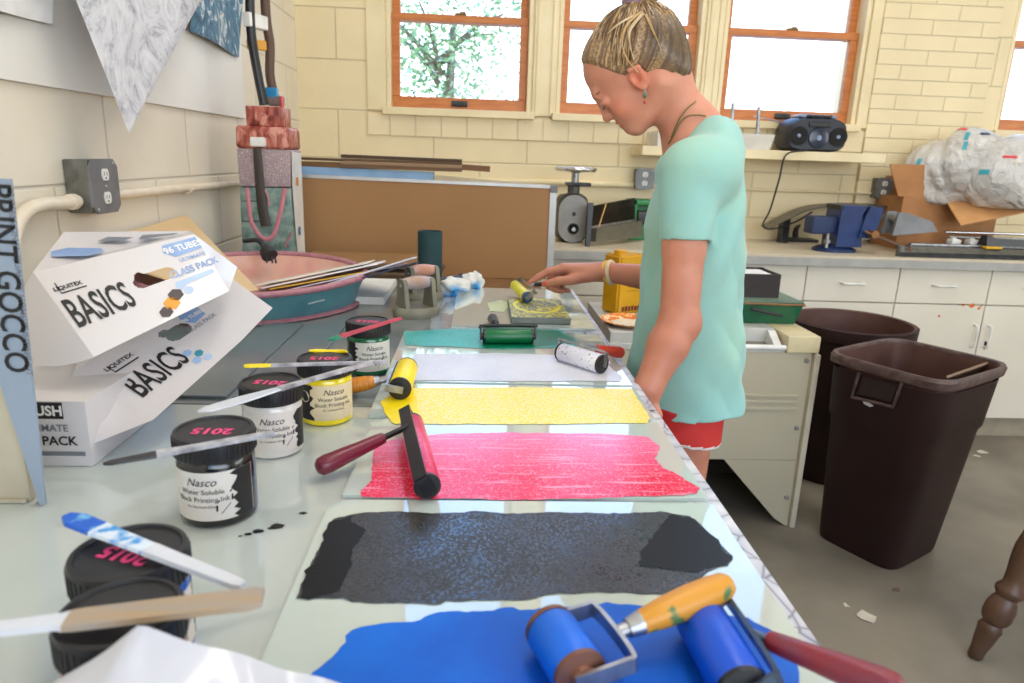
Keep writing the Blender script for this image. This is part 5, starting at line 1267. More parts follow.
def carton(label, F, B, flapL, holes, texts, hexes, band, topmarks, name='art_carton'):
    O_, U, V = F[0], F[1] - F[0], F[3] - F[0]
    n = U.cross(V).normalized()
    if n.y < 0: n = -n
    root = thing(name, label, 'carton', tuple(min((F[2], F[3]), key=lambda p: p.z)))
    def at(u, v, d=0): return F[0].lerp(F[1], u).lerp(F[3].lerp(F[2], u), v) - n*d
    hu0, hu1, hv0, hv1 = holes; asp = U.length/V.length
    mb = MB(); nu, nv = 120, 72
    def inside(u, v):
        R = (hv1 - hv0)/2; x = (u - (hu0 + hu1)/2)*asp; y = v - (hv0 + hv1)/2; hx = (hu1 - hu0)/2*asp - R
        dx = max(0, abs(x) - hx); return dx*dx + y*y < R*R or (x + .12)**2 + (y + R*.9)**2 < (R*.55)**2
    V3 = [at(i/nu, j/nv) for j in range(nv + 1) for i in range(nu + 1)]; k = nu + 1
    mb.add(V3, [[j*k+i, (j+1)*k+i, (j+1)*k+i+1, j*k+i+1] for j in range(nv) for i in range(nu) if not inside((i+.5)/nu, (j+.5)/nv)], 0)
    def txt(s, size, u, v, mat, sx=1, bold=0, shear=0):
        tm = MB().text(s, size, Matrix.Identity(4), mat, sx=sx, bold=bold, shear=shear, depth=0)
        mb.add([at(u + q.x/U.length, v - q.y/V.length, .0011) for q in tm.V], tm.F, mat)
    def patch(poly, mat, d=.0006): mb.add([at(u, v, d) for u, v in poly], [list(range(len(poly)))], mat)
    for poly, mat in band: patch(poly, mat)
    for a in texts: txt(*a)
    for (u, v, s, mat) in hexes: patch([(u + s*math.cos(PI/6 + q*PI/3)/asp, v + s*math.sin(PI/6 + q*PI/3)) for q in range(6)], mat, .0007)
    mb.build('front_panel', [cart_m, INKTXT, GREYTXT, bluep, orangep, brownp, palep, tealpr, WHITE], root, False)
    bd = MB()
    bd.add([F[0], F[1], B[1], B[0]], [[0, 1, 2, 3]], 0); bd.add([F[3], F[2], B[2], B[3]], [[0, 1, 2, 3]], 1); bd.add([F[1], F[2], B[2], B[1]], [[0, 1, 2, 3]], 0); bd.add([F[0], F[3], B[3], B[0]], [[0, 1, 2, 3]], 1)
    nt_up = (F[1] - F[0]).cross(B[0] - F[0]).normalized()
    if nt_up.z < 0: nt_up = -nt_up
    def topp(u, v): return (F[0].lerp(F[1], u)).lerp(B[0].lerp(B[1], u), v) + nt_up*.001
    for poly, mat in topmarks: bd.add([topp(u, v) for u, v in poly], [list(range(len(poly)))], mat)
    bd.build('carton_body', [cart_m, inner, GREYTXT, bluep, palep], root, False)
    pts = [Vector(p) for p in flapL]; k = len(pts); cen = sum(pts, Vector())/k
    MB().add(pts + [cen], [[i, (i + 1) % k, k] for i in range(k)]).build('side_flap', cart_m, root, True, 60)
    return root
def img(px, py, dep):
    """room point at a given distance in front of the lens along Y"""
    return ony(px, py, dep)
# lowest carton, flat on the table
q0 = onz(40, 466, T + .001); q1 = onz(93, 466, T + .001)
zt3 = ony(93, 428, q1.y).z
t = thing('art_carton', 'lowest white carton with PACK lettering, flat on the table under the other two cartons', 'carton', (q1.x - .1, q1.y + .1, T))
bx = MB().span((q1.x - .27, q1.y, T + .0008), (q1.x, q1.y + .24, zt3 + .035))
fm = Matrix.Translation((0, q1.y - .0006, 0)) @ bwm
def ftxt(s, size, px, py, mat, **k):
    p = ony(px, py, q1.y); bx.text(s, size, Matrix.Translation((p.x, q1.y - .0006, p.z)) @ bwm, mat, **k)
pa, pb = ony(30, 405, q1.y), ony(64, 419, q1.y)
bx.add([(q1.x - .26, q1.y - .0004, pb.z), (pb.x, q1.y - .0004, pb.z), (pb.x, q1.y - .0004, pa.z + .004), (q1.x - .26, q1.y - .0004, pa.z + .004)], [[0, 1, 2, 3]], 1)
ftxt('BRUSH', .018, 40, 411, 3, bold=.0006); ftxt('ULTIMATE', .013, 44, 428, 2, bold=.0003); ftxt('PACK', .017, 60, 441, 1, bold=.0004)
a_, b2 = ony(40, 451, q1.y), ony(86, 456, q1.y)
bx.add([(q1.x - .26, q1.y - .0004, b2.z), (b2.x, q1.y - .0004, b2.z), (b2.x, q1.y - .0004, a_.z), (q1.x - .26, q1.y - .0004, a_.z)], [[0, 1, 2, 3]], 2)
bx.build('carton_body', [cart_m, INKTXT, GREYTXT, WHITE], t, False)
# middle carton
F2 = plane_quad((75, 369), (192, 302), (242, 340), (153, 420), .95, 1.12, .89)
fl2 = [F2[0], img(66, 386, .915), img(58, 405, .895), img(55, 425, .875), img(61, 446, .852), img(90, 445, .848), img(120, 433, .845), F2[3]]
bk2 = Vector((.02, .10, .03)); B2_ = [F2[0] + Vector((-.05, .10, -.01)), F2[1] + bk2, F2[2] + bk2, F2[3] + Vector((-.06, .12, .05))]
carton('middle white carton with BASICS lettering, tilted on the lowest carton under the top one', F2, B2_, fl2, (.60, .82, .20, .42),
       [('BASICS', .070, .33, .60, 1, .46, .0010), ('LIQUITEX', .012, .22, .22, 1, .9, .0003), ('96 TUBES', .013, .90, .22, 8, .8, .0004), ('CLASS PACK', .014, .90, .40, 2, .75, .0002)],
       [(.60, .64, .055, 3), (.66, .74, .055, 7), (.60, .80, .055, 3), (.68, .86, .055, 6)],
       [([(.82, .06), (.99, .06), (.99, .30), (.86, .34), (.80, .20)], 3), ([(.14, .29), (.34, .29), (.34, .31), (.14, .31)], 1), ([(.14, .18), (.148, .18), (.148, .31), (.14, .31)], 1)], [])
F1 = plane_quad((33, 272), (194, 234), (229, 291), (94, 357), .94, 1.09, .88)
fl1 = [F1[0], img(25, 285, .935), img(20, 310, .92), img(22, 345, .90), img(32, 366, .885), img(60, 366, .88), img(80, 362, .88), F1[3]]
B1_ = [img(64, 232, F1[0].y + .16), img(190, 231, F1[1].y + .08), F1[2] + Vector((-.02, .10, .02)), F1[3] + Vector((-.02, .14, .04))]
carton('top white carton with BASICS lettering and torn handle hole, on the middle carton', F1, B1_, fl1, (.46, .745, .36, .53),
       [('BASICS', .068, .215, .55, 1, .40, .0011), ('LIQUITEX', .009, .115, .245, 1, .9, .0003), ('96 TUBES', .020, .88, .16, 8, .7, .0006), ('ULTIMATE', .012, .90, .34, 3, .75, .0002), ('CLASS PACK', .021, .87, .50, 3, .66, .0005)],
       [(.535, .90, .07, 5), (.60, .83, .085, 4), (.655, .75, .08, 5), (.72, .66, .055, 6), (.75, .76, .055, 6)],
       [([(.76, .06), (.995, .05), (.995, .25), (.80, .27), (.74, .17)], 3), ([(.70, .60), (.98, .60), (.98, .66), (.70, .68)], 6), ([(.06, .29), (.21, .29), (.21, .305), (.06, .305)], 1), ([(.06, .17), (.066, .17), (.066, .305), (.06, .305)], 1)],
       [([(.05, .30), (.30, .10), (.40, .12), (.36, .30), (.12, .5), (.02, .45)], 3), ([(.30, .60), (.50, .50), (.56, .62), (.36, .75)], 2), ([(.60, .45), (.86, .40), (.9, .6), (.62, .72)], 2)])

# printed kit box standing at the left edge
zG2 = T + .001
e_bot, e_top = ony(45, 503, .735), ony(10, 179, .735)
t = thing('kit_box', 'tall grey-blue kit box with dark lettering down its side, left of the cartons', 'box', (e_bot.x - .12, .76, zG2))
kitm = M('grey_blue_kit_card', (152, 166, 184), .4, col2=(142, 156, 174), ns=3); kitb = M('kit_inside_beige', (196, 186, 164), .7); kitr = M('dark_edge', (70, 36, 40), .6)
def K(px, py, d=0): p = ony(px, py, .735 - d); return p
zl_ = e_top.z
p_tl = Vector((e_top.x - .22, .735, zl_)); p_bl = K(-90, 250); cut0 = K(0, 385); cut1 = K(40, 508)
face = [e_top, p_tl, Vector((p_tl.x, .735, K(0, 250).z)), K(-30, 290), cut0, K(40, 506), e_bot]
sl = MB().slab([Vector((v_.x, .735, v_.z)) for v_ in face], .004)
# lettering down the spine
def ktxt(s, size, px, py, mat, **k):
    p = K(px, py, .0008); dv = (K(px + 4.2, py + 40) - K(px, py)).normalized()
    x = dv; z_ = Vector((0, -1, 0)); y_ = z_.cross(x)
    sl.text(s, size, Matrix.Translation(p) @ Matrix((x, y_, z_)).transposed().to_4x4(), mat, **k)
ktxt('PRINT GOCCO', .035, 7, 281, 1, bold=.0006, sx=.84)
ktxt('PROFESSIONAL QUALITY HOME PRINTING KIT', .0095, 20, 285, 2, bold=.0001)
sl.build('printed_panel', [kitm, INKTXT, GREYTXT], t, False)
bk_ = MB(); bk_.span((p_tl.x, .745, zG2), (min(e_top.x, e_bot.x) - .022, .755, zl_ - .02))
bk_.build('back_panel', kitb, t, False)
MB().add([K(0, 384), K(41, 507), K(41, 507) + Vector((-.006, .012, 0)), K(0, 384) + Vector((-.006, .012, 0))], [[0, 1, 2, 3]], 0).build('cut_edge', kitr, t, False)
MB().span((p_tl.x, .7395, zG2), (min(e_top.x, e_bot.x) - .024, .745, zG2 + .004)).build('bottom_panel', kitb, t, False)
MB().add([e_top, p_tl, p_tl + Vector((0, .012, -.003)), e_top + Vector((-.006, .012, -.003))], [[0, 1, 2, 3]]).build('top_panel', GREYP, t, False)

# crumpled translucent sheet at the near edge
yFm = cB2.y - .052; P0 = ony(140, 626, yFm); pl_m, nt, b = new_mat('milky_plastic_film'); v = coords(nt); n1 = node(nt, 'ShaderNodeTexNoise', Scale=9.0, Detail=4); nt.links.new(v, n1.inputs['Vector'])
nt.links.new(ramp(nt, n1.outputs['Fac'], [(.3, c8(190, 192, 204)), (.7, c8(208, 209, 218))]), b.inputs['Base Color']); b.inputs['Roughness'].default_value = .22; b.inputs['Coat Weight'].default_value = .4; b.inputs['Alpha'].default_value = .93
mb = MB(); ridge = P0
ctrl = {}
L0, R0 = ony(30, 700, yFm - .01), ony(360, 690, yFm + .02)
def pf(u, v):
    # u across (left to right), v toward the camera edge of the table
    top = (L0.lerp(P0, u/.33) if u < .33 else P0.lerp(R0, (u - .33)/.67))
    base = Vector((-.40 + .46*u, .12, T + .004))
    p = top.lerp(base, v)
    p.z += .012*math.sin(11*u + 5*v)*v*(1 - v)*2 + .006*math.sin(23*u - 9*v)*(.2 + v)*(1 - v)
    p.z = max(p.z, T + .003)
    return p
mb.grid(lambda u, v: pf(u, v**1.2), 40, 20)
thing_mesh(mb, 'plastic_film', pl_m, 'crumpled milky plastic film at the near table edge, in front of the jars', 'plastic film', tuple(Vector((P0.x, .3, T))), angle=180)

# ================================================================== RIGHT SIDE FLOOR ITEMS
# beige machine cart
yK = 2.34
zk1 = ony(818, 336, yK).z; zk0 = ony(820, 353, yK).z
xk1 = ony(819, 345, yK).x; xk0 = .47; ykb = 2.86
t = thing('machine_cart', 'beige metal machine stand with a recessed handle top and slanted foot, behind the girl', 'stand', ((xk0 + xk1)/2, 2.6, 0))
bei = M('beige_metal', (196, 188, 164), .45, col2=(186, 178, 154), ns=2); beil = M('light_beige_plastic', (222, 208, 168), .45); greyl = M('light_grey_plastic', (206, 206, 202), .4)
xh1 = ony(786, 340, yK).x; xh0 = ony(728, 340, yK).x
MB().span((xh1 + .003, yK - .012, zk0), (xk1, ykb, zk1), bev=.006).build('top_end', beil, t)
tp = MB(); tp.span((xk0, yK - .006, zk0), (xh1, yK + .012, zk0 + (zk1 - zk0)*.35), bev=.003); tp.span((xk0, yK + .10, zk0), (xh1, ykb, zk1), bev=.003); tp.span((xk0, yK, zk0), (xh0 - .01, yK + .10, zk1), bev=.003)
tp.build('top_shell', greyl, t)
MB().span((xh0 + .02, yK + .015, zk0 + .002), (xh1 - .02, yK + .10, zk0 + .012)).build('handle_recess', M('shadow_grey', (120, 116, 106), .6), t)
hd = MB()
for x in (xh0 + .012, xh1 - .02): hd.prism([(0, 0), (.10, 0), (.085, .05), (.02, .012)], -.014, .014, Matrix.Translation((x, yK - .004, zk0 + .01)) @ Matrix(((0, 0, 1), (1, 0, 0), (0, 1, 0))).to_4x4())
hd.tube([(xh0, yK - .004, zk0 + .018), (xh1, yK - .004, zk0 + .018)], .010, 10); hd.build('handle', WHITE, t)
zd = ony(760, 460, yK).z; xs = ony(800, 420, yK).x
body = MB()
xbr = ony(806, 400, yK).x
body.span((xk0 + .02, yK, zd), (xbr, ykb - .02, zk0 - .001), bev=.003); body.build('body', bei, t)
for py in (395, 401, 408): 
    z_ = ony(740, py, yK).z; MB().span((xk0 + .04, yK - .006, z_ - .006), (ony(797, py, yK).x, yK, z_ + .006), bev=.002).build('rib', bei, t)
lf_ = ony(724, 461, yK)
lg = [(lf_.x, zd), (xbr, zd), (ony(795, 522, yK).x, .0), (ony(785, 525, yK).x, .0), (ony(775, 512, yK).x, .03)]
lgp = MB().prism(lg, -.03, 0, Matrix.Translation((0, yK, 0)) @ bwm); lgp.build('front_foot', bei, t, False)
MB().span((xbr - .0, yK - .02, .0), (xbr + .022, ykb - .02, zk0 - .002), bev=.004).build('side_panel', M('pale_beige_panel', (208, 200, 178), .45), t)
MB().span((xk0 + .02, ykb - .06, 0), (xbr - .001, ykb - .03, zd - .001)).build('rear_panel', M('dark_base', (70, 64, 56), .7), t)
MB().span((xk0 + .02, yK + .02, 0), (xk0 + .05, ykb - .061, zd - .001)).build('left_foot', bei, t)
for py in (362, 430, 500):
    p = ony(802 - (py - 362)*.05, py, yK - .02); MB().lathe([(.009, 0), (.007, .006), (0, .007)], 12, Matrix.Translation((xbr - .02, yK, p.z)) @ Matrix.Rotation(PI/2, 4, 'X')).build('bolt', STEEL, t)
# green tray, black box with papers
ztop = zk1 + .0006
g0, g1 = ony(726, 318, 2.50), ony(800, 318, 2.50)
t = thing('green_tray', 'dark green metal tray with a black bar on the beige machine stand', 'tray', ((g0.x + g1.x)/2, 2.62, ztop))
grm = M('dark_green_enamel', (26, 92, 62), .35, col2=(40, 104, 74), ns=8)
ztr = ony(760, 302, 2.50).z
MB().prism([(g0.x - .12, 2.52), (g1.x - .01, 2.52), (g1.x, 2.80), (g0.x - .12, 2.80)], ztop, ztr, top=[(g0.x - .13, 2.49), (g1.x + .005, 2.49), (g1.x + .012, 2.83), (g0.x - .13, 2.83)]).build('tray_body', grm, t, False)
MB().span((g0.x - .13, 2.49, ztr + .0003), (g1.x + .004, 2.82, ztr + .003)).build('tray_lid', M('green_grey_top', (120, 146, 128), .4, col2=(96, 120, 104), ns=5), t, False)
MB().tube([ony(752, 309, 2.46), ony(782, 316, 2.455)], .006, 10).build('black_bar', DSTEEL, t)
MB().tube([(g0.x - .13, 2.485, ztr - .002), (g1.x + .006, 2.485, ztr - .006)], .004, 8).build('rim_wire', M('copper_rim', (150, 110, 80), .4, .5), t)
g2 = ony(776, 290, 2.60); zbx = ony(760, 273, 2.60).z
t = thing('black_box', 'small black open box with white paper inside, on the green tray', 'box', (g2.x - .1, 2.66, ztr + .004))
mb = MB(); xA, xB_, yA, yB3 = g2.x - .22, g2.x, 2.57, 2.76; k = .006; zz0 = ztr + .0036
mb.span((xA, yA, zz0), (xB_, yA + k, zbx)); mb.span((xA, yB3 - k, zz0), (xB_, yB3, zbx)); mb.span((xA, yA + k, zz0), (xA + k, yB3 - k, zbx)); mb.span((xB_ - k, yA + k, zz0), (xB_, yB3 - k, zbx)); mb.span((xA + k, yA + k, zz0), (xB_ - k, yB3 - k, zz0 + k))
mb.build('box_body', M('dark_maroon_black', (44, 32, 34), .45), t, False)
thing_mesh(MB().span((xA + .009, yA + .009, zz0 + .008), (xB_ - .012, yB3 - .009, zbx - .008)), 'paper_stack', PAPER, 'white paper stack lying inside the small black box', 'paper', (xA + .1, 2.66, zz0 + .008), angle=20)
# yellow tin and paper plate
yy = 2.62; c0, c1 = ony(606, 290, yy), ony(641, 290, yy); ztc = ony(620, 250, yy).z
t = thing('yellow_canister', 'tall yellow rectangular canister on the beige stand, left of the girl', 'canister', (c0.x + .07, yy + .05, ztop))
yel_c = M('yellow_tin', (216, 164, 28), .35, col2=(206, 152, 20), ns=10)
cm_ = (c0.x + c1.x)/2 + .012
rot = Matrix.Rotation(.5, 4, 'Z'); mt = Matrix.Translation((cm_, yy + .06, 0)) @ rot
hw_ = .068
mb = MB(); b = bmesh.new(); bmesh.ops.create_cube(b, size=1)
for v_ in b.verts: v_.co = Vector((v_.co.x*hw_*2, v_.co.y*.10, v_.co.z*(ztc - ztop - .02)))
bmesh.ops.bevel(b, geom=list(b.edges), offset=.008, segments=3, affect='EDGES'); mb.bm(b, 0, mt @ Matrix.Translation((0, 0, (ztop + ztc - .02)/2)))
fm2 = mt @ Matrix.Translation((0, -.0505, 0)) @ bwm
for i, w_ in enumerate((.05, .07, .06, .065, .045, .06)):
    mb.text('lmnoprs uvw xyz'[:4 + i], .006, fm2 @ Matrix.Translation((.0, ztop + .20 - i*.018, 0)), 1, depth=.001) if False else mb.add([fm2 @ Vector(p) for p in ((-w_/2, ztop + .17 - i*.016, .0006), (w_/2, ztop + .17 - i*.016, .0006), (w_/2, ztop + .173 - i*.016, .0006), (-w_/2, ztop + .173 - i*.016, .0006))], [[0, 1, 2, 3]], 1)
for i in range(6):
    mb.add([fm2 @ Vector((x, z_, .0007)) for x, z_ in ((-.045 + i*.016, ztop + .012), (-.034 + i*.016, ztop + .012), (-.034 + i*.016 + .002, ztop + .030 + .004*(i % 2)), (-.045 + i*.016, ztop + .030))], [[0, 1, 2, 3]], 2)
mb.build('tin_body', [yel_c, M('ochre_print', (176, 128, 26), .4), M('dark_red_print', (120, 40, 30), .4)], t)
MB().lathe([(.024, 0), (.024, .014), (.020, .017), (0, .017)], 24, mt @ Matrix.Translation((-.03, 0, ztc - .02))).build('cap', yel_c, t)
pc_ = ony(628, 334, 2.455); pc_.z = ztop
t = thing('paper_plate', 'orange and white patterned paper plate on the beige stand below the yellow canister', 'plate', tuple(pc_))
orm, nt, b = new_mat('orange_pattern'); v = coords(nt); n1 = node(nt, 'ShaderNodeTexNoise', Scale=38.0, Detail=3, Distortion=1.5); nt.links.new(v, n1.inputs['Vector'])
nt.links.new(ramp(nt, n1.outputs['Fac'], [(.42, c8(214, 110, 40)), (.5, c8(240, 160, 70)), (.58, c8(246, 220, 190))]), b.inputs['Base Color']); b.inputs['Roughness'].default_value = .5
MB().lathe([(.0, .004), (.065, .004), (.085, .014), (.105, .02), (.106, .018), (.085, .010), (.065, 0.0005), (0, .0005)], 40, Matrix.Translation(pc_)).build('plate', orm, t)
MB().lathe([(.0, .0052), (.05, .0052), (.062, .006), (.060, .0048)], 30, Matrix.Translation(pc_)).build('plate_centre', M('white_plate_centre', (238, 226, 206), .5), t)

# square brown bin
zr_ = .72
cr = [onz(832, 355, zr_), onz(962, 387, zr_), onz(1000, 363, zr_), onz(887, 335, zr_)]
cb = [onz(822, 552, 0), onz(897, 580, 0), onz(945, 545, 0)]
ctop = sum((Vector((p.x, p.y, 0)) for p in cr), Vector())/4
u_ = ((cr[1] - cr[0]) + (cr[2] - cr[3])).normalized(); u_.z = 0; u_.normalize(); v_ = Vector((-u_.y, u_.x, 0))
hu = .5*(((cr[1] - cr[0]) + (cr[2] - cr[3]))/2).dot(u_); hv = .5*abs((((cr[3] - cr[0]) + (cr[2] - cr[1]))/2).dot(v_))
hu, hv = max(hu, .2), max(hv, .2)
cbot = Vector((1.50, 2.235, 0)); 
brn = M('dark_brown_plastic', (46, 26, 25), .55, col2=(40, 22, 21), ns=6, spec=.3); brn_in = M('brown_plastic_inside', (82, 54, 48), .5, col2=(96, 66, 58), ns=9); scuff = M('scuffed_rim', (68, 46, 43), .5, col2=(98, 80, 76), ns=30)
def sq_ring(c, a, b_, z, n=56, e=.34):
    out = []
    for k in range(n):
        t_ = 2*PI*k/n; ca, sa = math.cos(t_), math.sin(t_)
        p = c + u_*a*math.copysign(abs(ca)**e, ca) + v_*b_*math.copysign(abs(sa)**e, sa); p.z = z; out.append(p)
    return out
def lerpc(f): return cbot.lerp(ctop, f)
t = thing('waste_bin', 'square dark brown plastic waste bin with side handles, in front of the round bin', 'bin', tuple(cbot))
kx, ky = .74, .74
rings = [sq_ring(lerpc(0), hu*kx, hv*ky, .0), sq_ring(lerpc(.02), hu*kx*1.02, hv*ky*1.02, .012), sq_ring(lerpc(.68), hu*.90, hv*.90, zr_*.68), sq_ring(lerpc(.70), hu*.94, hv*.94, zr_*.70), sq_ring(lerpc(.94), hu*.985, hv*.985, zr_*.94)]
MB().loft([sq_ring(lerpc(0), .01, .01, .0)] + rings, caps=False).build('bin_body', brn, t)
inn = [sq_ring(lerpc(1), hu*.95, hv*.95, zr_ - .006), sq_ring(lerpc(.7), hu*.86, hv*.86, zr_*.70), sq_ring(lerpc(.1), hu*.69, hv*.69, zr_*.08), sq_ring(lerpc(.1), hu*.01, hv*.01, zr_*.09)]
rimr = [sq_ring(lerpc(.935), hu*.99, hv*.99, zr_*.955), sq_ring(lerpc(.94), hu*1.035, hv*1.035, zr_*.96), sq_ring(lerpc(1), hu*1.045, hv*1.045, zr_ - .006), sq_ring(lerpc(1), hu*1.02, hv*1.02, zr_ + .004), sq_ring(lerpc(1), hu*.96, hv*.96, zr_ + .002), sq_ring(lerpc(1), hu*.95, hv*.95, zr_ - .008)]
MB().loft(rimr, caps=False).build('rim', scuff, t); MB().loft(inn, caps=False).build('inside', brn_in, t)
fc = lambda s, z: lerpc(z/zr_) - v_*(hv*(.74 + .26*z/zr_) + .006) + u_*s + Vector((0, 0, 0))
hz = zr_*.86; 
def FP(px, py):   # point on the bin's near face
    n = -v_; d = Vector(ray(px, py)); o = lerpc(.85) - v_*(hv*.975 + .004); o.z = hz
    return Vector(CAM) + d*((o - Vector(CAM)).dot(n)/d.dot(n))
MB().tube([FP(859, 372), FP(852, 397), FP(893, 407), FP(902, 382)], .006, 10).build('handle', scuff, t)
MB().slab([FP(863, 376), FP(857, 394), FP(891, 402), FP(898, 384)], .008).build('handle_recess', M('bin_shadow_plastic', (40, 25, 24), .6), t, False)
MB().add([FP(861, 398), FP(867, 401), FP(874, 406), FP(870, 407), FP(864, 404)], [[0, 1, 2, 3, 4]]).build('paint_scuff', M('white_scuff', (206, 200, 200), .6), t, False)
# paper scraps inside bin
q = onz(911, 368, zr_*.8)
wp = Vector((lerpc(.75).x, lerpc(.75).y, zr_*.62))
thing_mesh(MB().slab([wp + Vector((-.06, .10, .02)), wp + Vector((.02, .09, .03)), wp + Vector((.04, .10, .10)), wp + Vector((-.02, .11, .12)), wp + Vector((-.06, .11, .08))], .002), 'paper_scrap', PAPER, 'white torn paper scrap inside the square brown bin', 'paper', tuple(wp))
e0 = onz(952, 384, zr_ - .0); e1 = onz(995, 360, zr_)
thing_mesh(MB().slab([onz(946, 376, zr_ - .01), onz(992, 360, zr_ - .005), onz(994, 366, zr_ - .09), onz(950, 386, zr_ - .09)], .008), 'cardboard_scrap', M('grey_brown_card', (140, 116, 96), .7), 'brown cardboard scrap leaning inside the right rim of the square bin', 'cardboard', tuple(wp + Vector((.1, 0, 0))))
# round bin
zR = .80
la, ra = onz(797, 318, zR), onz(908, 328, zR)
bt0 = onz(797, 492, 0)
R_ = .29; cR = Vector((1.50, 2.86, 0)); 
wv = (ony(909, 325, 2.86).x - ony(792, 325, 2.86).x)/2; R_ = wv*.97; cR.x = (ony(909, 325, 2.86).x + ony(792, 325, 2.86).x)/2; zR = ony(850, 321, 2.86).z
t = thing('waste_bin', 'round dark brown waste bin between the beige stand and the square bin', 'bin', tuple(cR))
MB().lathe([(R_*.80, 0), (R_*.82, .01), (R_*.95, zR*.9), (R_*.96, zR*.92), (R_*1.02, zR*.93), (R_*1.03, zR), (R_*.985, zR + .004)], 56, Matrix.Translation(cR), caps=False).build('bin_body', brn, t)
MB().lathe([(R_*.985, zR + .004), (R_*.95, zR), (R_*.94, zR*.93), (R_*.82, zR*.06), (0, zR*.05)], 56, Matrix.Translation(cR), caps=False).build('inside', brn_in, t)
# turned stool leg at the right edge
b0 = onz(974, 657, 0); tA = ony(1030, 545, b0.y + .06)
t = thing('wooden_stool', 'dark turned-wood stool leg leaning into the lower right corner', 'stool', (b0.x + .25, b0.y + .2, 0))
wl = M('dark_turned_wood', (104, 76, 58), .38, col2=(84, 60, 46), ns=12, stretch=(1, 1, .3))
tL = Vector((b0.x + .172, b0.y + .01, .60)); seat_c = Vector((tL.x + .15, tL.y + .02, .62))
def leg(foot, top):
    d = top - foot; L = d.length
    pr = [(.012, 0), (.016, .006), (.017, .03), (.021, .06), (.024, .09), (.026, .10), (.020, .115), (.027, .125), (.031, .14), (.031, .17), (.026, .19), (.022, .20), (.030, .215), (.030, .225), (.022, .24), (.024, .27), (.030, .31), (.033, .35), (.030, .40), (.024, .44), (.030, .455), (.024, .47), (.022, .52), (.020, .62)]
    MB().lathe([(r*1.22, z*L/.62) for r, z in pr], 24, Matrix.Translation(foot) @ frame_of(d).to_4x4()).build('leg', wl, t)
for k in range(3):
    R3 = Matrix.Rotation(2*PI*k/3, 3, 'Z'); c_ = Vector((seat_c.x, seat_c.y, 0)); leg(c_ + R3 @ (Vector((b0.x, b0.y, 0)) - c_), c_ + R3 @ (tL - c_))
MB().lathe([(.0, .598), (.15, .598), (.165, .61), (.165, .63), (.15, .642), (0, .636)], 40, Matrix.Translation((seat_c.x, seat_c.y, 0))).build('seat', wl, t)
# scraps on the floor
for i, (px, py, s, lab) in enumerate(((977, 456, .020, 'small white paper scrap on the floor right of the square bin, smaller of two'), (983, 452, .032, 'white paper scrap on the floor right of the square bin, larger of two'), (866, 617, .040, 'pale star-shaped paper scrap on the floor below the square bin'), (846, 605, .014, 'tiny white fleck on the floor left of the star-shaped scrap'), (896, 589, .018, 'small brown scrap on the floor under the front of the square bin'))):
    p = onz(px, py, .002); rr = random.Random(i + 40); n = 9
    thing_mesh(MB().slab([p + Vector((s*math.cos(6.28*k/n)*rr.uniform(.4, 1.1), s*math.sin(6.28*k/n)*rr.uniform(.4, 1.1), 0)) for k in range(n)], .0015), 'floor_scrap', M('floor_scrap_%d' % i, (206, 198, 184) if i != 4 else (110, 86, 74), .8), lab, 'paper scrap', tuple(p), angle=20)
# ================================================================== THE GIRL
import openvdb as vdb
class SDF:
    def __init__(s, lo, hi, h):
        s.lo = np.array(lo, np.float32); s.h = h
        s.n = np.ceil((np.array(hi) - np.array(lo))/h).astype(int) + 1
        s.ax = [s.lo[i] + h*np.arange(s.n[i], dtype=np.float32) for i in range(3)]
        s.D = np.full(s.n, .2, np.float32)
    def win(s, a, b):
        i0 = np.clip(np.floor((np.array(a) - s.lo)/s.h).astype(int), 0, s.n); i1 = np.clip(np.ceil((np.array(b) - s.lo)/s.h).astype(int) + 1, 0, s.n)
        sl = tuple(slice(i0[k], i1[k]) for k in range(3))
        return sl, s.ax[0][sl[0]][:, None, None], s.ax[1][sl[1]][None, :, None], s.ax[2][sl[2]][None, None, :]
    def mix(s, sl, d, k, sub=False):
        A = s.D[sl]
        if A.size == 0: return
        if sub:
            hh = np.clip(.5 - .5*(A + d)/k, 0, 1); s.D[sl] = A*(1 - hh) - d*hh + k*hh*(1 - hh)
        else:
            hh = np.clip(.5 + .5*(A - d)/k, 0, 1); s.D[sl] = A*(1 - hh) + d*hh - k*hh*(1 - hh)
    def cap(s, a, b, r0, r1=None, k=.012, sub=False):
        r1 = r0 if r1 is None else r1; a = np.array(a, np.float32); b = np.array(b, np.float32); m = max(r0, r1) + k*1.2 + s.h*5
        sl, x, y, z = s.win(np.minimum(a, b) - m, np.maximum(a, b) + m)
        d = b - a; L2 = float(d @ d) + 1e-12
        t = np.clip(((x - a[0])*d[0] + (y - a[1])*d[1] + (z - a[2])*d[2])/L2, 0, 1)
        q = np.sqrt((x - a[0] - d[0]*t)**2 + (y - a[1] - d[1]*t)**2 + (z - a[2] - d[2]*t)**2) - (r0 + (r1 - r0)*t)
        s.mix(sl, q, k, sub)
    def ell(s, c, r, R=None, k=.012, sub=False):
        c = np.array(c, np.float32); m = max(r) + k*1.2 + s.h*5
        sl, x, y, z = s.win(c - m, c + m)
        X, Y, Z = x - c[0], y - c[1], z - c[2]
        if R is not None:
            R = np.array(R, np.float32); X, Y, Z = (R[0][i]*X + R[1][i]*Y + R[2][i]*Z for i in range(3))
        k0 = np.sqrt((X/r[0])**2 + (Y/r[1])**2 + (Z/r[2])**2); k1 = np.sqrt((X/r[0]**2)**2 + (Y/r[1]**2)**2 + (Z/r[2]**2)**2) + 1e-9
        s.mix(sl, k0*(k0 - 1)/k1, k, sub)
    def mesh(s):
        b = 3*s.h; A = np.clip(s.D, -b, b).astype(np.float32)
        g = vdb.FloatGrid(b); g.copyFromArray(A); p, q = g.convertToQuads(0.0)
        return p.astype(np.float64)*s.h + s.lo, q
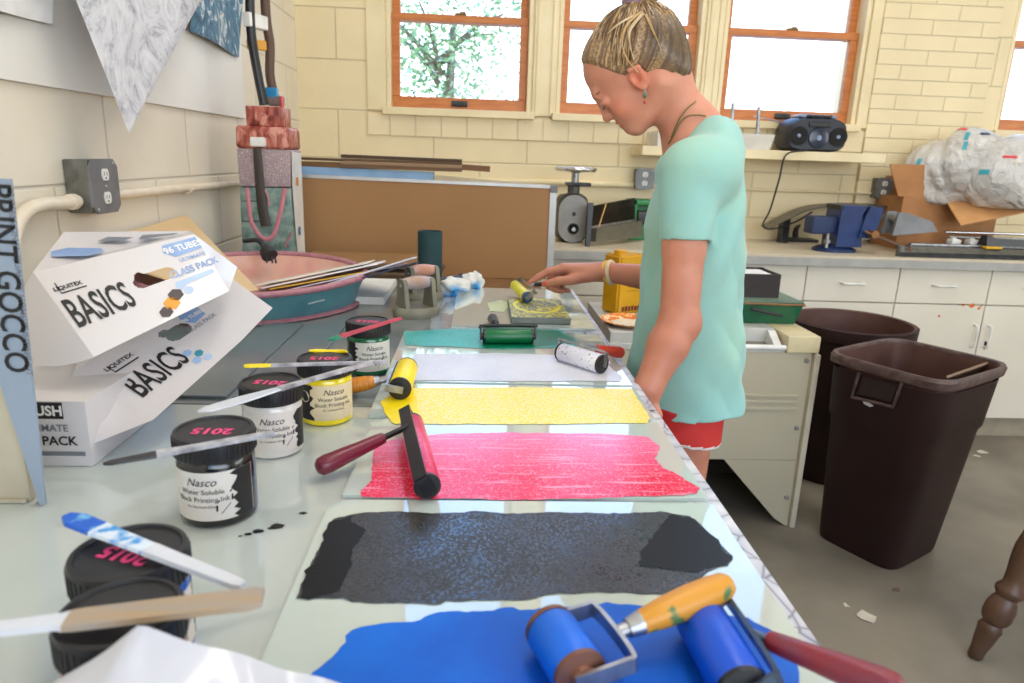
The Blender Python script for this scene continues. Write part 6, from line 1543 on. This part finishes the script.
def mesh_obj(name, P, Q, mats, parent, origin, tint=None, mi=None, flip=True):
    me = bpy.data.meshes.new(name); o3 = np.array(origin)
    Q = Q[:, ::-1] if flip else Q
    me.vertices.add(len(P)); me.vertices.foreach_set('co', (P - o3).astype(np.float32).ravel())
    me.loops.add(Q.size); me.loops.foreach_set('vertex_index', np.ascontiguousarray(Q, dtype=np.int32).ravel())
    me.polygons.add(len(Q)); me.polygons.foreach_set('loop_start', np.arange(0, Q.size, 4, dtype=np.int32))
    me.update(calc_edges=True)
    me.polygons.foreach_set('use_smooth', [True]*len(Q))
    for m in mats: me.materials.append(m)
    if mi is not None: me.polygons.foreach_set('material_index', mi.astype(np.int32))
    if tint is not None:
        at = me.color_attributes.new('tint', 'FLOAT_COLOR', 'POINT'); at.data.foreach_set('color', np.c_[tint, np.ones(len(P))].astype(np.float32).ravel())
    me.validate(); me.update()
    ob = bpy.data.objects.new(name, me); C.objects.link(ob)
    sm = ob.modifiers.new('smooth', 'SMOOTH'); sm.factor = .5; sm.iterations = 2
    if parent is not None: ob.parent = parent; ob['_o'] = list(o3)
    return ob
N3 = lambda v: np.array(v, float)
YC_ = 1.46
C0 = N3(ony(695, 250, YC_)); ca_, sa_ = math.cos(.12), math.sin(.12)
Fw = N3((-ca_, sa_, 0)); Lf = N3((-sa_, -ca_, 0)); Up = N3((0, 0, 1))
def B3(f, l, z): p = C0 + Fw*f + Lf*l; p[2] = z; return p
RB = np.array([Fw, Lf, Up]).T      # columns: forward, left, up
# head frame
ptc, yaw = math.radians(42), .22
f0 = N3((-math.cos(yaw), math.sin(yaw), 0)); Hl = N3((-math.sin(yaw), -math.cos(yaw), 0))
Hu = Up*math.cos(ptc) + f0*math.sin(ptc); Hf = f0*math.cos(ptc) - Up*math.sin(ptc)
HO = N3(ony(634, 58, 1.47)); RH = np.array([Hf, Hl, Hu]).T
def H3(f, l, u): return HO + Hf*f + Hl*l + Hu*u
girl = thing('person', 'girl in a seafoam T-shirt and red shorts rolling ink with her right hand', 'person', (float(C0[0]), float(C0[1]), 0))
gorg = (float(C0[0]), float(C0[1]), 0)
S = SDF((.10, 1.05, -.01), (.76, 2.02, 1.70), .0029)
# trunk
S.ell(B3(0, 0, .85), (.080, .130, .11), RB, .04); S.ell(B3(.005, 0, 1.0), (.074, .108, .13), RB, .04); S.ell(B3(0, 0, 1.18), (.074, .124, .16), RB, .04)
S.cap(B3(.012, .12, 1.312), B3(.010, -.12, 1.310), .044, .044, .04)
nb = N3(ony(693, 132, 1.46)); nt_ = N3(ony(662, 84, 1.467))
S.cap(B3(-.005, 0, 1.26), nb, .075, .056, .05); S.cap(nb, nt_, .051, .050, .03)
S.cap(nb - Up*.02, B3(.012, .12, 1.318), .043, .038, .03); S.cap(nb - Up*.02, B3(.016, -.12, 1.320), .043, .04, .03)
# legs
for s in (1, -1):
    S.cap(B3(.006, .072*s, .80), B3(.0, .074*s, .46), .070, .050, .03); S.cap(B3(.0, .078*s, .46), B3(-.012, .078*s, .30), .050, .050, .02); S.cap(B3(-.012, .078*s, .30), B3(-.015, .08*s, .07), .050, .032, .02)
    S.cap(B3(-.02, .08*s, .045), B3(.11, .09*s, .032), .036, .028, .02)
# near (left) arm
J1 = N3(ony(689, 172, 1.30)); E1 = N3(ony(679, 322, 1.265)); W1 = N3(ony(648, 388, 1.225))
S.cap(B3(.012, .11, 1.312), J1, .044, .046, .03); S.cap(J1, J1 + (E1 - J1)*.5, .044, .039, .02); S.cap(J1 + (E1 - J1)*.5, E1, .039, .036, .012)
S.ell(E1 + N3((.008, 0, -.004)), (.031, .031, .033), None, .02)
fm_ = E1 + (W1 - E1)*.35
S.cap(E1, fm_, .038, .038, .012); S.cap(fm_, W1, .038, .026, .012)
hd_ = N3((.004, .035, -.066)); 
S.cap(W1, W1 + hd_*.9, .025, .026, .015)
for i, (dy, L) in enumerate(((-.028, .055), (-.010, .064), (.009, .060), (.026, .048))):
    k0 = W1 + hd_ + N3((.002, dy, 0)); k1 = k0 + N3((.004, 0, -L*.5)); k2 = k1 + N3((.016, 0, -L*.4)); k3 = k2 + N3((.016, 0, -L*.22))
    S.cap(W1 + hd_*.4 + N3((0, dy*.6, 0)), k0, .011, .0105, .006); S.cap(k0, k1, .0098, .0092, .004); S.cap(k1, k2, .0092, .0084, .004); S.cap(k2, k3, .0084, .007, .004)
S.cap(W1 + hd_*.25 + N3((0, -.018, 0)), W1 + hd_*.7 + N3((.012, -.045, 0)), .014, .0115, .008); S.cap(W1 + hd_*.7 + N3((.012, -.045, 0)), W1 + hd_*1.15 + N3((.018, -.05, 0)), .011, .0085, .004)
# far (right) arm
YH = 1.83
def HP(px, py, dy=0): return N3(ony(px, py, YH + dy))
J2 = B3(.012, -.160, 1.300); E2 = N3(ony(694, 284, 1.68)); W2 = HP(603, 271.5, -.01)
S.cap(B3(.010, -.11, 1.312), J2, .044, .046, .03); S.cap(J2, E2, .046, .038, .02); fm2_ = E2 + (W2 - E2)*.32
S.cap(E2, fm2_, .038, .037, .012); S.cap(fm2_, W2, .037, .0235, .012)
# right hand
K = [HP(563, 268.5, -.010), HP(562, 268, .010), HP(565, 270, .030), HP(570, 273, .048)]
for i, k in enumerate(K): S.cap(W2 + N3((0, (i - 1.2)*.009, 0)), k, .0185 - .001*i, .0125 - .0008*i, .012)
S.cap(W2, (K[0] + K[2])/2, .021, .013, .012)
def finger(pts, rs, k=.004):
    for (a, ra), (b_, rb) in zip(zip(pts, rs), list(zip(pts, rs))[1:]): S.cap(a, b_, ra, rb, k)
finger([K[0], HP(548.5, 271.5, -.016), HP(538.5, 277, -.018), HP(529.5, 282.5, -.016)], [.0122, .0102, .0092, .0068])
finger([K[1], HP(551, 277, .010), HP(549, 286.5, .004), HP(556, 290, .000)], [.0122, .0104, .0092, .0078])
finger([K[2], HP(556, 280, .030), HP(554.5, 289, .022), HP(562, 291.5, .016)], [.0118, .0100, .0088, .0074])
finger([K[3], HP(562, 282, .048), HP(562, 289.5, .038), HP(569, 291, .030)], [.0105, .0088, .0078, .0066])
TH = [HP(587, 276, -.022), HP(570, 280, -.034), HP(557.5, 281, -.036), HP(544.5, 284, -.032)]
S.cap(W2 + N3((-.01, -.01, -.004)), TH[1], .020, .0135, .012); finger(TH[1:], [.0132, .0112, .0085])
# head
def he(f, l, u, r, k=.012, sub=False, R=RH): S.ell(H3(f, l, u), r, R, k, sub)
def hc(a, b_, r0, r1=None, k=.008, sub=False): S.cap(H3(*a), H3(*b_), r0, r1, k, sub)
he(.0, 0, .008, (.091, .072, .080), .01); he(.041, 0, -.038, (.061, .056, .072), .03); he(.050, 0, -.082, (.041, .042, .030), .03)
he(.034, 0, .018, (.0665, .060, .055), .02); he(.082, 0, -.099, (.015, .017, .014), .018)                      # chin
hc((.098, -.024, -.008), (.098, .024, -.008), .010, .010, .016)      # brow
for s in (1, -1):
    he(.115, .030*s, -.030, (.013, .015, .011), .010, True)
    he(.0935, .0295*s, -.031, (.0125, .0145, .0115), .003)
    he(.072, .036*s, -.062, (.022, .018, .022), .02)               # cheek
    hc((-.004, .060*s, -.075), (.075, .022*s, -.110), .014, .012, .03)  # jaw line
    he(.1015, .0105*s, -.0600, (.0075, .0060, .0058), .005)
hc((.102, 0, -.024), (.1105, 0, -.053), .0072, .0082, .010); he(.1105, 0, -.0565, (.0082, .0082, .0075), .006)
he(.0965, 0, -.0765, (.0085, .020, .0060), .005); he(.0935, 0, -.0860, (.0085, .017, .0062), .005); hc((.1005, -.016, -.0812), (.1005, .016, -.0812), .0020, .0020, .003, True)
for s in (1, -1):
    he(.022, .072*s, -.042, (.0155, .0085, .025), .005); he(.026, .083*s, -.040, (.0090, .0105, .0135), .004, True); hc((.013, .078*s, -.024), (.027, .080*s, -.020), .0042, .0042, .003); hc((.009, .078*s, -.026), (.013, .077*s, -.054), .0042, .0038, .003); he(.024, .074*s, -.063, (.007, .0050, .0068), .003)
hc((-.02, 0, -.06), (-.035, 0, -.03), .055, .06, .03)
Pg, Qg = S.mesh()
# skin tints
tint = np.ones((len(Pg), 3))
def blob(c, r, col, soft=1.0):
    d = np.linalg.norm(Pg - c, axis=1)/r; w = np.clip(1.4 - d*1.4, 0, 1)[:, None]**soft
    tint[:] = tint*(1 - w) + np.array(col)*w
for s in (1, -1):
    blob(H3(.080, .04*s, -.065), .04, (1.04, .84, .80)); blob(H3(.022, .078*s, -.042), .030, (1.05, .74, .68))
    blob(H3(.100, .03*s, -.036), .014, (.90, .80, .78))
blob(H3(.120, 0, -.064), .018, (1.05, .84, .80))
hl = (Pg - HO) @ RH
lips = (np.abs(hl[:, 1]) < .019) & (hl[:, 2] > -.093) & (hl[:, 2] < -.0715) & (hl[:, 0] > .0955)
tint[lips] = (.95, .70, .68)
for p, r in ((HP(544.0, 283.2, -.041), .0085), (HP(528.6, 281.8, -.018), .004)): blob(p, r, (1.25, .33, .42), .35)
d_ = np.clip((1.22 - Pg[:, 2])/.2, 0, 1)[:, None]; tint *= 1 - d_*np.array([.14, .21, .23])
sk, nt, b = new_mat('skin'); v = coords(nt); n1 = node(nt, 'ShaderNodeTexNoise', Scale=24.0, Detail=4); nt.links.new(v, n1.inputs['Vector'])
cb1 = ramp(nt, n1.outputs['Fac'], [(.3, c8(213, 148, 123)), (.7, c8(202, 135, 111))]); atn = nt.nodes.new('ShaderNodeAttribute'); atn.attribute_name = 'tint'
mx = node(nt, 'ShaderNodeMix', data_type='RGBA', blend_type='MULTIPLY'); mx.inputs[0].default_value = 1; mx.clamp_result = False
nt.links.new(cb1, mx.inputs[6]); nt.links.new(atn.outputs['Color'], mx.inputs[7]); nt.links.new(mx.outputs[2], b.inputs['Base Color'])
b.inputs['Roughness'].default_value = .48; b.inputs['Subsurface Weight'].default_value = .12; b.inputs['Subsurface Radius'].default_value = (.012, .005, .003); b.inputs['Subsurface Scale'].default_value = .5
mesh_obj('body', Pg, Qg, [sk], girl, gorg, tint)

# ---- hair
SH_ = SDF(HO - .2, HO + .2, .0026)
def hh(f, l, u, r, k=.015): SH_.ell(H3(f, l, u), r, RH, k)
hh(-.006, 0, .008, (.1005, .081, .0875)); hh(-.040, 0, -.022, (.050, .068, .066), .03); hh(.034, 0, .024, (.066, .064, .056), .02); hh(-.042, 0, -.050, (.042, .060, .060), .02)
X, Y, Z = np.meshgrid(*SH_.ax, indexing='ij')
q = np.stack([X - HO[0], Y - HO[1], Z - HO[2]], -1) @ RH
f_, l_, u_h = q[..., 0], q[..., 1], q[..., 2]
axb = np.array([-.80, 0, .60]); axb /= np.linalg.norm(axb); bc = np.array([-.057, 0, .068])
ang = np.arctan2(q[..., 1], -(q[..., 0] - bc[0])*axb[2] + (q[..., 2] - bc[2])*axb[0])
SH_.D += .0011*np.sin(ang*46 + 3*np.sin(ang*7)) + .0007*np.sin(ang*97 + 11*np.sin(ang*5))
hlz = np.interp(f_, [-.10, -.05, -.01, .03, .045, .065, .09], [-.118, -.114, -.072, -.050, -.026, .018, .052])
front = u_h - hlz - .004*np.sin(l_*90 + f_*70) + np.clip(np.abs(l_) - .05, 0, .03)*.2     # hairline
SH_.D += (.0075*np.clip(1 - front/.026, 0, 1)).astype(np.float32)
ear_cut = .021 - np.sqrt((f_ - .024)**2 + ((u_h + .044)*.85)**2)
cutd = np.maximum(-front*.7, np.where(np.abs(l_) > .05, ear_cut, -1))
SH_.D = np.maximum(SH_.D, cutd.astype(np.float32))
Ph, Qh = SH_.mesh()
rg_ = np.random.default_rng(5)
ql = (Ph - HO) @ RH
an = np.arctan2(ql[:, 1], -(ql[:, 0] - bc[0])*axb[2] + (ql[:, 2] - bc[2])*axb[0])
tab = rg_.random(900); tab2 = rg_.random(160)
ii = ((an + PI)/(2*PI)*899); st_ = tab[ii.astype(int)]*.55 + tab2[((an + PI)/(2*PI)*159).astype(int)]*.45
dark = np.array(c8(98, 76, 58)[:3]); mid = np.array(c8(138, 108, 78)[:3]); lite = np.array(c8(214, 180, 128)[:3])
w1 = np.clip(st_*2, 0, 1)[:, None]; w2 = np.clip(st_*2 - 1, 0, 1)[:, None]
tc_ = dark*(1 - w1) + mid*w1; tc_ = tc_*(1 - w2) + lite*w2
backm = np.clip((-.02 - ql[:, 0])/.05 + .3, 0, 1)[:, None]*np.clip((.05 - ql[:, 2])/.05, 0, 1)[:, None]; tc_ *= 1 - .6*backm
fr_ = ql[:, 2] - np.interp(ql[:, 0], [-.10, -.05, -.01, .03, .045, .065, .09], [-.118, -.114, -.072, -.050, -.026, .018, .052]); edge = np.clip(.75 - fr_/.016, 0, .75)[:, None]; tc_ = tc_*(1 - edge) + np.array(c8(196, 140, 108)[:3])*edge
hm, nt, b = new_mat('dirty_blonde_hair'); atn = nt.nodes.new('ShaderNodeAttribute'); atn.attribute_name = 'tint'
n1 = node(nt, 'ShaderNodeTexNoise', Scale=60.0); nt.links.new(coords(nt), n1.inputs['Vector'])
mx = node(nt, 'ShaderNodeMix', data_type='RGBA', blend_type='MULTIPLY'); mx.inputs[0].default_value = .5
nt.links.new(atn.outputs['Color'], mx.inputs[6]); nt.links.new(n1.outputs['Color'], mx.inputs[7]); nt.links.new(atn.outputs['Color'], b.inputs['Base Color'])
b.inputs['Roughness'].default_value = .42; b.inputs['Specular IOR Level'].default_value = .6
hair = mesh_obj('hair', Ph, Qh, [hm], girl, gorg, tc_)
# strands combed to the bun, loose locks
sm_ = [M('hair_blonde', (206, 170, 116), .4), M('hair_mid', (150, 116, 78), .4), M('hair_brown', (96, 72, 52), .45), M('hair_pale', (228, 206, 170), .4)]
stn = MB(); rs = random.Random(11)
def on_scalp(f, l, u, lift=.0):
    v_ = np.array([f + .006, l, u - .008]); k = 1/np.sqrt((v_[0]/.1005)**2 + (v_[1]/.081)**2 + (v_[2]/.0885)**2); v_ = v_*k*(1 + lift); return v_ + np.array([-.006, 0, .008])
for i in range(260):
    side = rs.choice((1, 1, 1, -1)); a = rs.uniform(0, 1)
    if a < .6:
        t_ = rs.random(); s0 = np.array([.080 - .062*t_, side*(.010 + .072*t_**.6), .056 - .074*t_])
    else:
        t_ = rs.random(); s0 = np.array([-.005 - .06*t_, side*(.078 - .05*t_), -.048 - .040*t_])
    e0_ = bc + np.array([0, rs.uniform(-.02, .02), rs.uniform(-.015, .01)])
    pts = []
    for k in range(9):
        g = k/8; p = s0*(1 - g) + e0_*g; pp = on_scalp(*p, lift=.008 + .012*rs.random()*math.sin(PI*g) + .02*(1 if rs.random() < .02 else 0)) if g < .82 else e0_*((g - .82)/.18) + pts[-1]*(1 - (g - .82)/.18) if False else on_scalp(*p, lift=.012)
        if g > .85: pp = pp*(1 - (g - .85)/.15) + e0_*1.0*((g - .85)/.15)
        pts.append(pp)
    stn.tube([Vector(H3(*p)) for p in pts], [.0009]*8 + [.0004], 4, rs.choice((0, 1, 1, 2, 2, 3)), caps=False)
def lock(pxs, r, mi, n=5):
    for j in range(n):
        o = rs.uniform(-1.6, 1.6); 
        P_ = [ony(px + o*(1 - .4*i), py + rs.uniform(-.6, .6), 1.372 + dy + rs.uniform(-.002, .002)) for i, (px, py, dy) in enumerate(pxs)]
        P_ = catmull(P_, 5); stn.tube(P_, [r*(1 - .7*i/len(P_)) for i in range(len(P_))], 5, mi, caps=False)
lock([(640, 12, .03), (626, 26, .02), (622, 44, .012), (628, 60, .012), (638, 72, .012)], .0016, 0, 8)
lock([(642, 14, .03), (630, 30, .018), (630, 46, .012), (634, 60, .012)], .0014, 3, 5)
lock([(646, 14, .03), (652, 28, .018), (658, 42, .012), (661, 52, .012)], .0014, 0, 5)
lock([(650, 12, .04), (664, 24, .03), (674, 40, .03), (677, 54, .04)], .0012, 0, 4)
lock([(633, 16, .03), (618, 24, .03), (606, 36, .05), (600, 50, .06)], .0012, 3, 5)
stn.build('loose_strands', sm_, hair, True, 180, origin=gorg)
# bun and hair tie
bb = MB(); ba = Vector(H3(*(np.array(bc) + axb*.034))); axw = Vector(RH @ axb); fr3 = frame_of(axw).to_4x4()
for k in range(26):
    r1_ = rs.uniform(.018, .034); z_ = rs.uniform(-.018, .018); t0 = rs.uniform(0, 6.28)
    bb.tube([Matrix.Translation(ba) @ fr3 @ Vector((r1_*math.cos(t0 + a*.4), r1_*math.sin(t0 + a*.4), z_ + .006*math.sin(a*.9))) for a in range(11)], [.004 + .006*math.sin(PI*a/10) for a in range(11)], 8, rs.choice((0, 1, 1, 2)))
bmh = bmesh.new(); bmesh.ops.create_icosphere(bmh, subdivisions=3, radius=1)
bb.bm(bmh, 1, Matrix.Translation(ba) @ fr3 @ Matrix.Diagonal((.034, .034, .022, 1)))
bb.build('bun', sm_, hair, True, 180, origin=gorg)
tb = Vector(H3(*(np.array(bc) + axb*.008)))
MB().tube([Matrix.Translation(tb) @ fr3 @ Vector((.026*math.cos(a), .026*math.sin(a), .003*math.sin(3*a))) for a in [2*PI*k/28 for k in range(28)]], .0055, 10, closed=True).build('hair_tie', M('mauve_band', (150, 120, 138), .7), hair, True, 180, origin=gorg)
# brows and lashes
for s in (1, -1):
    MB().tube([Vector(H3(*p)) for p in ((.1065, .014*s, -.012), (.103, .030*s, -.008), (.091, .044*s, -.010))], [.0016, .0022, .001], 8).build('eyebrow', sm_[1], girl, origin=gorg)
    MB().tube([Vector(H3(*p)) for p in ((.1035, .020*s, -.037), (.1065, .029*s, -.0395), (.100, .041*s, -.037))], [.0010, .0017, .0010], 8).build('eyelash', M('dark_lash', (50, 38, 34), .5), girl, origin=gorg)
# earring, necklaces, wristbands
ep = Vector(H3(.024, .080, -.066)); e1 = ep.copy(); e2 = ep + Vector((0, -.004, -.022))
er = MB().tube([e1, e1.lerp(e2, .4)], .0012, 6, 1).lathe([(.0, -.006), (.0035, -.002), (.0045, .003), (.003, .007), (0, .008)], 12, Matrix.Translation(e1.lerp(e2, .6)), 0)
er.lathe([(0, -.004), (.0028, 0), (0, .004)], 10, Matrix.Translation(e2 + Vector((0, 0, -.003))), 2)
er.build('earring', [M('green_bead', (96, 120, 100), .3), STEEL, M('red_bead', (190, 40, 50), .3)], girl, origin=gorg)
cord = M('olive_cord', (120, 112, 62), .6); bt_ = BVHTree.FromPolygons([tuple(p) for p in Pg], [list(map(int, q)) for q in Qg[(Pg[Qg[:, 0]][:, 2] > 1.2)]])
def drape(pxs):
    out = []
    for px, py in pxs:
        d = Vector(ray(px, py)).normalized(); h = bt_.ray_cast(Vector(CAM), d)
        out.append((h[0] - d*.004) if h[0] else ony(px, py, 1.40))
    return catmull(out, 6)
nk = MB(); nk.tube(drape([(696, 101), (688, 108), (680, 118), (675, 128), (671, 138)]), .0014, 8); nk.tube(drape([(706, 116), (698, 115), (688, 116), (680, 123), (673, 136), (668, 144)]), .0014, 8)
nk.build('necklace', cord, girl, origin=gorg)
wa = (Vector(W2) - Vector(E2)).normalized(); fr4 = frame_of(wa).to_4x4()
for off, r, rb_, col, nm in ((-.012, .0265, .0042, (236, 196, 60), 'yellow_wristband'), (-.024, .0285, .0055, (238, 214, 180), 'cream_wristband')):
    cpt = Vector(W2) + wa*off
    MB().tube([Matrix.Translation(cpt) @ fr4 @ Vector((r*math.cos(a), r*math.sin(a), .006*math.sin(a))) for a in [2*PI*k/30 for k in range(30)]], rb_, 10, closed=True).build(nm, M(nm, col, .5), girl, origin=gorg)
# ---- T-shirt
T_ = SDF((.22, 1.08, .72), (.76, 1.86, 1.50), .0036)
X, Y, Z = np.meshgrid(*T_.ax, indexing='ij'); dx = X - C0[0]; dy = Y - C0[1]
f_ = dx*Fw[0] + dy*Fw[1]; l_ = dx*Lf[0] + dy*Lf[1]
zz_ = [.70, .80, .95, 1.08, 1.20, 1.30, 1.36, 1.40, 1.44]
Ar = np.interp(Z, zz_, [.130, .126, .117, .106, .096, .080, .064, .044, .03]).astype(np.float32); Br = np.interp(Z, zz_, [.185, .180, .166, .158, .160, .155, .130, .095, .06]).astype(np.float32)
Fc = np.interp(Z, zz_, [-.004, -.004, -.002, .002, .009, .003, -.009, -.011, -.012]).astype(np.float32)
rdg = lambda x: 1 - 2*np.abs(np.sin(x))
low = Z < 1.25
fold = .0042*rdg(9*Z + 15*f_ + 1.2*np.sin(7*l_ + 2) + .6)*(.6 + .4*np.sin(11*Z + 9*l_)) + .0040*rdg(17*l_ + 7*f_ - 3.5*Z)*np.clip((1.2 - Z)/.25, 0, 1) + .0030*rdg(21*(Z - .6*f_) + 2.2*np.sin(14*l_ + 1))*np.clip((f_ + .05)/-.1 + .5, 0, 1)*np.clip((1.25 - Z)/.1, 0, 1)*.8 + .0016*np.sin(55*f_ + 40*Z + 20*l_)
fold = (1.5*fold*np.clip((1.37 - Z)/.12, .2, 1)).astype(np.float32)
def torso(o): return (np.sqrt(((f_ - Fc)/(Ar + o))**2 + (l_/(Br + o))**2) - 1)*np.minimum(Ar, Br)*.97 + fold
def capd(a, b_, r0, r1):
    a = np.array(a, np.float32); d = np.array(b_, np.float32) - a; t = np.clip(((X - a[0])*d[0] + (Y - a[1])*d[1] + (Z - a[2])*d[2])/float(d @ d), 0, 1)
    return np.sqrt((X - a[0] - d[0]*t)**2 + (Y - a[1] - d[1]*t)**2 + (Z - a[2] - d[2]*t)**2) - (r0 + (r1 - r0)*t)
def smin(a, b_, k): h_ = np.clip(.5 + .5*(b_ - a)/k, 0, 1); return b_*(1 - h_) + a*h_ - k*h_*(1 - h_)
def smax(a, b_, k): return -smin(-a, -b_, k)
def shape(o, ext):
    d = smax(torso(o), Z - 1.415 - o, .03)
    d = smin(d, capd(B3(.014, .13, 1.316), B3(.010, -.13, 1.312), .050 + o, .050 + o), .03)
    for sg in (1, -1): d = smin(d, capd(B3(-.004, .035*sg, 1.372), B3(.012, .135*sg, 1.322), .048 + o, .048 + o), .035)
    for J, E, sgn, fr in ((J1, E1, 1, .45), (J2, E2, -1, .45)):
        e_ = J + (E - J)*(fr + ext)
        sv = capd(J + N3((0, .0, .002)), e_, .055 + o, .0485 + o) + .6*fold
        ax_ = (E - J)/np.linalg.norm(E - J); pl = (X - e_[0])*ax_[0] + (Y - e_[1])*ax_[1] + (Z - e_[2])*ax_[2]
        d = np.where(pl > -.05, smin(d, np.maximum(sv, pl), .018), smin(d, np.maximum(sv, pl), .018 + .032*np.clip((-.05 - pl)/.06, 0, 1)))
    return d
outer = shape(0, 0); inner = shape(-.007, .010)
d = np.maximum(outer, -inner)
ne = (nt_ - nb)/np.linalg.norm(nt_ - nb); nb2 = nb - ne*.012 + N3((-.010, 0, -.004))
t_ = ((X - nb2[0])*ne[0] + (Y - nb2[1])*ne[1] + (Z - nb2[2])*ne[2])
d = np.maximum(d, -capd(nb2 + ne*.026, nb2 + ne*.2, .061, .075))
zhem = .822 + .003*np.sin(14*l_ + 20*f_) - .06*np.clip(f_, -.1, .12)
d = np.maximum(d, zhem - Z); T_.D = d.astype(np.float32)
Pt, Qt = T_.mesh()
shm, nt, b = new_mat('seafoam_cotton'); v = coords(nt); n1 = node(nt, 'ShaderNodeTexNoise', Scale=5.0, Detail=5); nt.links.new(v, n1.inputs['Vector'])
nt.links.new(ramp(nt, n1.outputs['Fac'], [(.35, c8(146, 203, 202)), (.65, c8(154, 198, 183))]), b.inputs['Base Color']); b.inputs['Roughness'].default_value = .85; b.inputs['Sheen Weight'].default_value = .2
n2 = node(nt, 'ShaderNodeTexNoise', Scale=4.2, Detail=1.5, Distortion=.9); nt.links.new(coords(nt, (1.5, 1, .7)), n2.inputs['Vector']); n3 = node(nt, 'ShaderNodeTexNoise', Scale=700.0); nt.links.new(v, n3.inputs['Vector'])
bp = node(nt, 'ShaderNodeBump', Strength=.4, Distance=.05); nt.links.new(n2.outputs['Fac'], bp.inputs['Height']); bp2 = node(nt, 'ShaderNodeBump', Strength=.2, Distance=.001); nt.links.new(n3.outputs['Fac'], bp2.inputs['Height']); nt.links.new(bp.outputs['Normal'], bp2.inputs['Normal']); nt.links.new(bp2.outputs['Normal'], b.inputs['Normal'])
shirt = mesh_obj('t_shirt', Pt, Qt, [shm], girl, gorg)
# ---- shorts
G = SDF((.28, 1.16, .60), (.68, 1.78, .92), .004)
G.ell(B3(-.004, 0, .85), (.088, .140, .10), RB, .03)
for s in (1, -1): G.cap(B3(.004, .080*s, .84), B3(.010, .082*s, .64), .084, .088, .025)
X, Y, Z = np.meshgrid(*G.ax, indexing='ij'); f_ = (X - C0[0])*Fw[0] + (Y - C0[1])*Fw[1]
G.D = np.maximum(G.D, (.764 + .15*np.clip(f_, -.1, .1)) - Z); G.D = np.maximum(G.D, Z - .84)
Ps, Qs = G.mesh(); cz = Ps[Qs].mean(1); fz = (cz[:, 0] - C0[0])*Fw[0] + (cz[:, 1] - C0[1])*Fw[1]
mi = (cz[:, 2] < .764 + .15*np.clip(fz, -.1, .1) + .008).astype(int)
mesh_obj('shorts', Ps, Qs, [M('red_shorts', (206, 50, 46), .7, col2=(190, 40, 40), ns=8), M('white_trim', (236, 226, 222), .7)], girl, gorg, None, mi)
# ---- shoes (under the table)
for s in (1, -1):
    K_ = SDF(B3(.05, .085*s, .05) - N3((.2, .2, .07)), B3(.05, .085*s, .05) + N3((.2, .2, .09)), .005)
    K_.cap(B3(-.035, .08*s, .045), B3(.12, .092*s, .036), .046, .038, .02); K_.cap(B3(-.02, .08*s, .05), B3(-.015, .08*s, .10), .044, .042, .02)
    X, Y, Z = np.meshgrid(*K_.ax, indexing='ij'); K_.D = np.maximum(K_.D, .001 - Z); K_.D = np.maximum(K_.D, Z - .105)
    p, q = K_.mesh(); mesh_obj('shoe', p, q, [M('grey_sneaker', (150, 150, 152), .7)], girl, gorg)

# brayer in her hand
zr = ZG + .0175 + .016
brayer('small yellow-inked brayer held in the girl\'s right hand over the carved block', onz(527, 297, zr), onz(515, 285.5, zr), .0155, (.020, -.004, .020), .45, HP(578, 282, .006), [(0, .005), (.1, .0065), (.5, .007), (.95, .0065), (1, .003)], .12,
       ink_mat('pale_yellow_roller_ink', (232, 226, 60), (226, 214, 40), rough=.35, fine=160), STEEL, M('dark_handle', (40, 36, 38), .4), m_cap=M('blue_black_cap', (30, 40, 60), .35, col2=(30, 90, 140), ns=80), strap_w=.013)
# ------------------------------------------------------------------ finish
for o in bpy.data.objects:
    if '_o' in o: del o['_o']
sc_ = bpy.context.scene
sc_.view_settings.view_transform = 'Standard'
sc_.view_settings.look = 'None'
sc_.view_settings.exposure = 0.0
sc_.view_settings.gamma = 1.0
sc_.cycles.max_bounces = 8
sc_.cycles.transparent_max_bounces = 16
sc_.cycles.caustics_reflective = False
sc_.cycles.caustics_refractive = False
sc_.cycles.sample_clamp_indirect = 6.0
